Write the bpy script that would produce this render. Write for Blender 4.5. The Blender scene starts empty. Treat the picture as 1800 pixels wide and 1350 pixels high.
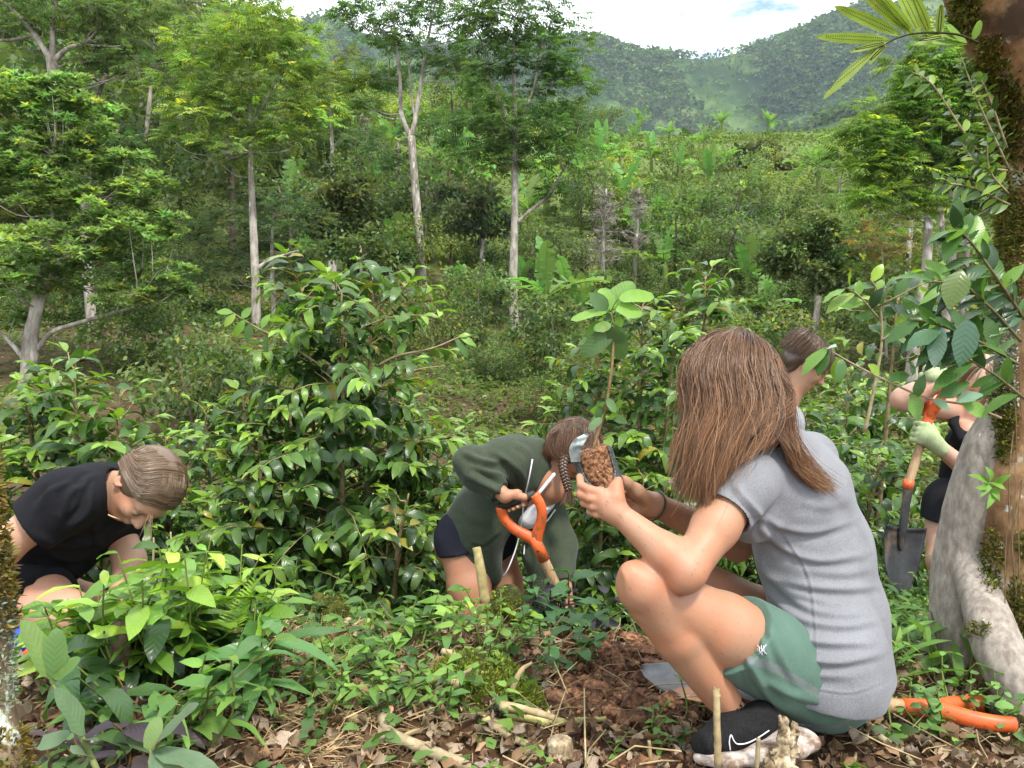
import bpy, math, random
import numpy as np
from mathutils import Vector, Matrix

S = bpy.context.scene
COL = S.collection
R_ = math.radians

# ---------------------------------------------------------------- camera, sky, sun, exposure
CAMZ, PITCH, F = 0.95, R_(5.0), 1386.0
cam_data = bpy.data.cameras.new('camera')
cam = bpy.data.objects.new('camera', cam_data)
COL.objects.link(cam)
cam.location = (0, 0, CAMZ)
cam.rotation_euler = (R_(90) - PITCH, 0, 0)
cam_data.sensor_width = 36.0
cam_data.lens = 36.0 * F / 1800.0
cam_data.clip_start = 0.05
cam_data.clip_end = 6000
S.camera = cam

SUN_EL, SUN_AZ = R_(60), R_(150)      # azimuth measured clockwise from +Y
world = bpy.data.worlds.new('World')
S.world = world
world.use_nodes = True
wn, wl = world.node_tree.nodes, world.node_tree.links
wn.clear()
w_out = wn.new('ShaderNodeOutputWorld')
w_bg = wn.new('ShaderNodeBackground')
w_sky = wn.new('ShaderNodeTexSky')
w_sky.sky_type = 'NISHITA'
w_sky.sun_disc = False
w_sky.sun_elevation = SUN_EL
w_sky.sun_rotation = SUN_AZ
w_sky.altitude = 1200
w_tc = wn.new('ShaderNodeTexCoord')
w_map = wn.new('ShaderNodeMapping')
w_map.inputs['Scale'].default_value = (1.0, 1.0, 3.2)
w_map.inputs['Location'].default_value = (0.35, 0.1, 0.32)
w_nz = wn.new('ShaderNodeTexNoise')
w_nz.inputs['Scale'].default_value = 3.1
w_nz.inputs['Detail'].default_value = 9
w_nz.inputs['Roughness'].default_value = 0.6
w_rmp = wn.new('ShaderNodeValToRGB')
w_rmp.color_ramp.elements[0].position = 0.38
w_rmp.color_ramp.elements[1].position = 0.52
w_nz2 = wn.new('ShaderNodeTexNoise')
w_nz2.inputs['Scale'].default_value = 5.0
w_nz2.inputs['Detail'].default_value = 7
w_shade = wn.new('ShaderNodeValToRGB')
w_shade.color_ramp.elements[0].position = 0.3
w_shade.color_ramp.elements[0].color = (7.0, 7.5, 8.2, 1)
w_shade.color_ramp.elements[1].position = 0.62
w_shade.color_ramp.elements[1].color = (10.5, 10.8, 11.0, 1)
w_mix = wn.new('ShaderNodeMix')
w_mix.data_type = 'RGBA'
wl.new(w_tc.outputs['Generated'], w_map.inputs['Vector'])
wl.new(w_map.outputs[0], w_nz.inputs['Vector'])
wl.new(w_map.outputs[0], w_nz2.inputs['Vector'])
wl.new(w_nz.outputs['Fac'], w_rmp.inputs[0])
wl.new(w_nz2.outputs['Fac'], w_shade.inputs[0])
wl.new(w_rmp.outputs[0], w_mix.inputs[0])
wl.new(w_sky.outputs[0], w_mix.inputs[6])
wl.new(w_shade.outputs[0], w_mix.inputs[7])
wl.new(w_mix.outputs[2], w_bg.inputs['Color'])
w_bg.inputs['Strength'].default_value = 0.15
wl.new(w_bg.outputs[0], w_out.inputs['Surface'])

sun_data = bpy.data.lights.new('sun', 'SUN')
sun_data.energy = 2.6
sun_data.angle = R_(9)
sun_data.color = (1.0, 0.95, 0.86)
sun = bpy.data.objects.new('sun', sun_data)
COL.objects.link(sun)
sd = Vector((math.sin(SUN_AZ) * math.cos(SUN_EL), math.cos(SUN_AZ) * math.cos(SUN_EL), math.sin(SUN_EL)))
sun.rotation_euler = sd.to_track_quat('Z', 'Y').to_euler()

S.view_settings.view_transform = 'Standard'
S.view_settings.look = 'None'
S.view_settings.gamma = 1
S.view_settings.exposure = 1.0
S.render.engine = 'CYCLES'
S.cycles.max_bounces = 6
S.cycles.transparent_max_bounces = 4
S.cycles.caustics_reflective = False
S.cycles.caustics_refractive = False

# ---------------------------------------------------------------- geometry helpers
CT, ST = math.cos(PITCH), math.sin(PITCH)


def P(px, py, d):
    """world point seen at photo pixel (px, py) at distance d along the view axis"""
    u, v = (px - 900) / F, (py - 675) / F
    return np.array((u * d, (CT - ST * v) * d, CAMZ + (-ST - CT * v) * d))


def to_px(p):
    p = np.asarray(p, float)
    q = p - np.array((0, 0, CAMZ))
    d = q[..., 1] * CT - q[..., 2] * ST
    v = (-q[..., 1] * ST - q[..., 2] * CT) / d
    return 900 + F * q[..., 0] / d, 675 + F * v, d


def lerp(a, b, t):
    return a + (b - a) * t


def sstep(a, b, x):
    t = np.clip((x - a) / (b - a), 0, 1)
    return t * t * (3 - 2 * t)


def norm(v):
    v = np.asarray(v, float)
    n = np.linalg.norm(v, axis=-1, keepdims=True)
    return v / np.maximum(n, 1e-9)


class MB:
    """collects geometry, then links it as ONE mesh object"""

    def __init__(self):
        self.v, self.f, self.c, self.l, self.mi, self.n = [], [], [], [], [], 0

    def add(self, v, faces, col=None, luv=None, mi=0):
        v = np.asarray(v, float).reshape(-1, 3)
        k = len(v)
        if k == 0:
            return
        for fa in (faces if isinstance(faces, list) else [faces]):
            fa = np.asarray(fa, np.int64)
            if fa.ndim == 1:
                fa = fa.reshape(1, -1)
            if len(fa):
                self.f.append(fa + self.n)
                self.mi.append(np.full(len(fa), mi, np.int32))
        self.v.append(v)
        c = np.ones((k, 4))
        if col is not None:
            c[:, :3] = np.asarray(col, float)
        self.c.append(c)
        l = np.zeros((k, 3))
        if luv is not None:
            luv = np.asarray(luv, float)
            l[:, :luv.shape[1]] = luv
        self.l.append(l)
        self.n += k

    def build(self, name, mat, parent=None, smooth=True):
        me = bpy.data.meshes.new(name)
        if self.n:
            v = np.concatenate(self.v).astype(np.float32)
            me.vertices.add(len(v))
            me.vertices.foreach_set('co', v.ravel())
            li = np.concatenate([f.ravel() for f in self.f]).astype(np.int32)
            tot = np.concatenate([np.full(len(f), f.shape[1], np.int32) for f in self.f])
            st = np.concatenate(([0], np.cumsum(tot)[:-1])).astype(np.int32)
            me.loops.add(len(li))
            me.polygons.add(len(tot))
            me.loops.foreach_set('vertex_index', li)
            me.polygons.foreach_set('loop_start', st)
            me.polygons.foreach_set('material_index', np.concatenate(self.mi))
            me.polygons.foreach_set('use_smooth', np.full(len(tot), smooth))
            me.update(calc_edges=True)
            a = me.attributes.new('col', 'FLOAT_COLOR', 'POINT')
            a.data.foreach_set('color', np.concatenate(self.c).astype(np.float32).ravel())
            a = me.attributes.new('luv', 'FLOAT_VECTOR', 'POINT')
            a.data.foreach_set('vector', np.concatenate(self.l).astype(np.float32).ravel())
        for m in (mat if isinstance(mat, (list, tuple)) else [mat]):
            me.materials.append(m)
        o = bpy.data.objects.new(name, me)
        COL.objects.link(o)
        if parent is not None:
            o.parent = parent
        return o


def empty(name, loc=(0, 0, 0)):
    o = bpy.data.objects.new(name, None)
    o.empty_display_size = 0.05
    COL.objects.link(o)
    o.location = loc
    return o


def tag(o, label=None, cat=None, group=None, kind=None):
    if label:
        o['label'] = label
    if cat:
        o['category'] = cat
    if group:
        o['group'] = group
    if kind:
        o['kind'] = kind
    return o


def catmull(pts, n=6, rad=None):
    """smooth a polyline; returns points (and radii) resampled"""
    p = np.asarray(pts, float)
    if len(p) < 3:
        t = np.linspace(0, 1, n + 1)[:, None]
        q = lerp(p[0], p[1], t)
        if rad is None:
            return q
        return q, lerp(rad[0], rad[1], t[:, 0])
    e = np.vstack((2 * p[0] - p[1], p, 2 * p[-1] - p[-2]))
    out, ro = [], []
    for i in range(len(p) - 1):
        a, b, c, d = e[i:i + 4]
        for k in range(n):
            t = k / n
            out.append(0.5 * (2 * b + (c - a) * t + (2 * a - 5 * b + 4 * c - d) * t * t + (3 * b - a - 3 * c + d) * t ** 3))
            if rad is not None:
                ro.append(lerp(rad[i], rad[i + 1], t))
    out.append(p[-1])
    if rad is None:
        return np.array(out)
    ro.append(rad[-1])
    return np.array(out), np.array(ro)


def tube(mb, pts, rad, seg=8, col=(1, 1, 1), rough=0.0, rng=None, cap=True, mi=0, flat=None):
    p = np.asarray(pts, float)
    n = len(p)
    rad = np.broadcast_to(np.asarray(rad, float), (n,))
    t = norm(np.gradient(p, axis=0))
    up = np.array((0, 0, 1.0)) if abs(t[0][2]) < 0.9 else np.array((1.0, 0, 0))
    a = norm(np.cross(t[0], up))
    A = [a]
    for i in range(1, n):
        a = a - t[i] * np.dot(a, t[i])
        a = norm(a)
        A.append(a)
    A = np.array(A)
    B = np.cross(t, A)
    th = np.arange(seg) * 2 * math.pi / seg
    rr = np.ones((n, seg))
    if rough and rng is not None:
        rr += rough * rng.normal(size=(n, seg))
    rb = rad if flat is None else rad * flat
    v = p[:, None] + (A[:, None] * np.cos(th)[None, :, None]) * (rad[:, None] * rr)[..., None] + \
        (B[:, None] * np.sin(th)[None, :, None]) * (rb[:, None] * rr)[..., None]
    i = np.arange(n - 1)[:, None]
    j = np.arange(seg)[None]
    j2 = (j + 1) % seg
    fa = np.stack((i * seg + j, i * seg + j2, (i + 1) * seg + j2, (i + 1) * seg + j), -1).reshape(-1, 4)
    vv = v.reshape(-1, 3)
    L = np.concatenate(([0], np.cumsum(np.linalg.norm(np.diff(p, axis=0), axis=1))))
    luv = np.stack((np.repeat(L, seg), np.tile(th, n), np.zeros(n * seg)), -1)
    faces = [fa]
    if cap:
        vv = np.vstack((vv, p[0], p[-1]))
        luv = np.vstack((luv, (0, 0, 0), (L[-1], 0, 0)))
        c0, c1 = n * seg, n * seg + 1
        jj = np.arange(seg)
        j3 = (jj + 1) % seg
        faces.append(np.stack((np.full(seg, c0), j3, jj), -1))
        faces.append(np.stack((np.full(seg, c1), (n - 1) * seg + jj, (n - 1) * seg + j3), -1))
    if np.ndim(col) == 2:
        col = np.repeat(np.asarray(col), seg, 0)
        if cap:
            col = np.vstack((col, col[0], col[-1]))
    mb.add(vv, faces, col, luv, mi)


# leaf shapes: (t along, half width) profiles
PROF = {
    'coffee': ([0, .12, .32, .55, .78, .92, 1], [.05, .52, .95, 1.0, .66, .26, .0]),
    'oval': ([0, .1, .3, .55, .8, .94, 1], [.06, .55, .94, 1.0, .78, .42, .0]),
    'ovate': ([0, .08, .28, .5, .75, .92, 1], [.1, .75, 1.0, .85, .48, .16, .0]),
    'blade': ([0, .15, .4, .7, 1], [.5, .9, 1.0, .7, .0]),
}


def leaves(mb, o, d, n, L, W, col, droop=0.8, fold=0.25, prof='coffee', wave=0.06, rng=None, stem=0.0, lod=2):
    """batch of leaves: origins o, directions d, upper-face normals n"""
    o = np.asarray(o, float).reshape(-1, 3)
    N = len(o)
    if N == 0:
        return
    d = norm(np.broadcast_to(np.asarray(d, float), (N, 3)))
    n = np.broadcast_to(np.asarray(n, float), (N, 3))
    n = n - d * np.sum(n * d, 1, keepdims=True)
    n = norm(n)
    s = np.cross(d, n)
    L = np.broadcast_to(np.asarray(L, float), (N,))[:, None]
    W = np.broadcast_to(np.asarray(W, float), (N,))[:, None]
    c = np.broadcast_to(np.asarray(droop, float), (N,))[:, None] + 1e-3
    if lod == 0:
        T, Wp = np.array([0, .45, 1.0]), np.array([0., 1., 0.])
        a, b = np.sin(c * T) / c, -(1 - np.cos(c * T)) / c
        mid = o[:, None] + d[:, None] * (a * L)[..., None] + n[:, None] * (b * L)[..., None]
        lf = mid[:, 1] - s * W + n * W * fold
        rt = mid[:, 1] + s * W + n * W * fold
        v = np.stack((mid[:, 0], lf, mid[:, 2], rt), 1)
        fa = np.arange(N)[:, None] * 4 + np.array([0, 3, 2, 1])[None]
        luv = np.tile(np.array([[0, 0, 0], [.45, -1, 0], [1, 0, 0], [.45, 1, 0]]), (N, 1))
        cc = np.repeat(np.broadcast_to(np.asarray(col, float), (N, 3)), 4, 0)
        mb.add(v.reshape(-1, 3), fa, cc, luv)
        return
    T, Wp = map(np.array, PROF[prof])
    if lod == 1:
        keep = [0, 2, 4, 6] if len(T) == 7 else [0, 2, 3, 4]
        T, Wp = T[keep], Wp[keep]
    m = len(T)
    a, b = np.sin(c * T) / c, -(1 - np.cos(c * T)) / c
    tang_n = np.sin(c * T)
    mid = o[:, None] + d[:, None] * (a * L)[..., None] + n[:, None] * (b * L)[..., None]
    nn = n[:, None] * np.cos(c * T)[..., None] + d[:, None] * np.sin(c * T)[..., None]
    ww = Wp[None] * W
    if rng is not None and wave:
        w1 = rng.normal(size=(N, m)) * wave * W * 2
        w2 = rng.normal(size=(N, m)) * wave * W * 2
        w3 = rng.normal(size=(N, m)) * wave * W
    else:
        w1 = w2 = w3 = np.zeros((N, m))
    lf = mid - s[:, None] * ww[..., None] + nn * (ww * fold + w1 * (Wp > 0))[..., None]
    rt = mid + s[:, None] * ww[..., None] + nn * (ww * fold + w2 * (Wp > 0))[..., None]
    md = mid + nn * (w3 * (Wp > 0))[..., None]
    v = np.stack((lf, md, rt), 2).reshape(-1, 3)
    k = np.arange(m - 1)
    q = np.concatenate((np.stack((k * 3, k * 3 + 1, k * 3 + 4, k * 3 + 3), -1), np.stack((k * 3 + 1, k * 3 + 2, k * 3 + 5, k * 3 + 4), -1)))
    fa = (np.arange(N)[:, None, None] * (3 * m) + q[None]).reshape(-1, 4)
    lu = np.zeros((m, 3, 3))
    lu[..., 0] = T[:, None]
    lu[:, 0, 1], lu[:, 2, 1] = -Wp, Wp
    luv = np.tile(lu.reshape(-1, 3), (N, 1))
    luv[:, 2] = np.repeat(np.arange(N) % 17, 3 * m)
    cc = np.repeat(np.broadcast_to(np.asarray(col, float), (N, 3)), 3 * m, 0)
    mb.add(v, fa, cc, luv)


def rand_dirs(rng, n, zmin=-1, zmax=1):
    z = rng.uniform(zmin, zmax, n)
    a = rng.uniform(0, 2 * math.pi, n)
    r = np.sqrt(1 - z * z)
    return np.stack((r * np.cos(a), r * np.sin(a), z), -1)


# ---------------------------------------------------------------- materials
def mat_new(name):
    m = bpy.data.materials.new(name)
    m.use_nodes = True
    nt = m.node_tree
    nt.nodes.clear()
    return m, nt.nodes, nt.links


def N_(nodes, t, **kw):
    n = nodes.new('ShaderNode' + t)
    for k, v in kw.items():
        if k in n.inputs:
            n.inputs[k].default_value = v
        else:
            setattr(n, k, v)
    return n


def ramp(nodes, stops):
    r = nodes.new('ShaderNodeValToRGB')
    e = r.color_ramp.elements
    while len(e) < len(stops):
        e.new(0.5)
    for k, (p, c) in enumerate(stops):
        e[k].position = p
        e[k].color = (c[0], c[1], c[2], 1) if len(c) == 3 else c
    return r


def mixc(nodes, links, fac, a, b, mode='MIX'):
    m = nodes.new('ShaderNodeMix')
    m.data_type = 'RGBA'
    m.blend_type = mode
    for i, x in ((0, fac), (6, a), (7, b)):
        if hasattr(x, 'is_linked'):
            links.new(x, m.inputs[i])
        elif i == 0:
            m.inputs[0].default_value = x
        else:
            m.inputs[i].default_value = (x[0], x[1], x[2], 1)
    return m.outputs[2]


def leaf_mat(name, rough=0.38, trans=0.28, veins=0.0, spec=0.5, bump=0.08, blotch=0.0):
    m, n, l = mat_new(name)
    out = N_(n, 'OutputMaterial')
    at = N_(n, 'Attribute', attribute_name='col')
    uv = N_(n, 'Attribute', attribute_name='luv')
    col = at.outputs['Color']
    if blotch:
        tc = N_(n, 'TexCoord')
        nz = N_(n, 'TexNoise', Scale=26.0, Detail=3.0)
        l.new(tc.outputs['Object'], nz.inputs['Vector'])
        rp = ramp(n, [(.35, (1, 1, 1)), (.55, (.75, .78, .7)), (.66, (.62, .6, .5)), (.72, (1.3, .8, .4))])
        l.new(nz.outputs['Fac'], rp.inputs[0])
        col = mixc(n, l, blotch, col, rp.outputs[0], 'MULTIPLY')
    bs = N_(n, 'BsdfPrincipled', Roughness=rough)
    bs.inputs['Specular IOR Level'].default_value = spec
    if veins:
        sp = N_(n, 'SeparateXYZ')
        l.new(uv.outputs['Vector'], sp.inputs[0])
        ab = N_(n, 'Math', operation='ABSOLUTE')
        l.new(sp.outputs['Y'], ab.inputs[0])
        mu = N_(n, 'Math', operation='MULTIPLY_ADD')
        l.new(ab.outputs[0], mu.inputs[0])
        mu.inputs[1].default_value = -0.22
        l.new(sp.outputs['X'], mu.inputs[2])
        sc = N_(n, 'Math', operation='MULTIPLY')
        l.new(mu.outputs[0], sc.inputs[0])
        sc.inputs[1].default_value = 9.0 * 2 * math.pi
        sn = N_(n, 'Math', operation='SINE')
        l.new(sc.outputs[0], sn.inputs[0])
        pw = N_(n, 'MapRange')
        pw.inputs['From Min'].default_value = 0.55
        pw.inputs['From Max'].default_value = 1.0
        l.new(sn.outputs[0], pw.inputs['Value'])
        md = N_(n, 'MapRange')
        md.inputs['From Min'].default_value = 0.09
        md.inputs['From Max'].default_value = 0.0
        l.new(ab.outputs[0], md.inputs['Value'])
        mx = N_(n, 'Math', operation='MAXIMUM')
        l.new(pw.outputs[0], mx.inputs[0])
        l.new(md.outputs[0], mx.inputs[1])
        fm = N_(n, 'Math', operation='MULTIPLY')
        l.new(mx.outputs[0], fm.inputs[0])
        fm.inputs[1].default_value = veins
        lt = mixc(n, l, 1.0, col, (1.7, 1.6, 1.3), 'MULTIPLY')
        col = mixc(n, l, fm.outputs[0], col, lt)
        bp = N_(n, 'Bump', Strength=bump, Distance=0.003)
        bp.invert = True
        l.new(sn.outputs[0], bp.inputs['Height'])
        l.new(bp.outputs[0], bs.inputs['Normal'])
    l.new(col, bs.inputs['Base Color'])
    tr = N_(n, 'BsdfTranslucent')
    tcol = mixc(n, l, 1.0, col, (1.5, 1.7, .75), 'MULTIPLY')
    l.new(tcol, tr.inputs['Color'])
    mxs = N_(n, 'MixShader')
    mxs.inputs[0].default_value = trans
    l.new(bs.outputs[0], mxs.inputs[1])
    l.new(tr.outputs[0], mxs.inputs[2])
    l.new(mxs.outputs[0], out.inputs['Surface'])
    return m


def noise_mat(name, stops, scale=8.0, detail=6, rough=0.85, bump=0.3, bdist=0.01, stretch=None, spec=0.3, extra=None, useattr=False, bscale=None):
    """noise-driven colour with bump; coordinates are the object's own"""
    m, n, l = mat_new(name)
    out = N_(n, 'OutputMaterial')
    tc = N_(n, 'TexCoord')
    mp = N_(n, 'Mapping')
    if stretch:
        mp.inputs['Scale'].default_value = stretch
    l.new(tc.outputs['Object'], mp.inputs['Vector'])
    nz = N_(n, 'TexNoise', Scale=scale, Detail=detail, Roughness=0.62)
    l.new(mp.outputs[0], nz.inputs['Vector'])
    rp = ramp(n, stops)
    l.new(nz.outputs['Fac'], rp.inputs[0])
    col = rp.outputs[0]
    if extra:   # (scale, threshold lo, hi, colour): patches of another colour
        for (s2, lo, hi, c2) in extra:
            n2 = N_(n, 'TexNoise', Scale=s2, Detail=5.0, Roughness=0.6)
            l.new(mp.outputs[0], n2.inputs['Vector'])
            mr = N_(n, 'MapRange')
            mr.inputs['From Min'].default_value = lo
            mr.inputs['From Max'].default_value = hi
            l.new(n2.outputs['Fac'], mr.inputs['Value'])
            col = mixc(n, l, mr.outputs[0], col, c2)
    if useattr:
        at = N_(n, 'Attribute', attribute_name='col')
        col = mixc(n, l, 1.0, col, at.outputs['Color'], 'MULTIPLY')
    bs = N_(n, 'BsdfPrincipled', Roughness=rough)
    bs.inputs['Specular IOR Level'].default_value = spec
    l.new(col, bs.inputs['Base Color'])
    if bump:
        bz = nz
        if bscale:
            bz = N_(n, 'TexNoise', Scale=bscale, Detail=6.0, Roughness=0.65)
            l.new(mp.outputs[0], bz.inputs['Vector'])
        bp = N_(n, 'Bump', Strength=bump, Distance=bdist)
        l.new(bz.outputs['Fac'], bp.inputs['Height'])
        l.new(bp.outputs[0], bs.inputs['Normal'])
    l.new(bs.outputs[0], out.inputs['Surface'])
    return m


M = {}
M['leaf_near'] = leaf_mat('glossy_leaf', 0.32, 0.28, veins=0.10, spec=0.5, blotch=0.35, bump=0.10)
M['leaf_mid'] = leaf_mat('leaf', 0.42, 0.3, spec=0.4)
M['leaf_far'] = leaf_mat('far_leaf', 0.55, 0.42, spec=0.25)
M['leaf_soft'] = leaf_mat('soft_leaf', 0.5, 0.32, veins=0.08, spec=0.35, blotch=0.5)
M['dry_leaf'] = leaf_mat('dry_leaf', 0.75, 0.1, veins=0.08, spec=0.2, bump=0.2)
M['bark_pale'] = noise_mat('pale_bark', [(.38, (.17, .14, .11)), (.5, (.29, .255, .215)), (.62, (.42, .385, .33))], 7, stretch=(1, 1, .35), bump=.35,
                           extra=[(3, .56, .66, (.16, .15, .10)), (9, .62, .68, (.6, .6, .55))])
M['bark_dark'] = noise_mat('brown_bark', [(.3, (.05, .037, .024)), (.6, (.13, .10, .07)), (.8, (.2, .17, .12))], 12, stretch=(1, 1, .3), bump=.5)
M['twig'] = noise_mat('twig_bark', [(.3, (.17, .13, .07)), (.55, (.32, .26, .15)), (.8, (.45, .40, .28))], 30, bump=.4, bdist=.004, useattr=True)
M['green_stem'] = noise_mat('green_stem', [(.3, (.10, .12, .035)), (.7, (.2, .22, .08))], 20, bump=.2, useattr=True)
# ---------------------------------------------------------------- terrain
YS = [-400, 0, 1.6, 2.2, 2.8, 3.6, 5, 7, 9, 12, 16, 22, 30, 45, 60, 80, 110, 200, 350, 550, 1000, 1400]
ZS = [-4, .02, .0, -.04, -.36, -.85, -1.2, -1.45, -1.2, -.45, .0, .45, 3.0, 8.6, 13.0, 18.5, 20, 45, 87, 152, 0, 0]
_r = np.random.default_rng(5)
_W = [(_r.uniform(-1, 1, 2) * f, _r.uniform(0, 6.28), 1 / f) for f in (.06, .09, .13, .2, .31, .47, .8) for _ in range(3)]
_W2 = [(norm(_r.normal(size=2)) * f, _r.uniform(0, 6.28), a) for f, a in ((.0045, 1), (.008, .8), (.013, .55), (.022, .34), (.04, .2), (.08, .1)) for _ in range(4)]
SKY_X = [-3000, -600, 0, 300, 540, 590, 640, 800, 1040, 1120, 1180, 1230, 1330, 1400, 1450, 1490, 1540, 1620, 1800, 2400, 4000]
SKY_Y = [200, 120, 90, 60, 62, 33, 62, 80, 66, 94, 104, 106, 92, 74, 58, 46, 56, 40, 30, 90, 200]


def H(x, y):
    x = np.asarray(x, float)
    y = np.asarray(y, float)
    x, y = np.broadcast_arrays(x, y)
    r = np.hypot(x, y)
    ye = np.where(y > 60, np.maximum(r * np.cos(np.clip(np.arctan2(x, y), -1.0, 1.0) * .6), y), y)
    z = np.interp(ye, YS, ZS)
    nz = sum(np.sin(x * k[0] + y * k[1] + ph) * a for k, ph, a in _W) / 3
    z = z + nz * 0.007 * sstep(3, 14, y) * np.minimum(1, 40 / np.maximum(y, 1)) * 3
    z = z + np.maximum(0, -x) * .30 * sstep(16, 60, y) * (1 - sstep(90, 200, y)) + np.clip(-x, -2, 8) * .06 * sstep(5, 10, y)
    z = z + .24 * sstep(.7, 1.7, x) * sstep(2.2, 3.0, y) * (1 - sstep(3.6, 5.5, y))
    # far mountains: crest follows the skyline at about 1000 m
    px = 900 + F * x / np.maximum(y, 1)
    cy = np.interp(px, SKY_X, SKY_Y)
    crest = 1000 * (-(cy - 675) / F * CT - ST) / (CT)  # height above camera at 1000 m
    t = np.clip((ye - 110) / 890, 0, 1)
    far = lerp(20, CAMZ + crest, t ** 1.12)
    far = np.where(ye > 1000, (CAMZ + crest) * (1 - sstep(1000, 1400, ye)) , far)
    n2 = sum(np.sin(x * k[0] + y * k[1] + ph) * a for k, ph, a in _W2)
    n3 = sum(np.abs(np.sin(x * k[1] * 1.3 - y * k[0] * 1.1 + ph)) * a for k, ph, a in _W2)
    amp = np.clip((ye - 100) / 500, 0, 1) * (1 - .85 * sstep(800, 985, ye))
    far = far + (n2 * 14 - n3 * 16 + 34) * amp
    z = np.where(ye > 110, far, z)
    return z


_knob = [(-1.0, 1.75, .10, .5), (-.05, 2.05, .07, .30), (.55, 1.95, .03, .2)]


_q = np.random.default_rng(9)
_FN = [((_q.normal() * f, _q.normal() * f), _q.uniform(0, 6), .04 / f) for f in (9, 14, 22, 33, 50) for _ in range(4)]


def HN(x, y):
    """ground height with the small near relief"""
    z = H(x, y)
    x = np.asarray(x, float)
    y = np.asarray(y, float)
    for cx, cy, a, s in _knob:
        z = z + a * np.exp(-((x - cx) ** 2 + (y - cy) ** 2) / (2 * s * s))
    z = z - .11 * np.exp(-(((x - .40) / .2) ** 2 + ((y - 2.0) / .13) ** 2))        # the dug hole
    z = z + .05 * np.exp(-(((x - .42) / .3) ** 2 + ((y - 2.42) / .1) ** 2))
    z = z + sum(np.sin(x * k[0] + y * k[1] + ph) * a for k, ph, a in _FN) * (1 - sstep(5, 12, np.hypot(x, y)))
    w = np.exp(-(((x - .50) / .22) ** 2 + ((y - 1.55) / .16) ** 2))      # trodden flat under the feet
    z = z + (.030 - z) * w
    return z


def G(px, d):
    """ground point below the photo column px at view distance d"""
    x, y = (px - 900) / F * d, d
    return np.array((x, y, float(HN(x, y))))


az = np.concatenate((np.linspace(-180, -48, 40)[:-1], np.linspace(-48, 48, 460), np.linspace(48, 180, 40)[1:]))
rr = np.concatenate(([0.05], np.geomspace(0.5, 4.2, 170), np.geomspace(4.3, 1500, 330)))
A_, Rr = np.meshgrid(np.radians(az), rr, indexing='ij')
gx, gy = Rr * np.sin(A_), Rr * np.cos(A_)
gz = HN(gx, gy)
na, nr = gx.shape
i, j = np.meshgrid(np.arange(na - 1), np.arange(nr - 1), indexing='ij')
fa = np.stack((i * nr + j, (i + 1) * nr + j, (i + 1) * nr + j + 1, i * nr + j + 1), -1).reshape(-1, 4)[:, ::-1]

m, n, l = mat_new('ground')
out = N_(n, 'OutputMaterial')
geo = N_(n, 'NewGeometry')
sp = N_(n, 'SeparateXYZ')
l.new(geo.outputs['Position'], sp.inputs[0])


def tnoise(sc, det=6.0, rough=.6):
    q = N_(n, 'TexNoise', Scale=sc, Detail=det, Roughness=rough)
    l.new(geo.outputs['Position'], q.inputs['Vector'])
    return q.outputs['Fac']


def mrange(src, lo, hi):
    q = N_(n, 'MapRange')
    q.inputs['From Min'].default_value = lo
    q.inputs['From Max'].default_value = hi
    l.new(src, q.inputs['Value'])
    return q.outputs[0]


r1 = ramp(n, [(.3, (.035, .018, .010)), (.5, (.10, .052, .028)), (.68, (.18, .10, .055)), (.85, (.30, .2, .12))])
l.new(tnoise(14.0, 10, .7), r1.inputs[0])
r2 = ramp(n, [(.34, (.05, .07, .02)), (.5, (.10, .13, .035)), (.68, (.16, .19, .055))])
l.new(tnoise(3.0, 8, .65), r2.inputs[0])
r2b = ramp(n, [(.3, (.05, .030, .018)), (.7, (.13, .085, .05))])
l.new(tnoise(5.0, 8, .65), r2b.inputs[0])
slope_c = mixc(n, l, mrange(tnoise(.42, 5, .6), .50, .38), r2b.outputs[0], r2.outputs[0])
r3 = ramp(n, [(.38, (.02, .04, .016)), (.47, (.04, .08, .025)), (.54, (.10, .16, .045)), (.64, (.17, .21, .075))])
l.new(tnoise(.012, 9, .62), r3.inputs[0])
r4 = ramp(n, [(.35, (.5, .55, .5)), (.6, (1.1, 1.1, 1.0))])
l.new(tnoise(.16, 7, .7), r4.inputs[0])
farc = mixc(n, l, 1.0, mixc(n, l, 1.0, r3.outputs[0], r4.outputs[0], 'MULTIPLY'), (.75, .8, .7), 'MULTIPLY')
slope_g = mixc(n, l, mrange(sp.outputs['Y'], 20, 34), slope_c, r2.outputs[0])
c1 = mixc(n, l, mrange(sp.outputs['Y'], 3.0, 6.5), r1.outputs[0], slope_g)
c2 = mixc(n, l, mrange(sp.outputs['Y'], 90, 140), c1, farc)
bs = N_(n, 'BsdfPrincipled', Roughness=0.95)
bs.inputs['Specular IOR Level'].default_value = 0.15
l.new(c2, bs.inputs['Base Color'])
bp = N_(n, 'Bump', Strength=0.9, Distance=0.02)
l.new(tnoise(28.0, 10, .75), bp.inputs['Height'])
l.new(bp.outputs[0], bs.inputs['Normal'])
l.new(bs.outputs[0], out.inputs['Surface'])
mb = MB()
mb.add(np.stack((gx, gy, gz), -1).reshape(-1, 3), fa)
tag(mb.build('ground', m), 'brown soil and green slopes running from the dig up to the far mountains', kind='structure')


def PG(px, py, d, r=0.0):
    """point seen at a pixel, brought nearer until it lies on top of the ground"""
    for _ in range(60):
        p = P(px, py, d)
        if p[2] >= float(HN(p[0], p[1])) + r:
            break
        d *= .99
    return p
# ---------------------------------------------------------------- tree and plant builders
REG = {}     # group phrase -> list of (object, noun phrase) that get ordinal labels at the end


def reg(o, group, phrase, cat, at):
    REG.setdefault(group, []).append((o, phrase, at))
    tag(o, cat=cat, group=group)


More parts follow.
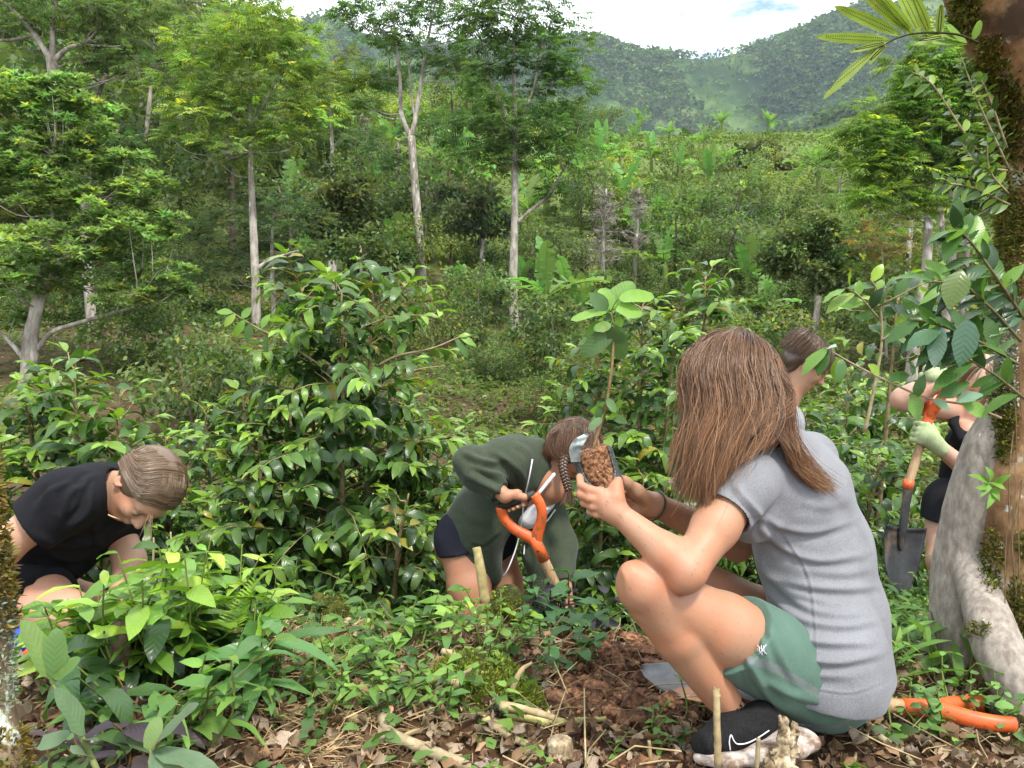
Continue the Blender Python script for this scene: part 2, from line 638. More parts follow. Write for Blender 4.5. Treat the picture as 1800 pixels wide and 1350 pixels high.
def sprays(mb, o, d, L, col, rng, pairs=6, wid=.16, leaflet=.42, droop=.5, jit=.12):
    """pinnate leaves: rows of narrow leaflets along a rachis"""
    o = np.asarray(o, float)
    N = len(o)
    d = norm(d)
    L = np.broadcast_to(np.asarray(L, float), (N,))
    up = np.array((0, 0, 1.0))
    s = norm(np.cross(d, up) + rng.normal(size=(N, 3)) * .25)
    nn = norm(np.cross(s, d))
    O, D, NN, LL, CC = [], [], [], [], []
    for k in range(pairs):
        t = .18 + .8 * k / (pairs - 1)
        base = o + d * (L * t)[:, None] - up * (L * droop * t * t * .5)[:, None]
        prof = leaflet * (1 - .55 * abs(t - .45) / .55)
        for sg in (-1, 1):
            dd = norm(s * sg * .85 + d * .5 - up * .35 + rng.normal(size=(N, 3)) * jit)
            O.append(base)
            D.append(dd)
            NN.append(nn + rng.normal(size=(N, 3)) * .2)
            LL.append(L * prof)
            CC.append(col)
    O, D, NN, LL, CC = map(np.concatenate, (O, D, NN, LL, CC))
    leaves(mb, O, D, NN, LL, LL * wid, CC, droop=.3, fold=.1, lod=0)


def clump_points(rng, c, r, ncl, nper, flat=.45, clr=.32):
    """leaf origins on the domes of clumps scattered through an ellipsoid; also outward directions"""
    u = rand_dirs(rng, ncl) * (rng.uniform(.35, 1.0, ncl) ** .5)[:, None]
    cc = c + u * r
    cr = clr * np.mean(r) * rng.uniform(.6, 1.3, ncl)
    dd = rand_dirs(rng, ncl * nper, -.5, 1)
    idx = np.repeat(np.arange(ncl), nper)
    sz = cr[idx][:, None] * (rng.uniform(.5, 1.0, ncl * nper) ** .5)[:, None]
    p = cc[idx] + dd * sz * np.array((1, 1, flat))
    out = norm(dd + norm(u[idx] + 1e-6) * .4)
    return p, out, cc, cr, idx


def leafcol(rng, n, base, var=.22, yellow=.0, idx=None, cvar=.25):
    """per-leaf colours around a base colour: leaf to leaf and clump to clump"""
    b = np.array(base)[None] * np.array((1.9, 1.6, 1.75)) * np.exp(rng.normal(size=(n, 1)) * var)
    if idx is not None:
        k = np.exp(rng.normal(size=(idx.max() + 1, 1)) * cvar)
        hue = 1 + rng.normal(size=(idx.max() + 1, 1)) * .10
        b = b * k[idx]
        b[:, :1] *= np.clip(hue[idx], .75, 1.3)
    if yellow:
        y = rng.random(n) < yellow
        b[y] = b[y] * np.array((2.2, 1.7, .8))
    return np.clip(b, 0.004, .6)


def limb_tubes(mb, tr, targets, rng, rad=.05, seg=5, droop=.0):
    """limbs from a trunk polyline to crown clump centres"""
    for c in targets:
        k = int(np.argmin(np.linalg.norm(tr - c, axis=1) + np.maximum(0, tr[:, 2] - c[2] + .3) * 2.5))
        a = tr[k]
        dlen = np.linalg.norm(c - a)
        mid = lerp(a, c, .5) + rng.normal(size=3) * dlen * .08 + np.array((0, 0, -.10 * dlen))
        pts, rd = catmull([a, mid, c], 4, [rad * min(1, .5 + dlen * .2), rad * .6, rad * .22])
        tube(mb, pts, rd, seg, cap=False)


def px_tree(name, depth, trunks, blobs, base_col, label, kind='spray', trad=.12, seed=1, group='taller trees on the opposite slope',
            mat_bark='bark_pale', nper=9, ncl=None, yellow=.03, ll=.3, dens=1.0, cat='tree', dz=.55, flat=.45, sink=True):
    rng = np.random.default_rng(seed)
    px0, py0 = trunks[0][0][:2]
    g = G(px0, depth)
    root = empty(name, g)
    inv = -g
    tb, lb = MB(), MB()
    tps = []
    for ti, tk in enumerate(trunks):
        pts = [P(a[0], a[1], depth + (a[3] if len(a) > 3 else 0)) for a in tk]
        if ti == 0 and sink:
            pts[0][2] = min(pts[0][2], g[2] - .1)
        pp, rd = catmull(pts, 5, [trad * a[2] for a in tk])
        tube(tb, pp + inv, rd, 9, rough=.05, rng=rng)
        tps.append(pp + inv)
    tall = np.concatenate(tps)
    mpp = depth / F
    for (bx, by, brx, bry) in blobs:
        r = np.array((brx * mpp, (brx * .8 + bry * .2) * mpp * dz * 1.5, bry * mpp))
        c = P(bx, by, depth + rng.uniform(-.5, .5) * r[1]) + inv
        k = ncl or int(np.clip(brx * bry / 150, 6, 40) * dens)
        p, out_, cc, cr, idx = clump_points(rng, c, r, k, int(nper * 1.35), flat=flat)
        col = leafcol(rng, len(p), base_col, yellow=yellow, idx=idx)
        if kind == 'spray':
            sprays(lb, p, out_ * np.array((1, 1, .4)), ll * rng.uniform(.7, 1.2, len(p)), col, rng)
        elif kind == 'rosette':
            for q in range(6):
                a = rng.uniform(0, 6.28, len(p))
                dd = norm(np.stack((np.cos(a), np.sin(a), rng.uniform(-.2, .9, len(p))), -1) + out_ * .6)
                leaves(lb, p, dd, (0, 0, 1) + rng.normal(size=(len(p), 3)) * .2, ll * rng.uniform(.6, 1.1, len(p)), ll * .19, col, droop=.3, lod=0, fold=.15)
        else:
            for q in range(3):
                dd = norm(out_ + rng.normal(size=out_.shape) * .8 - np.array((0, 0, .3)))
                leaves(lb, p + rng.normal(size=p.shape) * ll * .5, dd, (0, 0, 1) + rng.normal(size=(len(p), 3)) * .4, ll * rng.uniform(.6, 1.1, len(p)), ll * .24, col, droop=.4, lod=0, fold=.15)
        sel = cc[rng.permutation(len(cc))[:max(2, len(cc) // 4)]]
        limb_tubes(tb, tall, sel[:4] if kind == 'rosette' else sel, rng, rad=trad * .2)
    tb.build('trunk', M[mat_bark], root)
    lb.build('crown', M['leaf_far'], root)
    tag(root, label, cat, group)
    return root


FE = (.05, .095, .022)
px_tree('tall_tree', 21, [[(905, 592, 1.25), (902, 500, 1.0), (905, 380, .85), (905, 300, .8), (905, 225, .7), (903, 120, .45), (905, 30, .2)],
                          [(908, 392, .5), (930, 372, .42), (962, 345, .35), (990, 300, .2)],
                          [(905, 240, .45), (925, 190, .4), (942, 140, .3), (955, 60, .15)],
                          [(905, 250, .45), (885, 190, .4), (865, 150, .3), (850, 90, .15)]],
        [(930, 25, 95, 42), (870, 30, 60, 38), (960, 95, 85, 42), (868, 92, 62, 34), (905, 135, 95, 36), (985, 160, 62, 36), (845, 232, 58, 36), (905, 205, 85, 34),
         (980, 225, 62, 40), (1000, 272, 46, 32), (885, 275, 50, 28), (940, 268, 58, 30), (975, 345, 32, 18), (835, 200, 40, 25), (905, -25, 90, 35)],
        (.04, .085, .024), 'tallest feathery tree with a single straight pale trunk and dark layered crown', trad=.115, seed=11, ll=.40, nper=9, dens=.95)
px_tree('twin_stemmed_tree', 26, [[(742, 475, 1.1), (736, 400, .9), (729, 320, .85), (723, 240, .85)],
                                  [(723, 245, .62), (706, 200, .5), (703, 140, .42), (695, 70, .3), (690, 10, .15)],
                                  [(723, 245, .62), (733, 190, .5), (742, 130, .42), (752, 70, .3), (765, 5, .15)],
                                  [(728, 205, .3), (722, 150, .25), (715, 90, .15)]],
        [(680, 35, 75, 40), (755, 40, 80, 40), (625, 35, 45, 26), (810, 85, 45, 34), (700, 95, 65, 30), (655, 130, 50, 32), (820, 120, 40, 20), (800, 20, 60, 30), (720, -15, 100, 30), (660, 185, 36, 16), (770, 105, 45, 22), (600, 15, 30, 16)],
        (.045, .092, .026), 'feathery tree whose pale trunk forks into two curved stems', trad=.15, seed=12, ll=.42, nper=9, dens=.85)
px_tree('slender_tree', 29, [[(748, 470, .5), (748, 380, .4), (750, 320, .3)], [(749, 375, .2), (775, 362, .15), (800, 352, .1)]],
        [(752, 322, 24, 14), (790, 345, 14, 8)], (.07, .14, .03), 'slender pole-like tree just beside the forked pale trunk', trad=.13, seed=13)
px_tree('broad_crowned_tree', 17, [[(452, 655, 1.1), (450, 520, .95), (445, 400, .8), (441, 290, .6), (438, 190, .4), (440, 90, .2)],
                                   [(450, 474, .5), (470, 460, .35), (500, 448, .3), (525, 440, .15)],
                                   [(441, 230, .4), (470, 170, .3), (500, 120, .15)], [(441, 240, .4), (400, 190, .3), (370, 120, .15)]],
        [(430, 50, 90, 34), (365, 78, 70, 36), (500, 90, 72, 38), (330, 150, 58, 36), (425, 125, 90, 38), (545, 160, 46, 40), (370, 205, 75, 34), (470, 205, 90, 36), (415, 262, 80, 26),
         (330, 235, 46, 22), (530, 225, 50, 30), (450, 20, 60, 20)],
        (.085, .145, .036), 'bright broad-crowned feathery tree with thin grey trunk behind the tall coffee bush', trad=.10, seed=14, ll=.34, nper=10, dens=1.05, yellow=.07)
px_tree('leafy_tree', 11, [[(45, 665, 1.1), (50, 600, .9), (62, 540, .7), (75, 480, .5), (90, 400, .35), (100, 280, .2)],
                           [(60, 640, .8), (62, 570, .7), (85, 500, .5), (120, 430, .4), (160, 350, .2)],
                           [(62, 620, .45), (90, 585, .4), (130, 570, .35), (200, 550, .3), (250, 535, .15)],
                           [(50, 640, .5), (25, 610, .35), (0, 585, .3), (-30, 560, .2)]],
        [(40, 165, 70, 40), (110, 160, 60, 30), (60, 190, 90, 50), (150, 215, 70, 40), (40, 270, 80, 50), (130, 300, 90, 42), (215, 300, 60, 32), (60, 350, 85, 40), (180, 365, 90, 36), (255, 330, 50, 26), (100, 430, 110, 36), (230, 415, 85, 32),
         (285, 390, 40, 22), (50, 490, 80, 34), (170, 480, 90, 30), (290, 480, 60, 20), (230, 520, 70, 20), (20, 560, 40, 22), (-50, 320, 70, 90), (300, 505, 40, 14)],
        (.105, .175, .065), 'leafy tree with clustered rounded leaves filling the slope above the crouching black shirt', kind='rosette', trad=.085, seed=15, ll=.12, nper=8, dens=1.7, yellow=.05)
px_tree('lichened_tree', 15, [[(163, 600, 1.0), (158, 520, .95), (150, 440, .9), (148, 360, .6), (150, 280, .3)]],
        [(150, 290, 60, 40), (200, 260, 50, 30), (100, 250, 60, 40)], (.04, .08, .03), 'white-blotched trunk standing behind the leafy clustered-leaf tree', trad=.10, seed=16)
px_tree('forked_tree', 21, [[(100, 260, 1.0), (97, 160, .9), (90, 100, .8)], [(90, 105, .6), (60, 60, .45), (30, 25, .3), (0, 0, .2)], [(92, 105, .5), (93, 50, .4), (98, -20, .2)],
                            [(92, 108, .5), (120, 85, .4), (150, 75, .3), (175, 50, .15)], [(60, 62, .3), (20, 70, .25), (-30, 72, .15)]],
        [(60, 0, 90, 34), (150, 5, 80, 34), (215, 45, 50, 40), (180, 90, 36, 20), (10, 30, 60, 26), (120, 40, 50, 16), (230, 110, 40, 26), (250, 10, 40, 30)],
        (.055, .095, .035), 'dark tree with a wide fork of bare pinkish limbs high on the slope', trad=.16, seed=17, ll=.4, dens=1.2, sink=False)
px_tree('feathery_tree', 13, [[(1600, 650, 1.2), (1612, 560, 1.0), (1628, 470, .9), (1632, 385, .8)], [(1690, 560, .5), (1700, 420, .5), (1680, 370, .45), (1668, 330, .35), (1660, 270, .2)],
                              [(1668, 330, .3), (1640, 280, .2), (1600, 230, .1)]],
        [(1610, 130, 55, 30), (1660, 90, 50, 34), (1600, 185, 70, 34), (1680, 170, 70, 44), (1545, 235, 55, 30), (1625, 245, 80, 32), (1700, 260, 60, 40), (1520, 285, 46, 24), (1590, 300, 75, 28),
         (1670, 320, 70, 30), (1560, 345, 60, 20), (1620, 360, 60, 16), (1740, 120, 50, 60), (1750, 320, 50, 70), (1820, 220, 60, 120)],
        (.075, .14, .03), 'bright feathery tree overhanging dead pale poles beside the mossy trunk', trad=.085, seed=18, ll=.3, nper=12, dens=1.4, yellow=.08)
for q, (a, b, c, dd, lab) in enumerate([((1655, 640), (1672, 460), (1688, 380), 13.5, 'pale bare pole trunk just right of the sawn dead trunk'),
                                        ((1430, 600), (1434, 560), (1440, 520), 17, 'lichened short trunk showing under the round crown behind the boy'),
                                        ((1590, 470), (1598, 430), (1603, 380), 19, 'thin pale pole standing behind the feathery tree')]):
    rng = np.random.default_rng(50 + q)
    mb = MB()
    pts = [P(a[0], a[1], dd), P(b[0], b[1], dd), P(c[0], c[1], dd)]
    pts[0][2] = H(pts[0][0], pts[0][1]) - .1
    pp, rd = catmull(pts, 6, [.085, .07, .05])
    tube(mb, pp, rd, 8, rough=.06, rng=rng)
    tag(mb.build('bare_trunk', M['bark_pale']), lab, 'tree trunk', 'bare pale trunks')
px_tree('round_tree', 17.5, [[(1432, 600, 1), (1436, 540, .8), (1432, 470, .5)]], [(1425, 425, 75, 34), (1385, 445, 45, 26), (1475, 450, 40, 30), (1430, 480, 60, 30), (1370, 470, 30, 18), (1440, 395, 40, 16), (1480, 490, 30, 20)],
        (.062, .10, .036), 'grey-green round crown directly above the bending boy', kind='leaf', trad=.075, seed=19, ll=.15, nper=26, dens=1.4)
px_tree('dark_dome_tree', 52, [[(1335, 350, 1), (1335, 290, .6)]], [(1335, 268, 38, 20), (1310, 300, 44, 24), (1360, 300, 34, 24), (1335, 322, 50, 20), (1290, 318, 24, 14)],
        (.05, .07, .028), 'dark domed tree with grey-brown leaves alone on the middle hill', kind='leaf', trad=.25, seed=20, ll=.45, nper=26, dens=1.4)
px_tree('rust_tipped_tree', 21, [[(582, 520, 1.2), (585, 460, 1.1), (592, 420, .8), (600, 340, .4)]], [(600, 320, 44, 26), (570, 360, 36, 26), (630, 350, 40, 30), (595, 395, 52, 24), (560, 400, 24, 14), (640, 400, 30, 20)],
        (.05, .075, .028), 'dark olive tree with rust-tinted tips and short crooked trunk', kind='leaf', trad=.11, seed=21, ll=.2, nper=22, yellow=.06, dens=1.2)
px_tree('dusky_tree', 24, [[(842, 490, 1), (848, 430, .8), (850, 360, .4)]], [(850, 350, 40, 28), (810, 375, 40, 26), (870, 390, 40, 26), (830, 410, 48, 20), (790, 345, 26, 16)],
        (.06, .085, .045), 'dusky grey-green tree between the two tall pale trunks', kind='leaf', trad=.08, seed=22, ll=.2, nper=24, dens=1.2)
px_tree('drooping_tree', 16, [[(640, 480, .8), (632, 420, .5)]], [(640, 430, 45, 22), (600, 445, 34, 18), (680, 450, 34, 20), (650, 470, 50, 16)],
        (.05, .085, .03), 'low drooping green tree right of the rust-tipped tree', kind='leaf', trad=.06, seed=23, ll=.15, nper=22)
px_tree('shadowy_tree', 18.5, [[(480, 500, .9), (478, 440, .6), (480, 380, .3)]], [(490, 350, 50, 26), (400, 380, 40, 20), (530, 390, 50, 24), (470, 410, 70, 24), (400, 430, 50, 20), (530, 440, 50, 22), (340, 410, 40, 20), (340, 470, 60, 18), (430, 470, 50, 16)],
        (.06, .10, .045), 'dark fine-leaved tree spreading under the broad bright crown', kind='spray', trad=.07, seed=24, ll=.26, nper=12, dens=1.2)
px_tree('conifer_like_tree', 30, [[(700, 330, .7), (700, 250, .4)]], [(650, 245, 36, 20), (790, 230, 40, 26), (740, 215, 50, 26), (800, 260, 40, 22), (690, 280, 30, 14)],
        (.04, .085, .028), 'hazy green feathery crowns seen behind the forked pale trunk', kind='spray', trad=.09, seed=25, ll=.5)
px_tree('yellow_topped_tree', 27, [[(585, 230, .8), (580, 120, .5)]], [(600, 105, 50, 20), (560, 120, 40, 24), (620, 140, 44, 34), (570, 160, 40, 24), (640, 200, 36, 26)],
        (.085, .13, .028), 'yellow-topped feathery tree left of the forked pale trunk', kind='spray', trad=.1, seed=26, ll=.45, yellow=.12)
px_tree('grey_twig_tree', 24, [[(255, 250, .8), (268, 130, .6), (272, 60, .3)], [(268, 140, .3), (230, 105, .2), (210, 95, .12)], [(268, 120, .3), (300, 95, .2)]],
        [(270, 60, 50, 26), (300, 30, 40, 22), (240, 130, 40, 24), (330, 15, 60, 18), (310, 110, 30, 20)], (.06, .08, .04), 'greyish thin-crowned tree between the forked dark tree and the broad bright crown',
        kind='spray', trad=.09, seed=27, ll=.4, sink=False)
px_tree('hanging_tree', 15.5, [[(1560, 620, .6), (1555, 520, .4), (1550, 440, .2)]], [(1560, 400, 36, 22), (1590, 440, 30, 20), (1540, 460, 34, 20), (1520, 420, 26, 18)],
        (.09, .085, .03), 'thin rusty-green tree left of the sawn dead trunk', kind='spray', trad=.05, seed=28, ll=.24, yellow=.06, nper=7)

# ---- bare dry trees
def dry_tree(px, depth, base_py, top_py, wpx, label, seed):
    rng = np.random.default_rng(seed)
    g = G(px, depth)
    root = empty('dry_tree', g)
    mpp = depth / F
    hgt = P(px, top_py, depth)[2] - g[2]
    tb, bb = MB(), MB()
    tr, rd = catmull([(0, 0, -.1), (rng.normal() * .1, 0, hgt * .5), (rng.normal() * .2, 0, hgt * .92)], 6, [.09, .06, .02])
    tube(tb, tr, rd, 7, rough=.05, rng=rng)
    w = wpx * mpp
    for k in range(90):
        t = rng.uniform(.35, 1)
        a = tr[int(t * (len(tr) - 1))]
        dd = rand_dirs(rng, 1, .1, .9)[0]
        ln = w * rng.uniform(.4, 1) * (1.15 - t * .6)
        p1 = a + dd * ln * .5
        p2 = a + dd * ln + np.array((0, 0, -.12 * ln))
        pp = catmull([a, p1, p2], 3)
        tube(bb, pp, np.linspace(.018, .006, len(pp)), 4, cap=False)
        for _ in range(10):
            q = pp[rng.integers(2, len(pp))]
            e = q + (rand_dirs(rng, 1, -.9, .6)[0]) * ln * .35
            tube(bb, [q, (q + e) / 2 + rng.normal(size=3) * .03, e], [.008, .006, .003], 3, cap=False)
    tb.build('trunk', M['bark_pale'], root)
    bb.build('branches', M['bark_pale'], root)
    tag(root, label, 'tree', 'leafless dry trees')


dry_tree(1060, 25, 480, 318, 55, 'leafless dry pinkish tree just right of the tallest tree', 31)
dry_tree(1112, 27, 440, 320, 40, 'thin leafless dry tree next to the pinkish dry one', 32)
dry_tree(648, 34, 320, 195, 36, 'leafless grey tree left of the forked pale trunk', 33)
dry_tree(1262, 40, 440, 370, 22, 'small leafless pole tree above the banana plant on the right slope', 34)

# ---- banana plants
def banana_mesh(rng, root, n=8, h=1.3, L=1.7):
    tb, lb = MB(), MB()
    tube(tb, *catmull([(0, 0, -.1), (.03, 0, h * .6), (0, 0, h)], 4, [.13, .11, .07]), 8, col=(.9, 1.0, .7))
    for k in range(n):
        a = k * 2.399 + rng.uniform(-.3, .3)
        el = rng.uniform(.5, 1.45) if k else 1.5
        c = rng.uniform(.6, 1.7) if el < 1.2 else rng.uniform(.1, .6)
        T = np.linspace(0, 1, 15)
        d0 = np.array((math.cos(a) * math.cos(el), math.sin(a) * math.cos(el), math.sin(el)))
        hz = np.array((math.cos(a), math.sin(a), 0))
        ang = el - c * T
        seg = L * rng.uniform(.8, 1.1) / 14
        p = np.cumsum(np.vstack(((0, 0, h - .15), (hz[None] * np.cos(ang)[:-1, None] + np.array((0, 0, 1.0)) * np.sin(ang)[:-1, None]) * seg)), 0)
        s = np.array((-math.sin(a), math.cos(a), 0))
        nn = -hz[None] * np.sin(ang)[:, None] + np.array((0, 0, 1.0)) * np.cos(ang)[:, None]
        w = .22 * np.clip(np.sin(np.clip((T - .12) / .88, 0, 1) * math.pi) ** .55, 0, 1) + .02
        col = np.array((.15, .27, .085)) * rng.uniform(.65, 1.4) * np.array((rng.uniform(.8, 1.3), 1, 1))
        for sg in (-1, 1):
            # torn blade: strips with small gaps
            for q in range(14):
                j = rng.normal() * .10 if rng.random() < .5 else 0
                a0, a1 = p[q], p[q + 1]
                o0 = a0 + s * sg * w[q] + nn[q] * (w[q] * .25 + j)
                o1 = a1 + s * sg * w[q + 1] + nn[q] * (w[q + 1] * .25 + j)
                if rng.random() < .35:
                    o1 = lerp(o1, o0, .18)
                lb.add([a0, a1, o1, o0], [[0, 1, 2, 3]] if sg > 0 else [[3, 2, 1, 0]], col)
        tube(tb, p, np.linspace(.028, .006, len(p)), 4, col=(1.2, 1.4, .8), cap=False)
    tb.build('stem', M['green_stem'], root)
    lb.build('leaves', M['leaf_far'], root, smooth=False)


def copy_thing(o):
    c = o.copy()
    COL.objects.link(c)
    for ch in o.children:
        d = ch.copy()
        COL.objects.link(d)
        d.parent = c
    return c


def protos(make, n, seed):
    out = []
    for k in range(n):
        out.append([make(np.random.default_rng(seed + k)), True])
    return out


def place(pr, rng, x, y, s, dz=0.0, rot=None):
    e = pr[rng.integers(len(pr))]
    if e[1]:
        o = e[0]
        e[1] = False
    else:
        o = copy_thing(e[0])
    o.location = (x, y, float(H(x, y)) + dz)
    o.rotation_euler = (0, 0, rng.uniform(0, 6.28) if rot is None else rot)
    o.scale = (s * rng.uniform(.9, 1.1), s * rng.uniform(.9, 1.1), s * rng.uniform(.85, 1.15))
    return o


def mk_banana(rng):
    r = empty('banana_plant')
    banana_mesh(rng, r, int(rng.integers(7, 10)))
    return r


def mk_tree(kind, col, h, w, ll, ncl=26, nper=16, name='slope_tree', yellow=.03, trunk=.1, bark='bark_dark', top=.62):
    def f(rng):
        r = empty(name)
        tb, lb = MB(), MB()
        tr, rd = catmull([(0, 0, -.3), (rng.normal() * .15, rng.normal() * .15, h * .5), (rng.normal() * .2, rng.normal() * .2, h * .85)], 5, [trunk, trunk * .7, trunk * .3])
        tube(tb, tr, rd, 7, rough=.05, rng=rng)
        p, out_, cc, cr, idx = clump_points(rng, np.array((0, 0, h * top)), np.array((w, w, h * (1 - top) * .95)), ncl, nper, flat=.6, clr=.36)
        c = leafcol(rng, len(p), col, yellow=yellow, idx=idx)
        if kind == 'spray':
            sprays(lb, p, out_ * np.array((1, 1, .4)), ll * rng.uniform(.7, 1.2, len(p)), c, rng, pairs=5)
        else:
            for q in range(3):
                dd = norm(out_ + rng.normal(size=out_.shape) * .8 - np.array((0, 0, .3)))
                leaves(lb, p + rng.normal(size=p.shape) * ll * .5, dd, (0, 0, 1) + rng.normal(size=(len(p), 3)) * .4, ll * rng.uniform(.6, 1.1, len(p)), ll * .24, c, droop=.4, lod=0, fold=.15)
        limb_tubes(tb, tr, cc[:6], rng, rad=trunk * .3)
        tb.build('trunk', M[bark], r)
        lb.build('crown', M['leaf_far'], r)
        return r
    return f


BAN = protos(mk_banana, 5, 100)
rngB = np.random.default_rng(77)
for (px, py, d, s) in [(1000, 455, 22, 1.0), (958, 520, 19, 1.0), (1310, 470, 24, 1.05), (1345, 520, 21, .8), (515, 330, 30, 1.1), (560, 350, 27, 1.0), (490, 250, 40, 1.3), (700, 425, 26, .8),
                       (805, 480, 21, .75), (862, 490, 22, .8), (770, 300, 38, 1.2), (815, 300, 36, 1.1), (850, 290, 40, 1.2), (690, 290, 38, 1.1), (640, 270, 45, 1.2), (870, 400, 30, .9),
                       (960, 300, 38, 1.2), (1010, 330, 36, 1.2), (1050, 300, 44, 1.2), (1090, 330, 34, 1.0), (1150, 345, 32, 1.0), (1165, 440, 27, .8), (1140, 290, 48, 1.3), (1190, 300, 45, 1.2),
                       (1230, 260, 60, 1.3), (1110, 250, 65, 1.4), (1170, 240, 68, 1.4), (1410, 300, 50, 1.1), (1240, 330, 40, 1.0), (1060, 250, 60, 1.3), (185, 200, 34, 1.2), (215, 180, 38, 1.1), (570, 260, 38, 1.1),
                       (1500, 330, 45, 1.0), (1020, 500, 20, .7), (1265, 300, 50, 1.3), (1135, 400, 30, .9), (1210, 380, 33, 1.0), (930, 330, 33, 1.0), (740, 340, 32, 1.0), (610, 300, 36, 1.1), (665, 330, 31, .9), (1085, 270, 52, 1.3), (1120, 215, 80, 1.5), (1260, 230, 78, 1.5), (1340, 240, 75, 1.5), (1430, 330, 42, 1.1), (540, 420, 24, .8), (920, 440, 24, .7)]:
    x, y = (px - 900) / F * d, d
    if d > 44:
        s *= .62
    o = place(BAN, rngB, x, y, s * (1.05 if d > 24 else .9))
    # sit at the height the slope has there
    reg(o, 'banana plants on the opposite slope', 'banana plant with big pale green paddle leaves', 'banana plant', o)

KT = {
    'dark': protos(mk_tree('leaf', (.046, .075, .03), 4.2, 1.7, .26, name='dark_tree'), 4, 200),
    'green': protos(mk_tree('leaf', (.055, .095, .028), 3.6, 1.7, .26, name='green_tree'), 4, 220),
    'olive': protos(mk_tree('leaf', (.085, .12, .035), 3.0, 1.6, .24, name='olive_tree', yellow=.05), 3, 240),
    'feather': protos(mk_tree('spray', (.06, .11, .026), 6.5, 2.2, .42, name='feathery_tree', bark='bark_pale', yellow=.05, top=.7), 4, 260),
    'lime': protos(mk_tree('leaf', (.12, .18, .035), 3.0, 1.7, .26, name='lime_tree', yellow=.06), 3, 280),
}
KP = {'dark': 'dark green tree', 'green': 'mid green bushy tree', 'olive': 'olive green tree', 'feather': 'thin-trunked feathery tree', 'lime': 'lime green tree'}
COFS = protos(mk_tree('leaf', (.052, .09, .03), 1.7, .8, .12, ncl=26, nper=26, name='coffee_shrub', trunk=.03, top=.5), 5, 300)
COFL = protos(mk_tree('leaf', (.06, .09, .026), 1.2, .8, .09, ncl=26, nper=30, name='pale_shrub', trunk=.02, top=.5, yellow=.08), 4, 320)
rngT = np.random.default_rng(4242)


def scatter_trees(n, d0, d1, x0, x1, kinds, smin, smax, row, mind=.035):
    placed = []
    tries = 0
    while len(placed) < n and tries < n * 90:
        tries += 1
        d = math.sqrt(rngT.uniform(d0 * d0, d1 * d1))
        px = rngT.uniform(x0, x1)
        if any(abs(px - a) < mind * F * 18 / d and abs(d - b) < 2.0 for a, b in placed):
            continue
        k = kinds[rngT.integers(len(kinds))]
        x, y = (px - 900) / F * d, d
        sc = rngT.uniform(smin, smax)
        tz = float(H(x, y)) + sc * (6.6 if k == 'feather' else 4.0)
        if to_px(np.array((x, y, tz)))[1] < np.interp(px, [-300, 480, 500, 640, 800, 1040, 1120, 1500, 1620, 1800], [-999, -999, 60, 90, 110, 165, 208, 215, 130, 20]):
            continue
        placed.append((px, d))
        o = place(KT[k], rngT, x, y, sc)
        reg(o, KP[k] + 's ' + row, KP[k], 'tree', o)


scatter_trees(40, 25, 34, 60, 1800, ['dark', 'green', 'olive', 'dark', 'green'], .45, .8, 'on the lower slope')
scatter_trees(56, 34, 50, -60, 1850, ['dark', 'green', 'olive', 'feather', 'lime'], .6, 1.0, 'halfway up the slope')
scatter_trees(70, 50, 72, -150, 1900, ['dark', 'green', 'olive', 'feather', 'lime', 'lime', 'green'], .8, 1.35, 'high on the slope')
scatter_trees(80, 72, 108, -200, 1900, ['dark', 'green', 'olive', 'feather', 'lime', 'lime', 'lime'], .9, 1.5, 'along the top of the slope')
# steep left hillside: taller dark trees
scatter_trees(26, 24, 50, -100, 520, ['dark', 'green', 'feather'], 1.1, 1.9, 'behind the forked tree')
# right side behind the trunk
scatter_trees(12, 14, 30, 1500, 1900, ['green', 'olive', 'feather'], .7, 1.1, 'behind the mossy trunk')

# coffee shrubs of the opposite slope
cnt = 0
for row_d in (15, 17.5, 20.5, 24, 28):
    for px in np.arange(-40, 1840, 62 * 18 / row_d):
        if rngT.random() < .3:
            continue
        d = row_d + rngT.uniform(-.7, .7)
        pxx = px + rngT.uniform(-20, 20)
        if (380 < pxx < 1300 and d < 22.5) or (250 < pxx < 1150 and d < 19) or (d < 19 and rngT.random() < .35):
            continue
        x, y = (pxx - 900) / F * d, d
        o = place(COFS, rngT, x, y, rngT.uniform(.45, .75) if d < 19 else rngT.uniform(.6, 1.0))
        nm = {15: 'first', 17.5: 'second', 20.5: 'third', 24: 'fourth', 28: 'fifth'}[row_d]
        reg(o, 'coffee shrubs in the ' + nm + ' row up the slope', 'dark coffee shrub', 'shrub', o)
for (px, d, s, lab) in [(848, 16.5, 1.1, 'round dense green shrub left of the tallest tree base'), (745, 15, 1.2, 'yellow-green fluffy shrub under the forked pale trunk'),
                        (1335, 13, 1.3, 'yellowish fluffy shrub right of the sapling tip'), (935, 13.5, .7, 'low olive shrub right of the tallest tree base'),
                        (985, 13, .9, 'low green shrub on the bare bank right of the path'), (700, 13.5, .8, 'small olive shrub on the bank'), (240, 11.5, .75, 'leafy low shrub on the left bank'),
                        (350, 9.5, .8, 'trailing leafy clump on the bare bank'), (400, 9.8, .7, 'smaller trailing clump beside the grey trunk'), (858, 12.6, .45, 'tiny round coffee bush on the grassy bank'),
                        (897, 12.4, .35, 'tiniest round coffee bush on the grassy bank'), (310, 13, .8, 'low bush above the trailing clump'), (980, 10.5, .7, 'scrubby bush on the right of the grassy bank'),
                        (1060, 11, .9, 'scrubby bush behind the sapling leaves')]:
    x, y = (px - 900) / F * d, d
    o = place(COFL if ('yell' in lab or 'olive' in lab or 'scrub' in lab) else COFS, rngT, x, y, s)
    tag(o, lab, 'shrub', 'shrubs on the bank')

for pr in [BAN, COFS, COFL] + list(KT.values()):      # patterns that were never placed
    for o, unused in pr:
        if unused:
            for ch in list(o.children):
                bpy.data.objects.remove(ch)
            bpy.data.objects.remove(o)

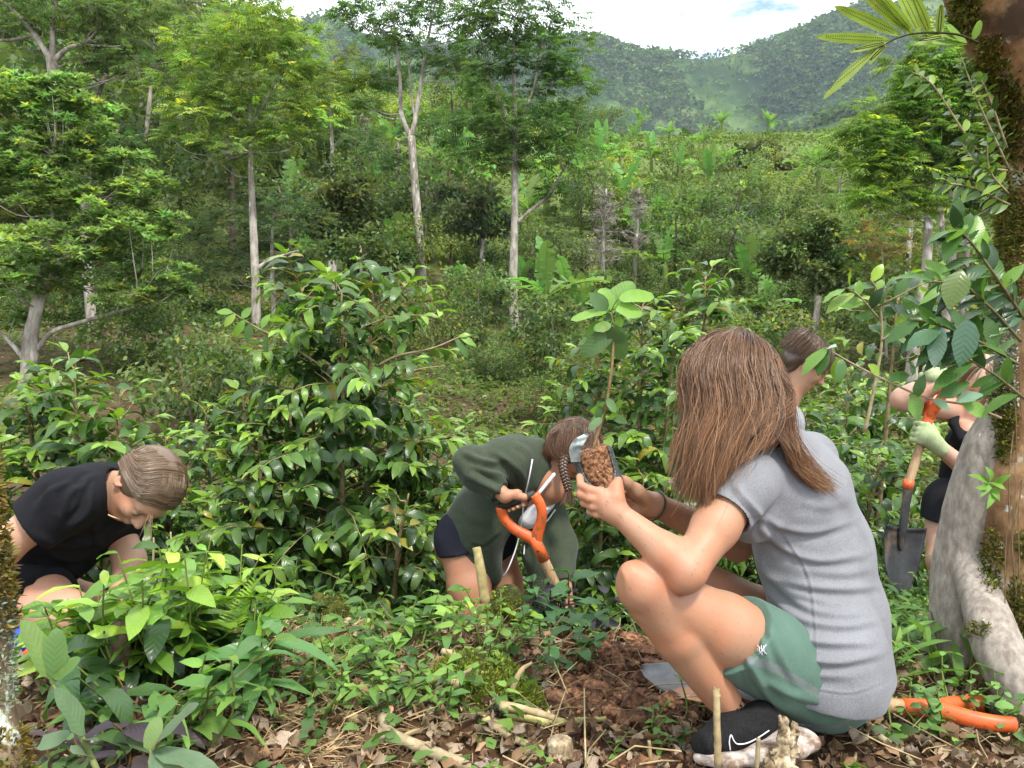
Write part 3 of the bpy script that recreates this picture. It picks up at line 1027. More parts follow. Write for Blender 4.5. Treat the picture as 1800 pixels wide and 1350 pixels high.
# ---- far woods on the mountains: too many to count
rng = np.random.default_rng(909)
mb = MB()
nF = 46000
d = np.sqrt(rng.uniform(100 ** 2, 992 ** 2, nF))
px = rng.uniform(-150, 1950, nF)
x, y = (px - 900) / F * d, d
wood = sum(np.sin(x * k[0] * 1.6 + y * k[1] * 1.6 + ph) * a for k, ph, a in _W2)
keep = (wood > -.25 - 2.2 * sstep(600, 930, d)) | (rng.random(nF) < .12)
x, y, d = x[keep], y[keep], d[keep]
hw = rng.uniform(2.2, 5.0, len(x)) * (.6 + d / 1400)
z = H(x, y)
K = 9
dirs = rand_dirs(rng, len(x) * K, -.3, 1)
idx = np.repeat(np.arange(len(x)), K)
c0 = np.stack((x, y, z + hw * .7), -1)
p = c0[idx] + dirs * (hw[idx] * rng.uniform(.7, 1, len(idx)))[:, None] * np.array((1, 1, .8))
col = leafcol(rng, len(idx), (.034, .060, .022), idx=idx, cvar=.4, var=.15)
leaves(mb, p, norm(dirs + rng.normal(size=dirs.shape) * .7 - np.array((0, 0, .3))), (0, 0, 1) + rng.normal(size=dirs.shape) * .3, hw[idx] * .75, hw[idx] * .38, col, lod=0, fold=.2)
tag(mb.build('woodland', M['leaf_far']), 'dense far-off woods patching the mountain sides', kind='stuff')

# leafy ground cover of the opposite slope
mb = MB()
nG = 150000
d = np.exp(rng.uniform(math.log(7.5), math.log(105), nG))
px = rng.uniform(-100, 1900, nG)
x, y = (px - 900) / F * d, d
pat = sum(np.sin(x * k[0] * 9 + y * k[1] * 9 + ph) * a for k, ph, a in _W[:12]) / 20
keep = rng.random(nG) < np.clip(.8 + pat, .25, 1)
x, y, d = x[keep], y[keep], d[keep]
z = H(x, y)
L = (.035 + .0045 * d) * rng.uniform(.5, 1.5, len(x))
dirs = rand_dirs(rng, len(x), .1, .8)
col = leafcol(rng, len(x), (.05, .085, .022), var=.35, yellow=.05)
for q in range(2):
    dirs = rand_dirs(rng, len(x), .25, .95)
    leaves(mb, np.stack((x, y, z), -1) + rng.normal(size=(len(x), 3)) * .05, dirs, (0, 0, 1) + rng.normal(size=dirs.shape) * .3, L, L * .25, col, lod=0, droop=.8)
tag(mb.build('ground_cover', M['leaf_far']), 'low green herbs and grass over the opposite slope', kind='stuff')
# ---------------------------------------------------------------- implicit bodies: smooth union of tapered forms -> one closed surface
class Body:
    def __init__(self):
        self.p = []

    def cap(self, a, b, ra, rb=None, k=.02, flat=None, clip=None, sub=False):
        """tapered capsule; flat=(axis, factor) widens it along the axis; clip=[(point, normal)] keeps the side against the normal"""
        self.p.append(('c', np.array(a, float), np.array(b, float), ra, ra if rb is None else rb, k, flat, clip, sub))
        return self

    def chain(self, pts, rads, k=.02, **kw):
        for i in range(len(pts) - 1):
            self.cap(pts[i], pts[i + 1], rads[i], rads[i + 1], k, **kw)
        return self

    def ell(self, c, r, ax=None, k=.02, clip=None, sub=False):
        self.p.append(('e', np.array(c, float), np.array(r, float), np.eye(3) if ax is None else np.array(ax, float), 0, k, None, clip, sub))
        return self

    def new(self):
        """forms added from here on meet the earlier ones in a crease instead of blending"""
        self.p.append('new')
        return self

    def grow(self, g):
        b = Body()
        for q in self.p:
            q = list(q)
            if q[0] == 'c':
                q[3] += g
                q[4] += g
            else:
                q[2] = q[2] + g
            b.p.append(tuple(q))
        return b

    def mesh(self, res):
        lo, hi = [], []
        bbs = []
        for q in self.p:
            if q == 'new':
                bbs.append((0, 0))
                continue
            if q[0] == 'c':
                _, a, b, ra, rb, k, flat, clip, sub = q
                R = max(ra, rb) * (flat[1] if flat is not None and flat[1] > 1 else 1)
                l0, h0 = np.minimum(a, b) - R, np.maximum(a, b) + R
            else:
                R = np.max(q[2])
                l0, h0 = q[1] - R, q[1] + R
            bbs.append((l0, h0))
            if not q[8]:
                lo.append(l0)
                hi.append(h0)
        lo = np.min(lo, 0) - 3 * res
        hi = np.max(hi, 0) + 3 * res
        n = np.ceil((hi - lo) / res).astype(int) + 1
        D = np.full(n, 1.0, np.float32)
        ax = [lo[i] + res * np.arange(n[i]) for i in range(3)]
        done = None
        for q, (l0, h0) in zip(self.p, bbs):
            if q == 'new':
                done = D if done is None else blend(done, D, .007)
                D = np.full(n, 1.0, np.float32)
                continue
            k = q[5]
            mg = k + 3 * res
            i0 = np.clip(np.floor((l0 - mg - lo) / res).astype(int), 0, n)
            i1 = np.clip(np.ceil((h0 + mg - lo) / res).astype(int) + 1, 0, n)
            if np.any(i1 <= i0):
                continue
            X = ax[0][i0[0]:i1[0]][:, None, None]
            Y = ax[1][i0[1]:i1[1]][None, :, None]
            Z = ax[2][i0[2]:i1[2]][None, None, :]
            if q[0] == 'c':
                _, a, b, ra, rb, k, flat, clip, sub = q
                px_, py_, pz_ = X - a[0], Y - a[1], Z - a[2]
                ab = b - a
                if flat is not None:
                    s, f = norm(np.array(flat[0], float)), flat[1]
                    g = 1 / f - 1
                    dt = (px_ * s[0] + py_ * s[1] + pz_ * s[2]) * g
                    px_, py_, pz_ = px_ + s[0] * dt, py_ + s[1] * dt, pz_ + s[2] * dt
                    ab = ab + s * (ab @ s) * g
                L2 = max(ab @ ab, 1e-9)
                t = np.clip((px_ * ab[0] + py_ * ab[1] + pz_ * ab[2]) / L2, 0, 1)
                d = np.sqrt((px_ - t * ab[0]) ** 2 + (py_ - t * ab[1]) ** 2 + (pz_ - t * ab[2]) ** 2) - (ra + (rb - ra) * t)
            else:
                _, c, r, A, _x, k, _f, clip, sub = q
                px_, py_, pz_ = X - c[0], Y - c[1], Z - c[2]
                e = 0
                e2 = 0
                for i in range(3):
                    w = px_ * A[i][0] + py_ * A[i][1] + pz_ * A[i][2]
                    e = e + (w / r[i]) ** 2
                    e2 = e2 + (w / r[i] ** 2) ** 2
                k0 = np.sqrt(e)
                d = k0 * (k0 - 1) / np.maximum(np.sqrt(e2), 1e-6)
            if clip:
                for (cp, cn) in clip:
                    cn = norm(np.array(cn, float))
                    d = np.maximum(d, (X - cp[0]) * cn[0] + (Y - cp[1]) * cn[1] + (Z - cp[2]) * cn[2])
            sl = tuple(slice(i0[i], i1[i]) for i in range(3))
            C = D[sl]
            if sub:
                h = np.maximum(k - np.abs(C + d), 0) / max(k, 1e-6)
                D[sl] = np.maximum(C, -d) + h * h * k * .25
            elif k > 0:
                h = np.maximum(k - np.abs(C - d), 0) / k
                D[sl] = np.minimum(C, d) - h * h * k * .25
            else:
                D[sl] = np.minimum(C, d)
        if done is not None:
            D = blend(done, D, .007)
        return surface_nets(D, lo, res)


def blend(a, b, k):
    h = np.maximum(k - np.abs(a - b), 0) / k
    return np.minimum(a, b) - h * h * k * .25


def surface_nets(D, lo, res):
    s = D < 0
    nx, ny, nz = D.shape
    c = s[:-1, :-1, :-1].astype(np.int8)
    cs = np.zeros((nx - 1, ny - 1, nz - 1), np.int8)
    for a in (0, 1):
        for b in (0, 1):
            for d in (0, 1):
                cs += s[a:nx - 1 + a, b:ny - 1 + b, d:nz - 1 + d]
    act = (cs > 0) & (cs < 8)
    I = np.argwhere(act)
    idx = np.full(act.shape, -1, np.int32)
    idx[act] = np.arange(len(I))
    off = np.array([(a, b, d) for a in (0, 1) for b in (0, 1) for d in (0, 1)])
    V = np.stack([D[I[:, 0] + o[0], I[:, 1] + o[1], I[:, 2] + o[2]] for o in off], 1)
    acc = np.zeros((len(I), 3))
    cnt = np.zeros(len(I))
    for i in range(8):
        for j in range(i + 1, 8):
            if np.abs(off[i] - off[j]).sum() != 1:
                continue
            a, b = V[:, i], V[:, j]
            m = (a < 0) != (b < 0)
            t = np.where(m, a / np.where(m, a - b, 1), 0)
            pt = off[i][None] + t[:, None] * (off[j] - off[i])[None]
            acc[m] += pt[m]
            cnt[m] += 1
    v = lo + res * (I + acc / np.maximum(cnt, 1)[:, None])
    F = []
    for axn in range(3):
        sl0 = [slice(1, -1)] * 3
        sl1 = [slice(1, -1)] * 3
        sl0[axn] = slice(0, -1)
        sl1[axn] = slice(1, None)
        a, b = s[tuple(sl0)], s[tuple(sl1)]
        e = np.argwhere(a != b)
        ee = e + 1
        ee[:, axn] -= 1
        inside = s[ee[:, 0], ee[:, 1], ee[:, 2]]
        u, w = (axn + 1) % 3, (axn + 2) % 3
        q = []
        for du, dw in ((-1, -1), (0, -1), (0, 0), (-1, 0)):
            k = ee.copy()
            k[:, u] += du
            k[:, w] += dw
            q.append(idx[k[:, 0], k[:, 1], k[:, 2]])
        q = np.stack(q, 1)
        q[~inside] = q[~inside][:, ::-1]
        F.append(q)
    return v, np.concatenate(F)


def vnormals(v, f):
    nrm = np.cross(v[f[:, 2]] - v[f[:, 0]], v[f[:, 3]] - v[f[:, 1]])
    N = np.zeros_like(v)
    for i in range(4):
        for a in range(3):
            N[:, a] += np.bincount(f[:, i], nrm[:, a], len(v))
    return norm(N)


def relax(v, f, it=2, w=.5):
    E = np.concatenate((f[:, [0, 1]], f[:, [1, 2]], f[:, [2, 3]], f[:, [3, 0]]))
    deg = np.bincount(E[:, 0], minlength=len(v)) + np.bincount(E[:, 1], minlength=len(v))
    for _ in range(it):
        S_ = np.zeros_like(v)
        for a in range(3):
            S_[:, a] = np.bincount(E[:, 0], v[E[:, 1], a], len(v)) + np.bincount(E[:, 1], v[E[:, 0], a], len(v))
        v = lerp(v, S_ / deg[:, None], w)
    return v


def folds(v, f, lines, amp=.004, width=9, facing=True, broad=None):
    """cloth folds: raised ridges with a shallow valley beside, along lines traced over the garment"""
    N = vnormals(v, f)
    x, y, d = to_px(v)
    view = norm(v - np.array((0, 0, CAMZ)))
    w0 = sstep(.0, .45, -np.sum(view * N, 1)) if facing else 1
    h = np.zeros(len(v))
    for ln in lines:
        a_, w_ = amp, width
        if isinstance(ln, tuple):
            ln, a_, w_ = ln
        p = catmull([(q[0], q[1], 0) for q in ln], 8)[:, :2]
        best = np.full(len(v), 1e9)
        sd = np.zeros(len(v))
        tt = np.zeros(len(v))
        bb = (x > p[:, 0].min() - 5 * w_) & (x < p[:, 0].max() + 5 * w_) & (y > p[:, 1].min() - 5 * w_) & (y < p[:, 1].max() + 5 * w_)
        xi, yi = x[bb], y[bb]
        bs, sg, tg = np.full(len(xi), 1e9), np.zeros(len(xi)), np.zeros(len(xi))
        m = len(p) - 1
        for i in range(m):
            a, b = p[i], p[i + 1]
            ab = b - a
            L = max(ab @ ab, 1e-6)
            t = np.clip(((xi - a[0]) * ab[0] + (yi - a[1]) * ab[1]) / L, 0, 1)
            dx, dy = xi - a[0] - t * ab[0], yi - a[1] - t * ab[1]
            dd = np.hypot(dx, dy)
            k = dd < bs
            bs[k] = dd[k]
            sg[k] = (np.sign(ab[0] * dy - ab[1] * dx) * dd)[k]
            tg[k] = ((i + t) / m)[k]
        ends = np.sin(np.clip(tg, 0.02, .98) * math.pi) ** .6
        prof = np.exp(-(bs / w_) ** 2) - .8 * np.exp(-((sg - 1.5 * w_) / w_) ** 2)
        h[bb] += a_ * prof * ends
    return v + N * (h * w0)[:, None]


def sines(v, f, amp, scale, seed=0, n=5):
    r = np.random.default_rng(seed)
    N = vnormals(v, f)
    h = sum(np.sin(v @ (norm(r.normal(size=3)) * scale * r.uniform(.6, 1.6)) + r.uniform(0, 6)) for _ in range(n)) / n
    return v + N * (h * amp)[:, None]


def put(name, v, f, mat, parent, col=None):
    mb = MB()
    inv, q = np.zeros(3), parent
    while q is not None:
        inv = inv - np.array(q.location)
        q = q.parent
    mb.add(v + inv, f, col)
    return mb.build(name, mat, parent)


def add_head(B, c, fwd, up, s=1.0, k=.012, nose=1.0):
    """cranium, jaw, brow, nose, lips, ears; c = centre of the skull"""
    f = norm(np.array(fwd, float))
    u = norm(np.array(up, float) - f * (np.array(up, float) @ f))
    r = np.cross(f, u)
    c = np.array(c, float)
    q = lambda a, b, z: c + (f * a + r * b + u * z) * s
    A = [f, r, u]
    B.ell(q(-.006, 0, .018), np.array((.094, .074, .086)) * s, A, k=.01)
    B.ell(q(.028, 0, -.040), np.array((.056, .056, .066)) * s, A, k=.03)
    B.ell(q(.046, 0, -.080), np.array((.026, .028, .022)) * s, A, k=.03)      # chin
    B.ell(q(.072, 0, .020), np.array((.014, .048, .012)) * s, A, k=.02)       # brow
    for sg in (-1, 1):
        B.ell(q(.060, sg * .034, -.022), np.array((.022, .020, .020)) * s, A, k=.02)   # cheek
        B.ell(q(.083, sg * .031, .000), np.array((.012, .015, .009)) * s, A, k=.01, sub=True)   # eye socket
        B.ell(q(.074, sg * .031, .000), np.array((.013, .014, .010)) * s, A, k=.004)   # eye lid
        B.ell(q(-.006, sg * .076, -.008), np.array((.018, .007, .030)) * s, A, k=.006)  # ear
        B.ell(q(-.002, sg * .083, -.006), np.array((.009, .006, .016)) * s, A, k=.004, sub=True)
        B.ell(q(.090, sg * .012, -.030), np.array((.010, .008, .008)) * s, A, k=.006)
    B.cap(q(.084, 0, .010), q(.104 * (.9 + .1 * nose), 0, -.024), .007 * s, .011 * s, k=.012)   # nose
    B.ell(q(.083, 0, -.052), np.array((.012, .022, .0055)) * s, A, k=.005)
    B.ell(q(.081, 0, -.061), np.array((.012, .019, .006)) * s, A, k=.004)
    return q, A


def eyes(q, A, s, parent, side=(1, -1), closed=False):
    mb = MB()
    inv = -np.array(parent.location)
    for sg in side:
        c = q(.0855, sg * .031, .000) + inv
        # lashes / lid line as a thin dark arc
        T = np.linspace(-1, 1, 9)
        pts = [c + (A[1] * t * .013 + A[2] * (-.004 + .003 * t * t) + A[0] * (.001 - .003 * t * t)) * s for t in T]
        tube(mb, pts, .0011 * s, 5, col=(.05, .03, .02))
        pts = [c + (A[1] * t * .017 + A[2] * (.021 - .004 * t * t) + A[0] * (.0035 - .006 * t * t)) * s for t in T]
        tube(mb, pts, np.interp(T, [-1, 0, 1], [.0012, .0026, .001]) * s, 5, col=(.10, .06, .04))
    return mb.build('eyelashes_and_brows', M['hair'], parent)


def finger(B, pts, r=.0085, k=.004):
    B.chain(pts, np.linspace(r, r * .78, len(pts)), k=k)


def hand_grip(B, wrist, axis_pt, axis_dir, back, side=1, s=1.0, r_obj=.016, k=.006):
    """a fist closed round a bar. wrist: joint; axis_pt: where the bar passes through the palm; axis_dir: from little finger to index;
    back: direction out of the back of the hand"""
    ad = norm(np.array(axis_dir, float))
    bk = norm(np.array(back, float) - ad * (np.array(back, float) @ ad))
    fw = norm(np.cross(ad, bk)) * side       # direction knuckles point along (from wrist onwards)
    if fw @ (axis_pt - wrist) < 0:
        fw = -fw
    c = np.array(axis_pt, float)
    R = r_obj + .010 * s
    for i, (o, ln) in enumerate(((-.030, .85), (-.010, .96), (.010, 1.0), (.030, .94))):
        base = c + ad * o * s + bk * (R + .002) - fw * .012 * s
        mcp = c + ad * o * s + bk * (R + .004) + fw * .004 * s
        B.cap(lerp(wrist, base, .35), mcp, .014 * s, .0115 * s, k=.014)
        p = [mcp]
        for t, rr_ in ((55, 1.0), (120, 1.0), (190, 1.0), (235, 1.0)):
            a = math.radians(t * ln)
            p.append(c + ad * o * s + (bk * math.cos(a) + fw * math.sin(a)) * R)
        finger(B, p, .0092 * s, k=k * .6)
    th0 = lerp(wrist, c, .45) + ad * .03 * s
    B.chain([th0, c + ad * .046 * s - fw * .006 * s + bk * .004, c + ad * .030 * s - bk * R * .8 + fw * .004, c + ad * .012 * s - bk * R * 1.05 + fw * .016 * s], [.016 * s, .0125 * s, .011 * s, .009 * s], k=.008)


def strands(mb, guides, n, rad, rng, dark, light, tipk=.5, seg=3, m=16, jit=.006, span=1.0, curl=0.0, ragged=.25, inv=0, wave=0.0, locks=0, lock_r=.012):
    """hair strands interpolated between neighbouring guide lines"""
    G_ = []
    for g in guides:
        p = catmull(g, 8)
        L = np.concatenate(([0], np.cumsum(np.linalg.norm(np.diff(p, axis=0), axis=1))))
        t = np.linspace(0, L[-1], m)
        G_.append(np.stack([np.interp(t, L, p[:, i]) for i in range(3)], 1))
    G_ = np.array(G_)
    u = rng.uniform(0, len(G_) - 1.0001, n)
    if locks:      # strands gather into tapering locks
        u0 = np.sort(rng.uniform(0, len(G_) - 1.0001, locks))
        li = rng.integers(0, locks, n)
        u = np.clip(u0[li] + rng.normal(size=n) * .05, 0, len(G_) - 1.0001)
    k = u.astype(int)
    fr = (u - k)[:, None, None]
    fr = fr * fr * (3 - 2 * fr) * .6 + fr * .4
    p = G_[k] * (1 - fr) + G_[k + 1] * fr
    T = np.linspace(0, 1, m)
    end = 1 - rng.uniform(0, ragged, n) ** 1.5
    if locks:
        end = np.clip(1 - (rng.uniform(0, ragged, locks) ** 1.3)[li] - rng.uniform(0, .12, n), .3, 1)
    # shorten strands by resampling towards their root
    tt = T[None] * end[:, None] * (m - 1)
    a = np.clip(tt.astype(int), 0, m - 2)
    w = (tt - a)[..., None]
    p = np.take_along_axis(p, a[..., None].repeat(3, 2), 1) * (1 - w) + np.take_along_axis(p, (a + 1)[..., None].repeat(3, 2), 1) * w
    off = rng.normal(size=(n, 1, 3)) * jit * (.35 + T[None, :, None] * 1.2)
    if locks:
        off = off * .35 + norm(rng.normal(size=(n, 1, 3))) * rng.uniform(0, 1, (n, 1, 1)) ** .5 * lock_r * (np.interp(T, [0, .2, .55, .85, 1], [.35, .8, 1.0, .55, .2]))[None, :, None] + \
            (rng.normal(size=(locks, 3)) * lock_r * .5)[li][:, None] * T[None, :, None]
    wv = rng.normal(size=(n, 1, 3)) * curl * np.sin(T[None, :, None] * rng.uniform(5, 12, (n, 1, 1)) + rng.uniform(0, 6, (n, 1, 1))) * T[None, :, None]
    p = p + off + wv
    if wave:      # whole locks bend together
        lk = li if locks else (u * 6).astype(int)
        rw = np.random.default_rng(17)
        nl = lk.max() + 1
        wd, wp, wf = norm(rw.normal(size=(nl, 3))), rw.uniform(0, 6.28, nl), rw.uniform(4, 9, nl)
        p = p + wd[lk][:, None] * (wave * np.sin(T[None] * wf[lk][:, None] + wp[lk][:, None]) * T[None] ** 1.2)[..., None]
    t = norm(np.gradient(p, axis=1))
    ref = norm(rng.normal(size=(n, 1, 3)))
    A = norm(np.cross(t, np.broadcast_to(ref, t.shape)))
    Bv = np.cross(t, A)
    th = np.arange(seg) * 2 * math.pi / seg
    rr_ = rad * (1 - .7 * T[None] ** 3) * rng.uniform(.6, 1.3, (n, 1))
    v = p[:, :, None] + (A[:, :, None] * np.cos(th)[None, None, :, None] + Bv[:, :, None] * np.sin(th)[None, None, :, None]) * rr_[:, :, None, None]
    base = np.arange(n)[:, None, None] * (m * seg)
    i = np.arange(m - 1)[None, :, None] * seg
    j = np.arange(seg)[None, None]
    j2 = (j + 1) % seg
    fa = np.stack((base + i + j, base + i + j2, base + i + seg + j2, base + i + seg + j), -1).reshape(-1, 4)
    # colour groups: locks share a tone
    lock = li if locks else (u * 9).astype(int)
    tone = (np.random.default_rng(3).normal(size=lock.max() + 2)[lock] * .16 + rng.normal(size=n) * .12)[:, None]
    mixv = np.clip(T[None] ** 1.3 * tipk + .22 + tone * .55, 0, 1)[..., None]
    c = (np.array(dark)[None, None] * (1 - mixv) + np.array(light)[None, None] * mixv)
    c = np.repeat(c.reshape(-1, 3), seg, 0)
    mb.add(v.reshape(-1, 3) + inv, fa, c)


def surf_pt(v, px, py, lift=.0015):
    """front-most surface point of a mesh behind a photo pixel"""
    x, y, d = to_px(v)
    k = (np.hypot(x - px, y - py) < 7)
    if not k.any():
        k = np.hypot(x - px, y - py) < 20
    dd = d[k].min()
    return P(px, py, dd - lift)


# materials of people
m, n, l = mat_new('skin')
out = N_(n, 'OutputMaterial')
at = N_(n, 'Attribute', attribute_name='col')
tc = N_(n, 'TexCoord')
nz = N_(n, 'TexNoise', Scale=14.0, Detail=4.0)
l.new(tc.outputs['Object'], nz.inputs['Vector'])
rp = ramp(n, [(.38, (1.05, .92, .86)), (.62, (.93, 1.0, 1.03))])
l.new(nz.outputs['Fac'], rp.inputs[0])
nz2 = N_(n, 'TexNoise', Scale=120.0, Detail=3.0)
l.new(tc.outputs['Object'], nz2.inputs['Vector'])
c1 = mixc(n, l, 1.0, at.outputs['Color'], rp.outputs[0], 'MULTIPLY')
bs = N_(n, 'BsdfPrincipled', Roughness=0.52)
bs.inputs['Specular IOR Level'].default_value = 0.4
bs.inputs['Subsurface Weight'].default_value = 0.12
bs.inputs['Subsurface Radius'].default_value = (1, .35, .2)
bs.inputs['Subsurface Scale'].default_value = .012
nz3 = N_(n, 'TexNoise', Scale=420.0, Detail=2.0)
l.new(tc.outputs['Object'], nz3.inputs['Vector'])
bp = N_(n, 'Bump', Strength=.35, Distance=.0012)
l.new(nz2.outputs['Fac'], bp.inputs['Height'])
bp3 = N_(n, 'Bump', Strength=.3, Distance=.0006)
l.new(nz3.outputs['Fac'], bp3.inputs['Height'])
l.new(bp.outputs[0], bp3.inputs['Normal'])
l.new(bp3.outputs[0], bs.inputs['Normal'])
rq = ramp(n, [(.0, (1, 1, 1)), (.66, (1, 1, 1)), (.72, (.80, .70, .62))])
l.new(nz2.outputs['Fac'], rq.inputs[0])
c1 = mixc(n, l, 1.0, c1, rq.outputs[0], 'MULTIPLY')
l.new(c1, bs.inputs['Base Color'])
l.new(bs.outputs[0], out.inputs['Surface'])
M['skin'] = m

m, n, l = mat_new('hair')
out = N_(n, 'OutputMaterial')
at = N_(n, 'Attribute', attribute_name='col')
bs = N_(n, 'BsdfPrincipled', Roughness=0.34)
bs.inputs['Specular IOR Level'].default_value = 0.6
l.new(at.outputs['Color'], bs.inputs['Base Color'])
l.new(bs.outputs[0], out.inputs['Surface'])
M['hair'] = m


def cloth_mat(name, c0, c1, weave=700, rough=.9, bump=.15, big=20, tint=None):
    m, n, l = mat_new(name)
    out = N_(n, 'OutputMaterial')
    tc = N_(n, 'TexCoord')
    nz = N_(n, 'TexNoise', Scale=weave, Detail=2.0)
    mp = N_(n, 'Mapping')
    mp.inputs['Scale'].default_value = (1, 1, .35)
    l.new(tc.outputs['Object'], mp.inputs['Vector'])
    l.new(mp.outputs[0], nz.inputs['Vector'])
    rp = ramp(n, [(.3, c0), (.7, c1)])
    l.new(nz.outputs['Fac'], rp.inputs[0])
    nb = N_(n, 'TexNoise', Scale=big, Detail=5.0)
    l.new(tc.outputs['Object'], nb.inputs['Vector'])
    rb = ramp(n, [(.3, (.88, .88, .88)), (.7, (1.08, 1.08, 1.08))])
    l.new(nb.outputs['Fac'], rb.inputs[0])
    col = mixc(n, l, 1.0, rp.outputs[0], rb.outputs[0], 'MULTIPLY')
    at = N_(n, 'Attribute', attribute_name='col')
    col = mixc(n, l, 1.0, col, at.outputs['Color'], 'MULTIPLY')
    bs = N_(n, 'BsdfPrincipled', Roughness=rough)
    bs.inputs['Specular IOR Level'].default_value = 0.2
    bs.inputs['Sheen Weight'].default_value = 0.1 if c1[1] > .03 else 0.0
    l.new(col, bs.inputs['Base Color'])
    bp = N_(n, 'Bump', Strength=bump, Distance=.0012)
    l.new(nz.outputs['Fac'], bp.inputs['Height'])
    bp2 = N_(n, 'Bump', Strength=.35, Distance=.004)
    l.new(nb.outputs['Fac'], bp2.inputs['Height'])
    l.new(bp.outputs[0], bp2.inputs['Normal'])
    l.new(bp2.outputs[0], bs.inputs['Normal'])
    l.new(bs.outputs[0], out.inputs['Surface'])
    return m


M['grey_tee'] = cloth_mat('grey_heather', (.15, .153, .163), (.25, .253, .268), 800, big=14)
M['sage'] = cloth_mat('sage_cloth', (.072, .132, .100), (.092, .16, .122), 600, rough=.7)
M['olive_fleece'] = cloth_mat('olive_fleece', (.030, .040, .024), (.048, .060, .036), 260, big=30)
M['black_cloth'] = cloth_mat('black_cloth', (.006, .006, .008), (.014, .014, .017), 500)
M['navy_cloth'] = cloth_mat('dark_cloth', (.012, .012, .02), (.022, .022, .034), 500)
M['white_cloth'] = cloth_mat('white_cloth', (.6, .6, .62), (.75, .75, .77), 500)
M['pale_blue'] = cloth_mat('pale_blue_cloth', (.24, .25, .27), (.34, .36, .38), 500)
M['glove'] = cloth_mat('pale_green_knit', (.28, .35, .17), (.42, .48, .27), 300, bump=.4)
M['sole'] = noise_mat('dusty_white_rubber', [(.38, (.17, .11, .075)), (.5, (.38, .31, .26)), (.62, (.54, .49, .45))], 34, bump=.4)
M['shoe'] = cloth_mat('black_mesh', (.006, .006, .007), (.018, .017, .0165), 300, bump=.5)
M['orange'] = noise_mat('orange_plastic', [(.38, (.50, .085, .018)), (.62, (.70, .125, .028))], 9, rough=.45, bump=.2, bdist=.002, spec=.45, extra=[(22, .56, .64, (.30, .09, .035)), (60, .62, .66, (.20, .10, .05))], useattr=True)
M['wood'] = noise_mat('pale_ash_wood', [(.36, (.25, .15, .075)), (.5, (.38, .25, .13)), (.64, (.48, .34, .2))], 6, stretch=(9, 9, 1.2), rough=.6, bump=.2, bdist=.002, extra=[(14, .58, .68, (.26, .16, .09))])
M['black_steel'] = noise_mat('worn_black_steel', [(.3, (.012, .012, .013)), (.55, (.03, .03, .033)), (.75, (.09, .085, .08))], 12, rough=.5, bump=.25, bdist=.003, spec=.5, extra=[(7, .55, .66, (.14, .09, .06))])
M['grey_steel'] = noise_mat('muddy_grey_steel', [(.3, (.06, .06, .062)), (.6, (.16, .16, .16))], 10, rough=.55, bump=.25, bdist=.003, spec=.5, extra=[(5, .54, .6, (.36, .17, .08))])
M['black_grip'] = noise_mat('black_rubber', [(.3, (.015, .015, .015)), (.7, (.04, .04, .035))], 20, rough=.6, bump=.2, useattr=True)
M['gold'] = noise_mat('gold_chain', [(.3, (.7, .5, .25)), (.7, (.85, .65, .35))], 20, rough=.3, bump=0, spec=.8)

SKIN = (.40, .215, .128)
# ---------------------------------------------------------------- person squatting in front
def finger_px(B, pts, r=.0082, k=.003):
    finger(B, [P(*q) for q in pts], r, k)


rngH = np.random.default_rng(21)
rootA = empty('person', P(1420, 1290, 1.7))
SA = norm(P(1300, 850, 1.60) - P(1420, 790, 1.90))          # towards her left shoulder
UPA = np.array((0, 0, 1.0))
FA = norm(np.cross(UPA, SA) * 1.0)
if FA[0] > 0:
    FA = -FA
body = Body()
tor = [P(1462, 1168, 1.80), P(1462, 1085, 1.80), P(1432, 970, 1.80), P(1395, 865, 1.78), P(1368, 815, 1.76)]
tr_ = [.100, .098, .102, .098, .070]
for i in range(4):
    body.cap(tor[i], tor[i + 1], tr_[i], tr_[i + 1], k=.03, flat=(SA, 1.36))
shL, shR = P(1305, 852, 1.615), P(1424, 805, 1.915)
body.cap(P(1350, 820, 1.72), shL, .05, .054, k=.04)
body.cap(P(1380, 800, 1.80), shR, .05, .05, k=.04)
neckp = P(1345, 785, 1.745)
hc = P(1292, 697, 1.735)
body.cap(neckp, lerp(neckp, hc, .6), .052, .05, k=.03)
qA, AA = add_head(body, hc, (-.80, .52, -.30), (-.28, .1, 1), 1.03)
elL, wrL = P(1207, 1004, 1.495), P(1090, 905, 1.555)
body.cap(shL, lerp(shL, elL, .5), .050, .044, k=.02)
body.cap(lerp(shL, elL, .5), elL, .044, .036, k=.02)
mL = lerp(elL, wrL, .3)
body.cap(elL, mL, .033, .0355, k=.02)
body.cap(mL, wrL, .0365, .0225, k=.02)
body.ell(P(1197, 1027, 1.49), (.013, .013, .013), k=.03)
elR, wrR = P(1295, 958, 1.93), P(1156, 890, 1.765)
body.cap(shR, elR, .046, .038, k=.02)
mR = lerp(elR, wrR, .35)
body.cap(elR, mR, .036, .038, k=.02)
body.cap(mR, wrR, .038, .0245, k=.02, flat=(UPA, 1.12))
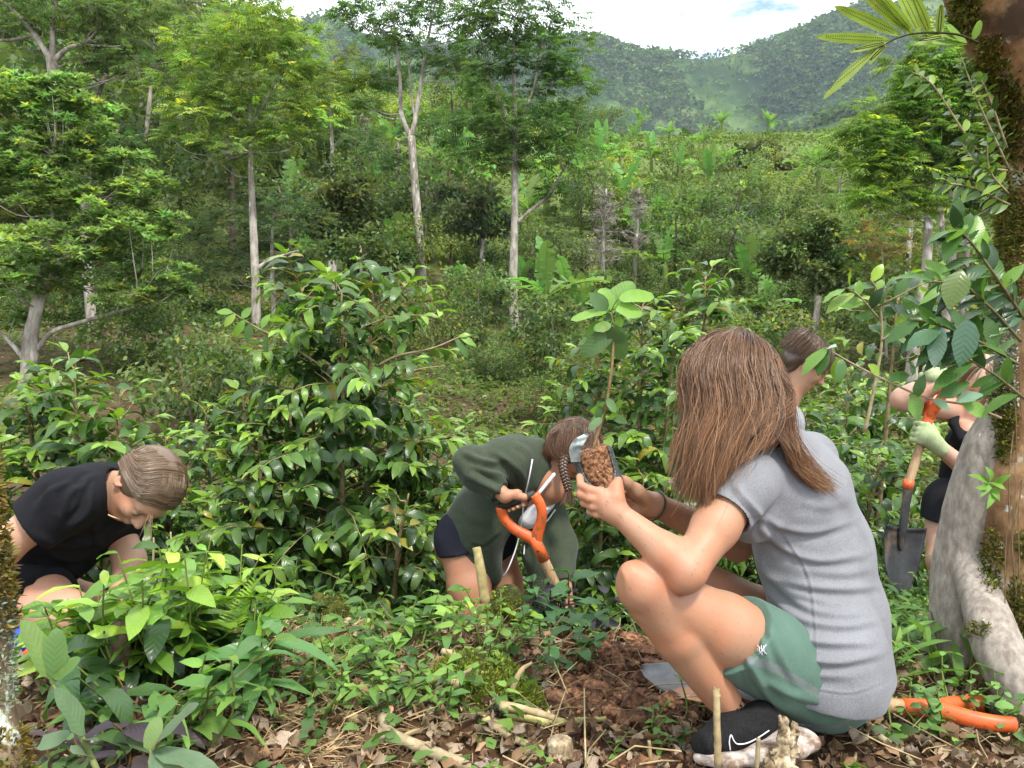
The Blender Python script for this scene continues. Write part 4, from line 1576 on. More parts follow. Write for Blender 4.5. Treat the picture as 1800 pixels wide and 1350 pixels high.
# near hand: palm under the pot, thumb up its side
for kx, ky, kd in ((1056, 866, 1.552), (1056, 879, 1.549), (1059, 891, 1.550), (1064, 902, 1.553)):
    body.cap(lerp(wrL, P(kx, ky, kd), .25), P(kx, ky, kd), .018, .0125, k=.014)
body.cap(P(1078, 878, 1.56), P(1064, 886, 1.568), .016, .016, k=.015)
finger_px(body, [(1056, 866, 1.552), (1036, 861, 1.549), (1021, 853, 1.565), (1019, 838, 1.592)], .0100)
finger_px(body, [(1056, 880, 1.549), (1036, 876, 1.546), (1020, 869, 1.562), (1021, 857, 1.595)], .0100)
finger_px(body, [(1059, 892, 1.550), (1041, 890, 1.549), (1026, 884, 1.563), (1028, 875, 1.595)], .0096)
finger_px(body, [(1064, 903, 1.553), (1049, 904, 1.553), (1037, 899, 1.565), (1038, 890, 1.590)], .0088)
body.chain([P(1082, 893, 1.555), P(1083, 872, 1.553), P(1083, 857, 1.558), P(1087, 845, 1.566)], [.017, .0135, .0115, .0088], k=.012)
# far hand: palm towards the camera, thumb along the pot's rim
for kx, ky, kd in ((1122, 865, 1.775), (1116, 876, 1.765), (1113, 886, 1.758), (1114, 896, 1.75)):
    body.cap(lerp(wrR, P(kx, ky, kd), .2), P(kx, ky, kd), .020, .013, k=.016)
body.chain([lerp(wrR, P(1128, 875, 1.735), .6), P(1118, 864, 1.728), P(1100, 849, 1.705), P(1082, 839, 1.685), P(1074, 838, 1.675)], [.018, .0165, .0125, .0105, .008], k=.010)
finger_px(body, [(1122, 865, 1.775), (1104, 850, 1.765), (1088, 842, 1.74), (1074, 842, 1.715)], .0098)
finger_px(body, [(1116, 876, 1.765), (1097, 867, 1.755), (1080, 862, 1.73), (1066, 862, 1.705)], .0098)
finger_px(body, [(1113, 886, 1.758), (1094, 880, 1.745), (1078, 876, 1.72), (1064, 876, 1.695)], .0094)
finger_px(body, [(1114, 896, 1.75), (1097, 893, 1.735), (1083, 889, 1.71), (1070, 888, 1.69)], .0086)
# legs
hiL, knL, anL = P(1425, 1188, 1.70), P(1131, 1031, 1.525), P(1300, 1268, 1.63)
hiR, knR, anR = P(1462, 1165, 1.94), P(1222, 1018, 1.88), P(1345, 1215, 1.93)
body.new()
for hi_, kn, an, kk in ((hiL, knL, anL, 1.0), (hiR, knR, anR, 1.0)):
    body.cap(hi_, lerp(hi_, kn, .55), .088, .071, k=.03)
    body.cap(lerp(hi_, kn, .55), kn, .071, .050, k=.02)
    body.ell(kn + norm(kn - hi_) * .008, (.040, .040, .040), k=.02)
body.cap(P(1445, 1190, 1.77), P(1465, 1180, 1.92), .112, .112, k=.03)
body.new()
for hi_, kn, an, kk in ((hiL, knL, anL, 1.0), (hiR, knR, anR, 1.0)):
    body.cap(kn, lerp(kn, an, .35), .050, .049, k=.010)
    body.cap(lerp(kn, an, .35), an, .049, .029, k=.010)
body.cap(anL, P(1262, 1308, 1.60), .032, .030, k=.02)
body.cap(anR, P(1290, 1245, 1.9), .032, .030, k=.02)
body.ell(knL + norm(knL - hiL) * .030 + np.array((-.004, -.006, .012)), (.022, .026, .026), k=.02)       # kneecap
body.cap(lerp(knL, anL, .12) + np.array((-.028, -.006, -.012)), lerp(knL, anL, .8) + np.array((-.018, -.002, -.008)), .014, .010, k=.02)      # shin bone
body.ell(anL + np.array((-.01, -.030, 0)), (.011, .010, .011), k=.012)        # ankle bone
v, f = body.mesh(.0036)
v = relax(v, f, 1, .35)
v = folds(v, f, [([(1098, 1062), (1112, 1080), (1135, 1098)], .0016, 4), ([(1090, 995), (1100, 1020), (1098, 1045)], .0015, 5),
                 ([(1278, 1262), (1300, 1270), (1320, 1266)], .0010, 3), ([(1086, 900), (1094, 908), (1098, 918)], .0008, 2.5)])
cA = np.tile(np.array(SKIN), (len(v), 1))
for c_, r_ in ((knL, .07), (knR, .07), (elL, .05), (P(1085, 850, 1.56), .03), (P(1030, 865, 1.55), .03), (P(1074, 838, 1.68), .03), (anL, .05)):
    w_ = np.exp(-(np.linalg.norm(v - c_, axis=1) / r_) ** 2)[:, None]
    cA = cA * (1 + w_ * np.array((.04, -.14, -.18)))
put('body', v, f, M['skin'], rootA, cA)
bodyA_v = v
# shirt
sh = Body()
for i in range(4):
    cl = [(P(1460, 1212, 1.80), P(1470, 1300, 1.80) - P(1440, 1150, 1.80) + np.array((0, 0, 0)))] if i == 0 else None
    sh.cap(tor[i] + (np.array((0, 0, -.06)) if i == 0 else 0), tor[i + 1], tr_[i] + (.038 if i == 0 else .014), tr_[i + 1] + .014, k=.03, flat=(SA, 1.36), clip=cl)
sh.cap(P(1350, 822, 1.72), shL, .058, .060, k=.045)
sh.cap(P(1380, 805, 1.80), shR, .056, .058, k=.045)
slv = lerp(shL, elL, .36)
dL = norm(elL - shL)
sh.cap(shL, lerp(shL, elL, .6), .060, .058, k=.03, clip=[(slv, dL)])
slr = lerp(shR, elR, .45)
sh.cap(shR, lerp(shR, elR, .6), .056, .054, k=.03, clip=[(slr, norm(elR - shR))])
sh.cap(slv - dL * .01, slv + dL * .05, .0525, .0525, k=.0, sub=True)
sh.cap(P(1440, 1065, 1.73), P(1452, 1140, 1.695), .098, .116, k=.03)
sh.cap(P(1452, 1140, 1.695), P(1458, 1190, 1.69), .116, .122, k=.03, clip=[(P(1460, 1216, 1.7), norm(np.array((-.12, 0, -1.0))))])
sh.ell(P(1318, 905, 1.68), (.05, .06, .06), k=.03)
sh.cap(P(1330, 735, 1.735), neckp, .068, .066, k=.004, sub=True)
v, f = sh.mesh(.0036)
v = relax(v, f, 2, .4)
x_, y_, _d = to_px(v)
FL = [[(1325, 940), (1345, 1000), (1395, 1040), (1460, 1060)], [(1330, 985), (1370, 1035), (1440, 1075), (1520, 1080)], [(1345, 1040), (1400, 1085), (1480, 1100), (1545, 1090)],
      [(1350, 1065), (1395, 1115), (1450, 1130), (1530, 1130)], [(1358, 1100), (1400, 1150), (1470, 1165), (1550, 1150)], [(1330, 900), (1370, 925), (1430, 935), (1500, 915)],
      [(1330, 925), (1380, 965), (1440, 985), (1520, 975)], [(1345, 1010), (1420, 1030), (1490, 1035), (1550, 1030)], [(1300, 870), (1330, 900), (1345, 940)], [(1290, 850), (1320, 890)],
      ([(1345, 905), (1385, 950), (1420, 1010), (1432, 1080), (1436, 1180)], .0022, 3.0), ([(1450, 860), (1490, 880), (1515, 930)], .003, 12), ([(1380, 1165), (1430, 1185), (1500, 1190)], .004, 9),
      ([(1362, 1085), (1372, 1130), (1400, 1190)], .005, 9), ([(1420, 1000), (1480, 1008), (1535, 1000)], .003, 8), ([(1400, 880), (1450, 890), (1490, 880)], .0025, 9)]
v = folds(v, f, FL, amp=.0062, width=7.5)
v = folds(v, f, [([(1372, 1178), (1400, 1197), (1450, 1213), (1500, 1217), (1560, 1196)], .0016, 2.5), ([(1243, 872), (1280, 885), (1310, 905), (1318, 920)], .0016, 2.5)])
v = sines(v, f, .0018, 38, 4)
put('shirt', v, f, M['grey_tee'], rootA)
shirtA_v = v
# shorts
so = Body()
so.cap(P(1445, 1185, 1.77), P(1465, 1175, 1.92), .124, .124, k=.03)
opL = P(1268, 1150, 1.6)
dT = norm(hiL - knL)
clipn = norm(-dT + np.array((0, 0, .28)))
so.cap(hiL, lerp(hiL, knL, .55), .100, .089, k=.04, clip=[(opL, clipn)])
so.cap(hiR, lerp(hiR, knR, .5), .102, .090, k=.04, clip=[(lerp(hiR, knR, .33), norm(knR - hiR))])
so.cap(P(1460, 1080, 1.80), P(1460, 1150, 1.80), .100, .11, k=.03, flat=(SA, 1.34))
v, f = so.mesh(.0042)
v = relax(v, f, 2, .4)
v = folds(v, f, [([(1312, 1090), (1340, 1130), (1352, 1180)], .005, 7), ([(1300, 1130), (1335, 1200), (1375, 1250)], .007, 7), ([(1305, 1170), (1330, 1220), (1360, 1262)], .006, 6), ([(1345, 1195), (1400, 1225), (1470, 1240)], .007, 8), ([(1400, 1262), (1460, 1272), (1510, 1255)], .005, 8), ([(1318, 1170), (1350, 1220), (1400, 1262)], .005, 8), ([(1330, 1190), (1380, 1215), (1440, 1225)], .004, 8), ([(1350, 1100), (1375, 1160), (1400, 1200)], .004, 7), ([(1420, 1235), (1470, 1250), (1515, 1240)], .004, 10),
                 ([(1335, 1235), (1375, 1265), (1430, 1285)], .003, 7)])
xx, yy, dd_ = to_px(v)
col = np.ones((len(v), 3))
ln = catmull([(1303, 1157, 0), (1330, 1163, 0), (1362, 1175, 0), (1400, 1196, 0), (1440, 1220, 0)], 8)[:, :2]
dist = np.min(np.hypot(xx[:, None] - ln[None, :, 0], (yy[:, None] - ln[None, :, 1])), 1)
stripe = (dist < 7.5) & (dd_ < 1.75)
col[stripe] = (1.7, 1.15, 1.42)
put('shorts', v, f, M['sage'], rootA, col)
mb = MB()
invA = -np.array(rootA.location)
for a, b in (((1331, 1134), (1348, 1150)), ((1347, 1133), (1334, 1150)), ((1334, 1136), (1336, 1148)), ((1338, 1134), (1340, 1150)), ((1342, 1135), (1344, 1149)), ((1331, 1140), (1341, 1152))):
    pts = [surf_pt(v, *lerp(np.array(a, float), np.array(b, float), t), lift=.001) + invA for t in (0, .5, 1)]
    tube(mb, pts, .0008, 5, col=(1, 1, 1))
mb.build('logo', M['white_cloth'], rootA)
# shoes
def shoe(toe, heel, ank, root, sole_n, big=1.0, logo=None):
    up = norm(np.array(sole_n, float))
    ax_ = norm(heel - toe)
    sd = norm(np.cross(ax_, up))
    B = Body()
    fl = (sd, 1.30)
    B.cap(toe + up * .022, lerp(toe, heel, .42) + up * .034, .024, .034, k=.03, flat=fl)
    B.cap(lerp(toe, heel, .42) + up * .036, lerp(toe, heel, .9) + up * .046, .034, .036, k=.03)
    B.cap(lerp(toe, heel, .66) + up * .05, lerp(ank, lerp(toe, heel, .7), .25), .038, .038, k=.03, clip=[(lerp(ank, lerp(toe, heel, .75), .35), norm(up + ax_ * .15))])
    v, f = B.mesh(.0035)
    v = relax(v, f, 2, .4)
    v = folds(v, f, [([(1262, 1300), (1280, 1322)], .0015, 4)])
    s = put('shoe', v, f, M['shoe'], root)
    Q = Body()
    if logo is None:
        Q.cap(toe + up * .004, heel + up * .006, .014, .02, k=.02, flat=(sd, 2.2))
    else:
        Q.chain([P(1230, 1334, 1.545), P(1272, 1337, 1.548), P(1330, 1326, 1.552), P(1378, 1312, 1.56), P(1410, 1300, 1.57)], [.010, .014, .018, .022, .023], k=.02, flat=(sd, 2.3))
    v2, f2 = Q.mesh(.004)
    put('sole', v2, f2, M['sole'], s)
    s2 = COL.objects.get('x')
    mbl = MB()
    inv = -np.array(root.location)
    for t in np.linspace(.42, .66, 5):           # laces
        c = lerp(toe, heel, t) + up * (.066 + .03 * (t - .42) * 3)
        tube(mbl, [c - sd * .022 + ax_ * .006 - up * .004 + inv, c + up * .003 + inv, c + sd * .022 - ax_ * .004 - up * .004 + inv], .0022, 5, col=(1, 1, 1))
    mbl.build('laces', M['shoe'], s)
    if logo:
        mw = MB()
        pts = [surf_pt(v, a, b, lift=.0012) + inv for a, b in logo]
        tube(mw, catmull(pts, 4), .0013, 5)
        mw.build('logo', M['white_cloth'], s)
    return v


soleN = norm(np.array((-.12, .30, 1.0)))
shoe(P(1240, 1329, 1.56), P(1356, 1303, 1.60), anL, rootA, soleN,
     logo=[(1352, 1284), (1334, 1296), (1314, 1306), (1297, 1308), (1290, 1302), (1285, 1292), (1282, 1304), (1284, 1319)])
shoe(P(1268, 1262, 1.90), P(1400, 1258, 2.0), anR, rootA, (0, 0, 1))
# hair tie on the far wrist
mb = MB()
c = P(1151, 890, 1.758)
axw = norm(elR - wrR)
a1 = norm(np.cross(axw, UPA))
b1 = np.cross(axw, a1)
pts = [c + (a1 * math.cos(t) * .0285 + b1 * math.sin(t) * .0325) + invA for t in np.linspace(0, 2 * math.pi, 25)]
tube(mb, pts, .0022, 6, col=(1, 1, 1))
mb.build('wrist_band', M['black_grip'], rootA)
# hair
Hs = Body()
Hs.ell(P(1293, 683, 1.735), (.105, .108, .118), k=.02)
Hs.cap(P(1262, 735, 1.68), P(1238, 835, 1.61), .060, .022, k=.04)
Hs.cap(P(1310, 740, 1.69), P(1262, 820, 1.60), .064, .025, k=.04)
Hs.cap(P(1345, 720, 1.72), P(1352, 770, 1.68), .050, .028, k=.04)
v, f = Hs.mesh(.006)
hb = put('hair', v, f, M['hair'], rootA, np.tile((.075, .036, .018), (len(v), 1)))
crown = (1300, 582, 1.715)


def gl(*pts):
    return [P(*crown)] + [P(*q) for q in pts]


guides = [
    gl((1240, 600, 1.80), (1225, 660, 1.84), (1228, 740, 1.82), (1240, 820, 1.76)),
    gl((1235, 605, 1.74), (1208, 650, 1.74), (1214, 715, 1.71), (1206, 790, 1.66), (1208, 850, 1.62)),
    gl((1238, 600, 1.68), (1208, 655, 1.65), (1220, 720, 1.62), (1207, 790, 1.60), (1188, 866, 1.585)),
    gl((1250, 605, 1.645), (1230, 660, 1.60), (1242, 720, 1.575), (1222, 795, 1.56), (1205, 880, 1.56)),
    gl((1272, 600, 1.635), (1255, 660, 1.585), (1266, 722, 1.560), (1240, 800, 1.545), (1228, 892, 1.55)),
    gl((1295, 600, 1.63), (1286, 660, 1.58), (1294, 722, 1.555), (1262, 798, 1.54), (1246, 884, 1.545)),
    gl((1318, 605, 1.635), (1318, 660, 1.59), (1322, 722, 1.562), (1286, 792, 1.545), (1256, 856, 1.545)),
    gl((1340, 615, 1.65), (1346, 665, 1.61), (1352, 722, 1.585), (1318, 778, 1.565), (1278, 818, 1.555)),
    gl((1352, 620, 1.665), (1368, 672, 1.635), (1374, 728, 1.61), (1352, 768, 1.60), (1322, 796, 1.59)),
    gl((1355, 622, 1.68), (1378, 680, 1.665), (1386, 735, 1.645), (1388, 778, 1.64), (1424, 828, 1.655), (1464, 858, 1.665)),
    gl((1352, 620, 1.70), (1380, 680, 1.71), (1390, 735, 1.70), (1378, 775, 1.70), (1392, 800, 1.70)),
    gl((1340, 615, 1.75), (1375, 680, 1.78), (1378, 740, 1.77), (1370, 785, 1.76)),
    gl((1310, 600, 1.79), (1330, 670, 1.84), (1335, 740, 1.83), (1330, 780, 1.80)),
    gl((1270, 600, 1.80), (1270, 670, 1.86), (1270, 740, 1.85), (1270, 800, 1.80)),
]
mb = MB()
strands(mb, guides[:9], 3000, .0007, rngH, (.028, .0125, .0065), (.24, .12, .052), tipk=.5, jit=.005, curl=.003, ragged=.35, inv=invA, wave=.006)
strands(mb, guides[:9], 11000, .00065, rngH, (.028, .0125, .0065), (.30, .145, .062), tipk=.66, jit=.004, curl=.003, ragged=.42, inv=invA, wave=.028, locks=80, lock_r=.011)
strands(mb, guides[2:8], 160, .0005, rngH, (.08, .04, .02), (.42, .22, .10), tipk=.7, jit=.016, curl=.014, ragged=.3, inv=invA)
strands(mb, [guides[9], guides[9]], 500, .0007, rngH, (.055, .024, .011), (.33, .17, .075), tipk=.6, jit=.006, curl=.004, ragged=.4, inv=invA, wave=.008)
strands(mb, guides[10:], 2600, .0007, rngH, (.045, .020, .009), (.33, .17, .075), tipk=.62, jit=.0042, curl=.003, ragged=.35, inv=invA, wave=.016, locks=24, lock_r=.014)
strands(mb, guides[:9], 120, .0006, rngH, (.10, .05, .02), (.42, .22, .10), tipk=.6, jit=.013, curl=.010, ragged=.5, inv=invA)
wisps = [[P(1372, 735, 1.63), P(1378, 775, 1.625), P(1390, 812, 1.63), P(1425, 848, 1.645), P(1464, 857, 1.65)],
         [P(1380, 745, 1.64), P(1402, 775, 1.63), P(1398, 805, 1.63), P(1412, 828, 1.64), P(1440, 850, 1.645)],
         [P(1360, 760, 1.61), P(1385, 795, 1.61), P(1405, 830, 1.62), P(1440, 855, 1.635), P(1455, 860, 1.64)]]
strands(mb, wisps, 420, .0009, rngH, (.10, .045, .02), (.36, .19, .085), tipk=.5, jit=.0035, curl=.006, ragged=.4, inv=invA)
mb.build('hair_strands', M['hair'], hb)
tag(rootA, 'long-haired person in grey t-shirt and green shorts squatting with a sapling', 'person')

# ---------------------------------------------------------------- sapling in its bag of soil
rootS = empty('sapling', P(1045, 860, 1.64))
invS = -np.array(rootS.location)
rng = np.random.default_rng(8)
pot = Body()
pa, pb = P(1040, 793, 1.645), P(1058, 852, 1.645)
axp = norm(pb - pa)
pot.cap(pa, pb, .037, .040, k=.01, clip=[(pa - axp * .004, -axp), (pb + axp * .016, axp)])
v, f = pot.mesh(.0035)
v = sines(v, f, .003, 80, 2, 8)
v = sines(v, f, .0018, 300, 7, 8)
v = v + vnormals(v, f) * rng.normal(size=(len(v), 1)) * .0012
put('soil', v, f, noise_mat('root_ball_soil', [(.4, (.07, .028, .012)), (.5, (.18, .078, .033)), (.6, (.31, .155, .072))], 130, bump=.8, bdist=.003, extra=[(240, .63, .68, (.6, .55, .5))]), rootS)
bag = Body()
bag.cap(pa, pb, .043, .045, k=.01, clip=[(pa + axp * .0, -axp), (pb + axp * .022, axp)])
vw = norm(P(1050, 820, 1.6) - np.array((0, 0, CAMZ)))
rt = norm(np.cross(axp, vw))
# opening torn away towards the camera
bag.cap(pa - vw * .042 - axp * .03 + rt * .004, lerp(pa, pb, .62) - vw * .042 + rt * .004, .034, .030, k=.008, sub=True)
bag.cap(pa - axp * .05, lerp(pa, pb, .95), .0395, .0405, k=.003, sub=True)
v, f = bag.mesh(.003)
v = sines(v, f, .0035, 90, 5, 7)
rb_ = noise_mat('torn_black_plastic', [(.3, (.02, .022, .022)), (.55, (.07, .08, .08)), (.75, (.22, .25, .24))], 35, rough=.45, bump=.6, bdist=.004, spec=.5)
put('plastic_bag', v, f, rb_, rootS)
mb = MB()
# loose torn flap standing up on the left and a crumple on the right
fl = catmull([P(1012, 812, 1.615), P(1011, 790, 1.605), P(1019, 776, 1.60), P(1034, 763, 1.61)], 6)
w_ = np.interp(np.linspace(0, 1, len(fl)), [0, .3, .6, 1], [.010, .012, .011, .004])
for sg in (0,):
    s_ = norm(np.cross(np.gradient(fl, axis=0), vw))
    vv, ff = [], []
    for i_, p_ in enumerate(fl):
        for q_, k_ in enumerate(np.linspace(-1, 1, 5)):
            vv.append(p_ + s_[i_] * w_[i_] * k_ + vw * .004 * math.sin(i_ * .9 + q_ * 1.7) + invS)
    m_ = len(fl)
    ff = [[i_ * 5 + q_, i_ * 5 + q_ + 1, i_ * 5 + q_ + 6, i_ * 5 + q_ + 5] for i_ in range(m_ - 1) for q_ in range(4)]
    mb.add(vv, [np.array(ff)], (1, 1, 1))
rb2 = noise_mat('grey_plastic_film', [(.3, (.13, .15, .15)), (.7, (.36, .41, .40))], 35, rough=.4, bump=.5, bdist=.004, spec=.5)
mb.build('bag_flap', rb2, rootS)
cr = Body()
cr.ell(P(1073, 829, 1.68), (.016, .014, .018), k=.01)
cr.cap(P(1083, 835, 1.69), P(1070, 818, 1.68), .012, .006, k=.01)
v, f = cr.mesh(.003)
v = sines(v, f, .005, 160, 6, 6)
put('bag_crumple', v, f, rb_, rootS)
mb = MB()
stem = catmull([P(1041, 795, 1.645), P(1050, 765, 1.645), P(1062, 730, 1.64), P(1069, 690, 1.635), P(1076, 640, 1.63), P(1078, 600, 1.63), P(1078, 570, 1.63), P(1074, 548, 1.63)], 5)
tube(mb, stem + invS, np.linspace(.0036, .0022, len(stem)), 7, col=(.75, .6, .5))
mb.build('stem', M['twig'], rootS)
LS = [((1072, 548), (1110, 492), 22, 0), ((1078, 552), (1057, 505), 15, 1), ((1066, 549), (1002, 554), 16, 1), ((1068, 545), (1040, 517), 14, 2), ((1088, 525), (1154, 514), 14, 1), ((1082, 545), (1132, 545), 16, 1),
      ((1080, 572), (1026, 625), 18, 2), ((1076, 575), (1095, 635), 18, 2), ((1078, 572), (1092, 600), 12, 2), ((1064, 568), (1026, 588), 12, 0), ((1073, 575), (1072, 545), 9, 3), ((1074, 570), (1045, 578), 10, 0),
      ((1080, 560), (1098, 572), 9, 1), ((1062, 712), (1040, 730), 11, 0), ((1064, 705), (1050, 735), 9, 2), ((1075, 735), (1107, 738), 9, 2), ((1072, 722), (1098, 706), 8, 0), ((1068, 700), (1080, 722), 7, 2), ((1070, 738), (1088, 722), 7, 1), ((1058, 735), (1036, 752), 8, 2)]
mb = MB()
pt = MB()
CS = [(.14, .26, .05), (.20, .36, .06), (.09, .16, .06), (.10, .19, .10)]
for (a, b, w, c) in LS:
    da = 1.63 + rng.uniform(-.02, .02)
    A0, B0 = P(a[0], a[1], da), P(b[0], b[1], da + rng.uniform(-.03, .03))
    d_ = B0 - A0
    k_ = int(np.argmin(np.linalg.norm(stem - A0, axis=1)))
    tube(pt, catmull([stem[k_] + invS, lerp(stem[k_], A0, .5) + np.array((0, 0, .004)) + invS, A0 + invS], 3), .0012, 5, col=(.5, .9, .4), cap=False)
    nn = norm(-vw + rng.normal(size=3) * .45 + np.array((0, 0, .35)))
    leaves(mb, A0 + invS, d_, nn, np.linalg.norm(d_) * 1.03, w * 1.63 / F, np.array(CS[c]) * rng.uniform(.85, 1.15), droop=.35, fold=.14, prof='oval', rng=rng, wave=.05)
pt.build('leaf_stalks', M['green_stem'], rootS)
mb.build('leaves', M['leaf_soft'], rootS)
tag(rootS, 'sapling with oval leaves and soil ball in torn black bag, held up', 'sapling')


# ---------------------------------------------------------------- spades
def spade(top, bot, tip, side, label, grip_w=.11, grip_l=.14, rad=.0165, blade_w=.16, steel='black_steel', open_frac=0.0, ring=False, dish=.03, bn=None, socket=.16, blade_l=None):
    """top: centre of the hand bar; bot: where the shaft enters the steel socket; tip: lowest point of the blade; side: direction of the hand bar"""
    root = empty('spade', bot)
    inv = -np.array(root.location)
    ax_ = norm(bot - top)
    sd = norm(side - ax_ * (np.array(side) @ ax_))
    nm = np.cross(ax_, sd)
    mb = MB()
    neck = top + ax_ * grip_l
    for sg in (-1, 1):
        pts = [neck + ax_ * .012, neck - ax_ * .014 + sd * sg * .018, top + ax_ * grip_l * .60 + sd * sg * grip_w * .40, top + ax_ * grip_l * .28 + sd * sg * grip_w * .52, top + sd * sg * grip_w * .48]
        tube(mb, catmull(pts, 6, [.018, .0175, .0155, .0150, .0155])[0] + inv, catmull(pts, 6, [.018, .0175, .0155, .0150, .0155])[1], 10, flat=1.2)
    tube(mb, [neck - ax_ * .01 + inv, neck + ax_ * .03 + inv, neck + ax_ * .085 + inv], [.020, .021, .0205], 14)
    hp = neck + ax_ * .04 - norm(nm * (1 if nm[1] > 0 else -1)) * .0215
    gr = mb.build('grip', M['orange'], root)
    mb = MB()
    tube(mb, [hp + inv, hp - norm(nm * (1 if nm[1] > 0 else -1)) * .0012 + inv], .004, 10)
    mb.build('rivet', M['black_grip'], gr)
    mb = MB()
    tube(mb, [top - sd * grip_w * .5 + inv, top + inv, top + sd * grip_w * .5 + inv], [.0145, .0150, .0145], 12)
    mb.build('hand_bar', M['black_grip'], gr)
    mb = MB()
    tube(mb, catmull([neck + ax_ * .083 + inv, lerp(neck, bot, .5) + inv, bot + ax_ * .01 + inv], 6), rad, 14)
    mb.build('shaft', M['wood'], root)
    if ring:
        mb = MB()
        tube(mb, [bot - ax_ * .014 + inv, bot + ax_ * .02 + inv], rad * 1.22, 14)
        mb.build('collar', M['orange'], root)
    d2 = norm(tip - bot)
    L = np.linalg.norm(tip - bot)
    sh_l = socket
    n2 = norm(np.cross(d2, sd)) if bn is None else norm(bn - d2 * (np.array(bn) @ d2))
    s2 = norm(np.cross(n2, d2))
    b0 = bot + d2 * sh_l
    mb = MB()
    tube(mb, *(lambda q: (q[0] + inv, q[1]))(catmull([bot + ax_ * .0, bot + d2 * sh_l * .5, b0 + d2 * .03, b0 + d2 * .09 + n2 * .004], 5, [rad * 1.12, rad * .95, rad * .9, rad * .25])), 12)
    mb.build('socket', M[steel], root)
    Lb = L - sh_l
    nt_, ns_ = 22, 15
    V = []
    for face in (0, 1):
        for i_ in range(nt_):
            t = i_ / (nt_ - 1)
            hw = blade_w / 2 * np.interp(t, [0, .03, .3, .6, .85, 1], [.93, 1, .97, .80, .45, .06])
            for j_ in range(ns_):
                s = -1 + 2 * j_ / (ns_ - 1)
                z = dish * (s * s - .35) * (1 - .4 * t) + .012 * t * t * 2
                lip = .010 * max(0, 1 - t / .04)
                V.append(b0 + d2 * (Lb * t - .012 * s * s * (1 - t)) + s2 * s * hw + n2 * (z + lip + (.0016 if face else -.0016)) + inv)
    Q = []
    o2 = nt_ * ns_
    for i_ in range(nt_ - 1):
        for j_ in range(ns_ - 1):
            a = i_ * ns_ + j_
            Q.append((a, a + 1, a + ns_ + 1, a + ns_))
            Q.append((o2 + a + ns_, o2 + a + ns_ + 1, o2 + a + 1, o2 + a))
    rim = [j for j in range(ns_)] + [i_ * ns_ + ns_ - 1 for i_ in range(1, nt_)] + [(nt_ - 1) * ns_ + j for j in range(ns_ - 2, -1, -1)] + [i_ * ns_ for i_ in range(nt_ - 2, 0, -1)]
    for a, b in zip(rim, rim[1:] + rim[:1]):
        Q.append((b, a, o2 + a, o2 + b))
    mb = MB()
    mb.add(V, np.array(Q))
    mb.build('blade', M[steel], root)
    tag(root, label, 'spade')
    return root


CX = np.array((1.0, 0, 0))
spade(P(909, 880, 2.77), P(985, 1046, 2.80), P(1008, 1170, 2.82), norm(P(940, 872, 2.76) - P(886, 893, 2.80)), 'orange-handled spade gripped upright by the person in the olive hoodie', grip_w=.14, grip_l=.15, rad=.0175)
spade(P(1652, 672, 3.02), P(1597, 850, 3.02), P(1572, 1048, 3.02), norm(P(1665, 672, 2.97) - P(1640, 668, 3.10)), 'orange-handled spade with black blade held by the gloved person', grip_w=.115, grip_l=.13, rad=.0165,
      blade_w=.165, ring=True, bn=(0.1, -1, .1), socket=.17)
spade(PG(1758, 1256, 1.90, .055), PG(1335, 1222, 1.96, .045), PG(1132, 1190, 2.1, .012), norm(P(1764, 1280, 1.78) - P(1748, 1244, 1.90)), 'orange-handled spade lying flat on the ground behind the squatting person', grip_w=.105, grip_l=.135, rad=.0175,
      blade_w=.17, steel='grey_steel', bn=(.0, -.30, 1), socket=.08, dish=.02)

# ---------------------------------------------------------------- person in olive hoodie, bending over a spade
rootB = empty('person', P(850, 1180, 3.05))
invB = -np.array(rootB.location)
CB = (.40, .19, .11)
b = Body()
hcB = P(1008, 790, 3.0)
add_head(b, hcB, (.62, -.05, -.85), (.85, -.1, .5), 1.0)
nkB = P(955, 818, 3.0)
b.cap(nkB, lerp(nkB, hcB, .65), .052, .050, k=.03)
SB = np.array((.15, 1.0, .12))
b.cap(P(945, 835, 3.03), P(860, 900, 3.08), .10, .095, k=.04, flat=(SB, 1.35))
b.cap(P(860, 900, 3.08), P(815, 950, 3.10), .095, .115, k=.04, flat=(SB, 1.3))
b.ell(P(968, 862, 2.98), (.05, .05, .05), k=.05)
b.ell(P(975, 860, 3.12), (.05, .05, .05), k=.05)
shB, elB, wrB = P(915, 815, 2.88), P(822, 815, 2.84), P(888, 872, 2.765)
b.chain([shB, elB], [.05, .042], k=.03)
b.chain([elB, lerp(elB, wrB, .3), wrB], [.04, .04, .025], k=.02)
shB2, elB2, wrB2 = P(955, 850, 3.22), P(985, 960, 3.06), P(994, 1038, 2.86)
b.chain([shB2, elB2], [.05, .042], k=.03)
b.chain([elB2, wrB2], [.04, .025], k=.02)
gp = P(905, 878, 2.88)
hb_ax = norm(P(940, 872, 2.76) - P(886, 893, 2.80))
hand_grip(b, wrB, P(903, 882, 2.772), hb_ax, norm(np.array((-.1, -.35, .9))), 1, 1.0, .0145)
shax = norm(P(985, 1046, 2.86) - P(905, 878, 2.88))
hand_grip(b, wrB2, P(987, 1053, 2.80), -shax, norm(np.array((.75, -.55, .2))), 1, 1.0, .018)
for (h_, kn, an) in ((P(808, 955, 3.0), P(842, 1110, 2.92), P(830, 1260, 3.0)), (P(860, 955, 3.22), P(905, 1090, 3.12), P(905, 1240, 3.2))):
    b.chain([h_ + np.array((.012, 0, 0)), lerp(h_, kn, .5), kn, lerp(kn, an, .35), an], [.088, .080, .058, .056, .036], k=.02)
    b.cap(an, an + np.array((.13, -.04, -.03)), .034, .026, k=.03)
v, f = b.mesh(.0052)
put('body', v, f, M['skin'], rootB, np.tile(CB, (len(v), 1)))
h = Body()
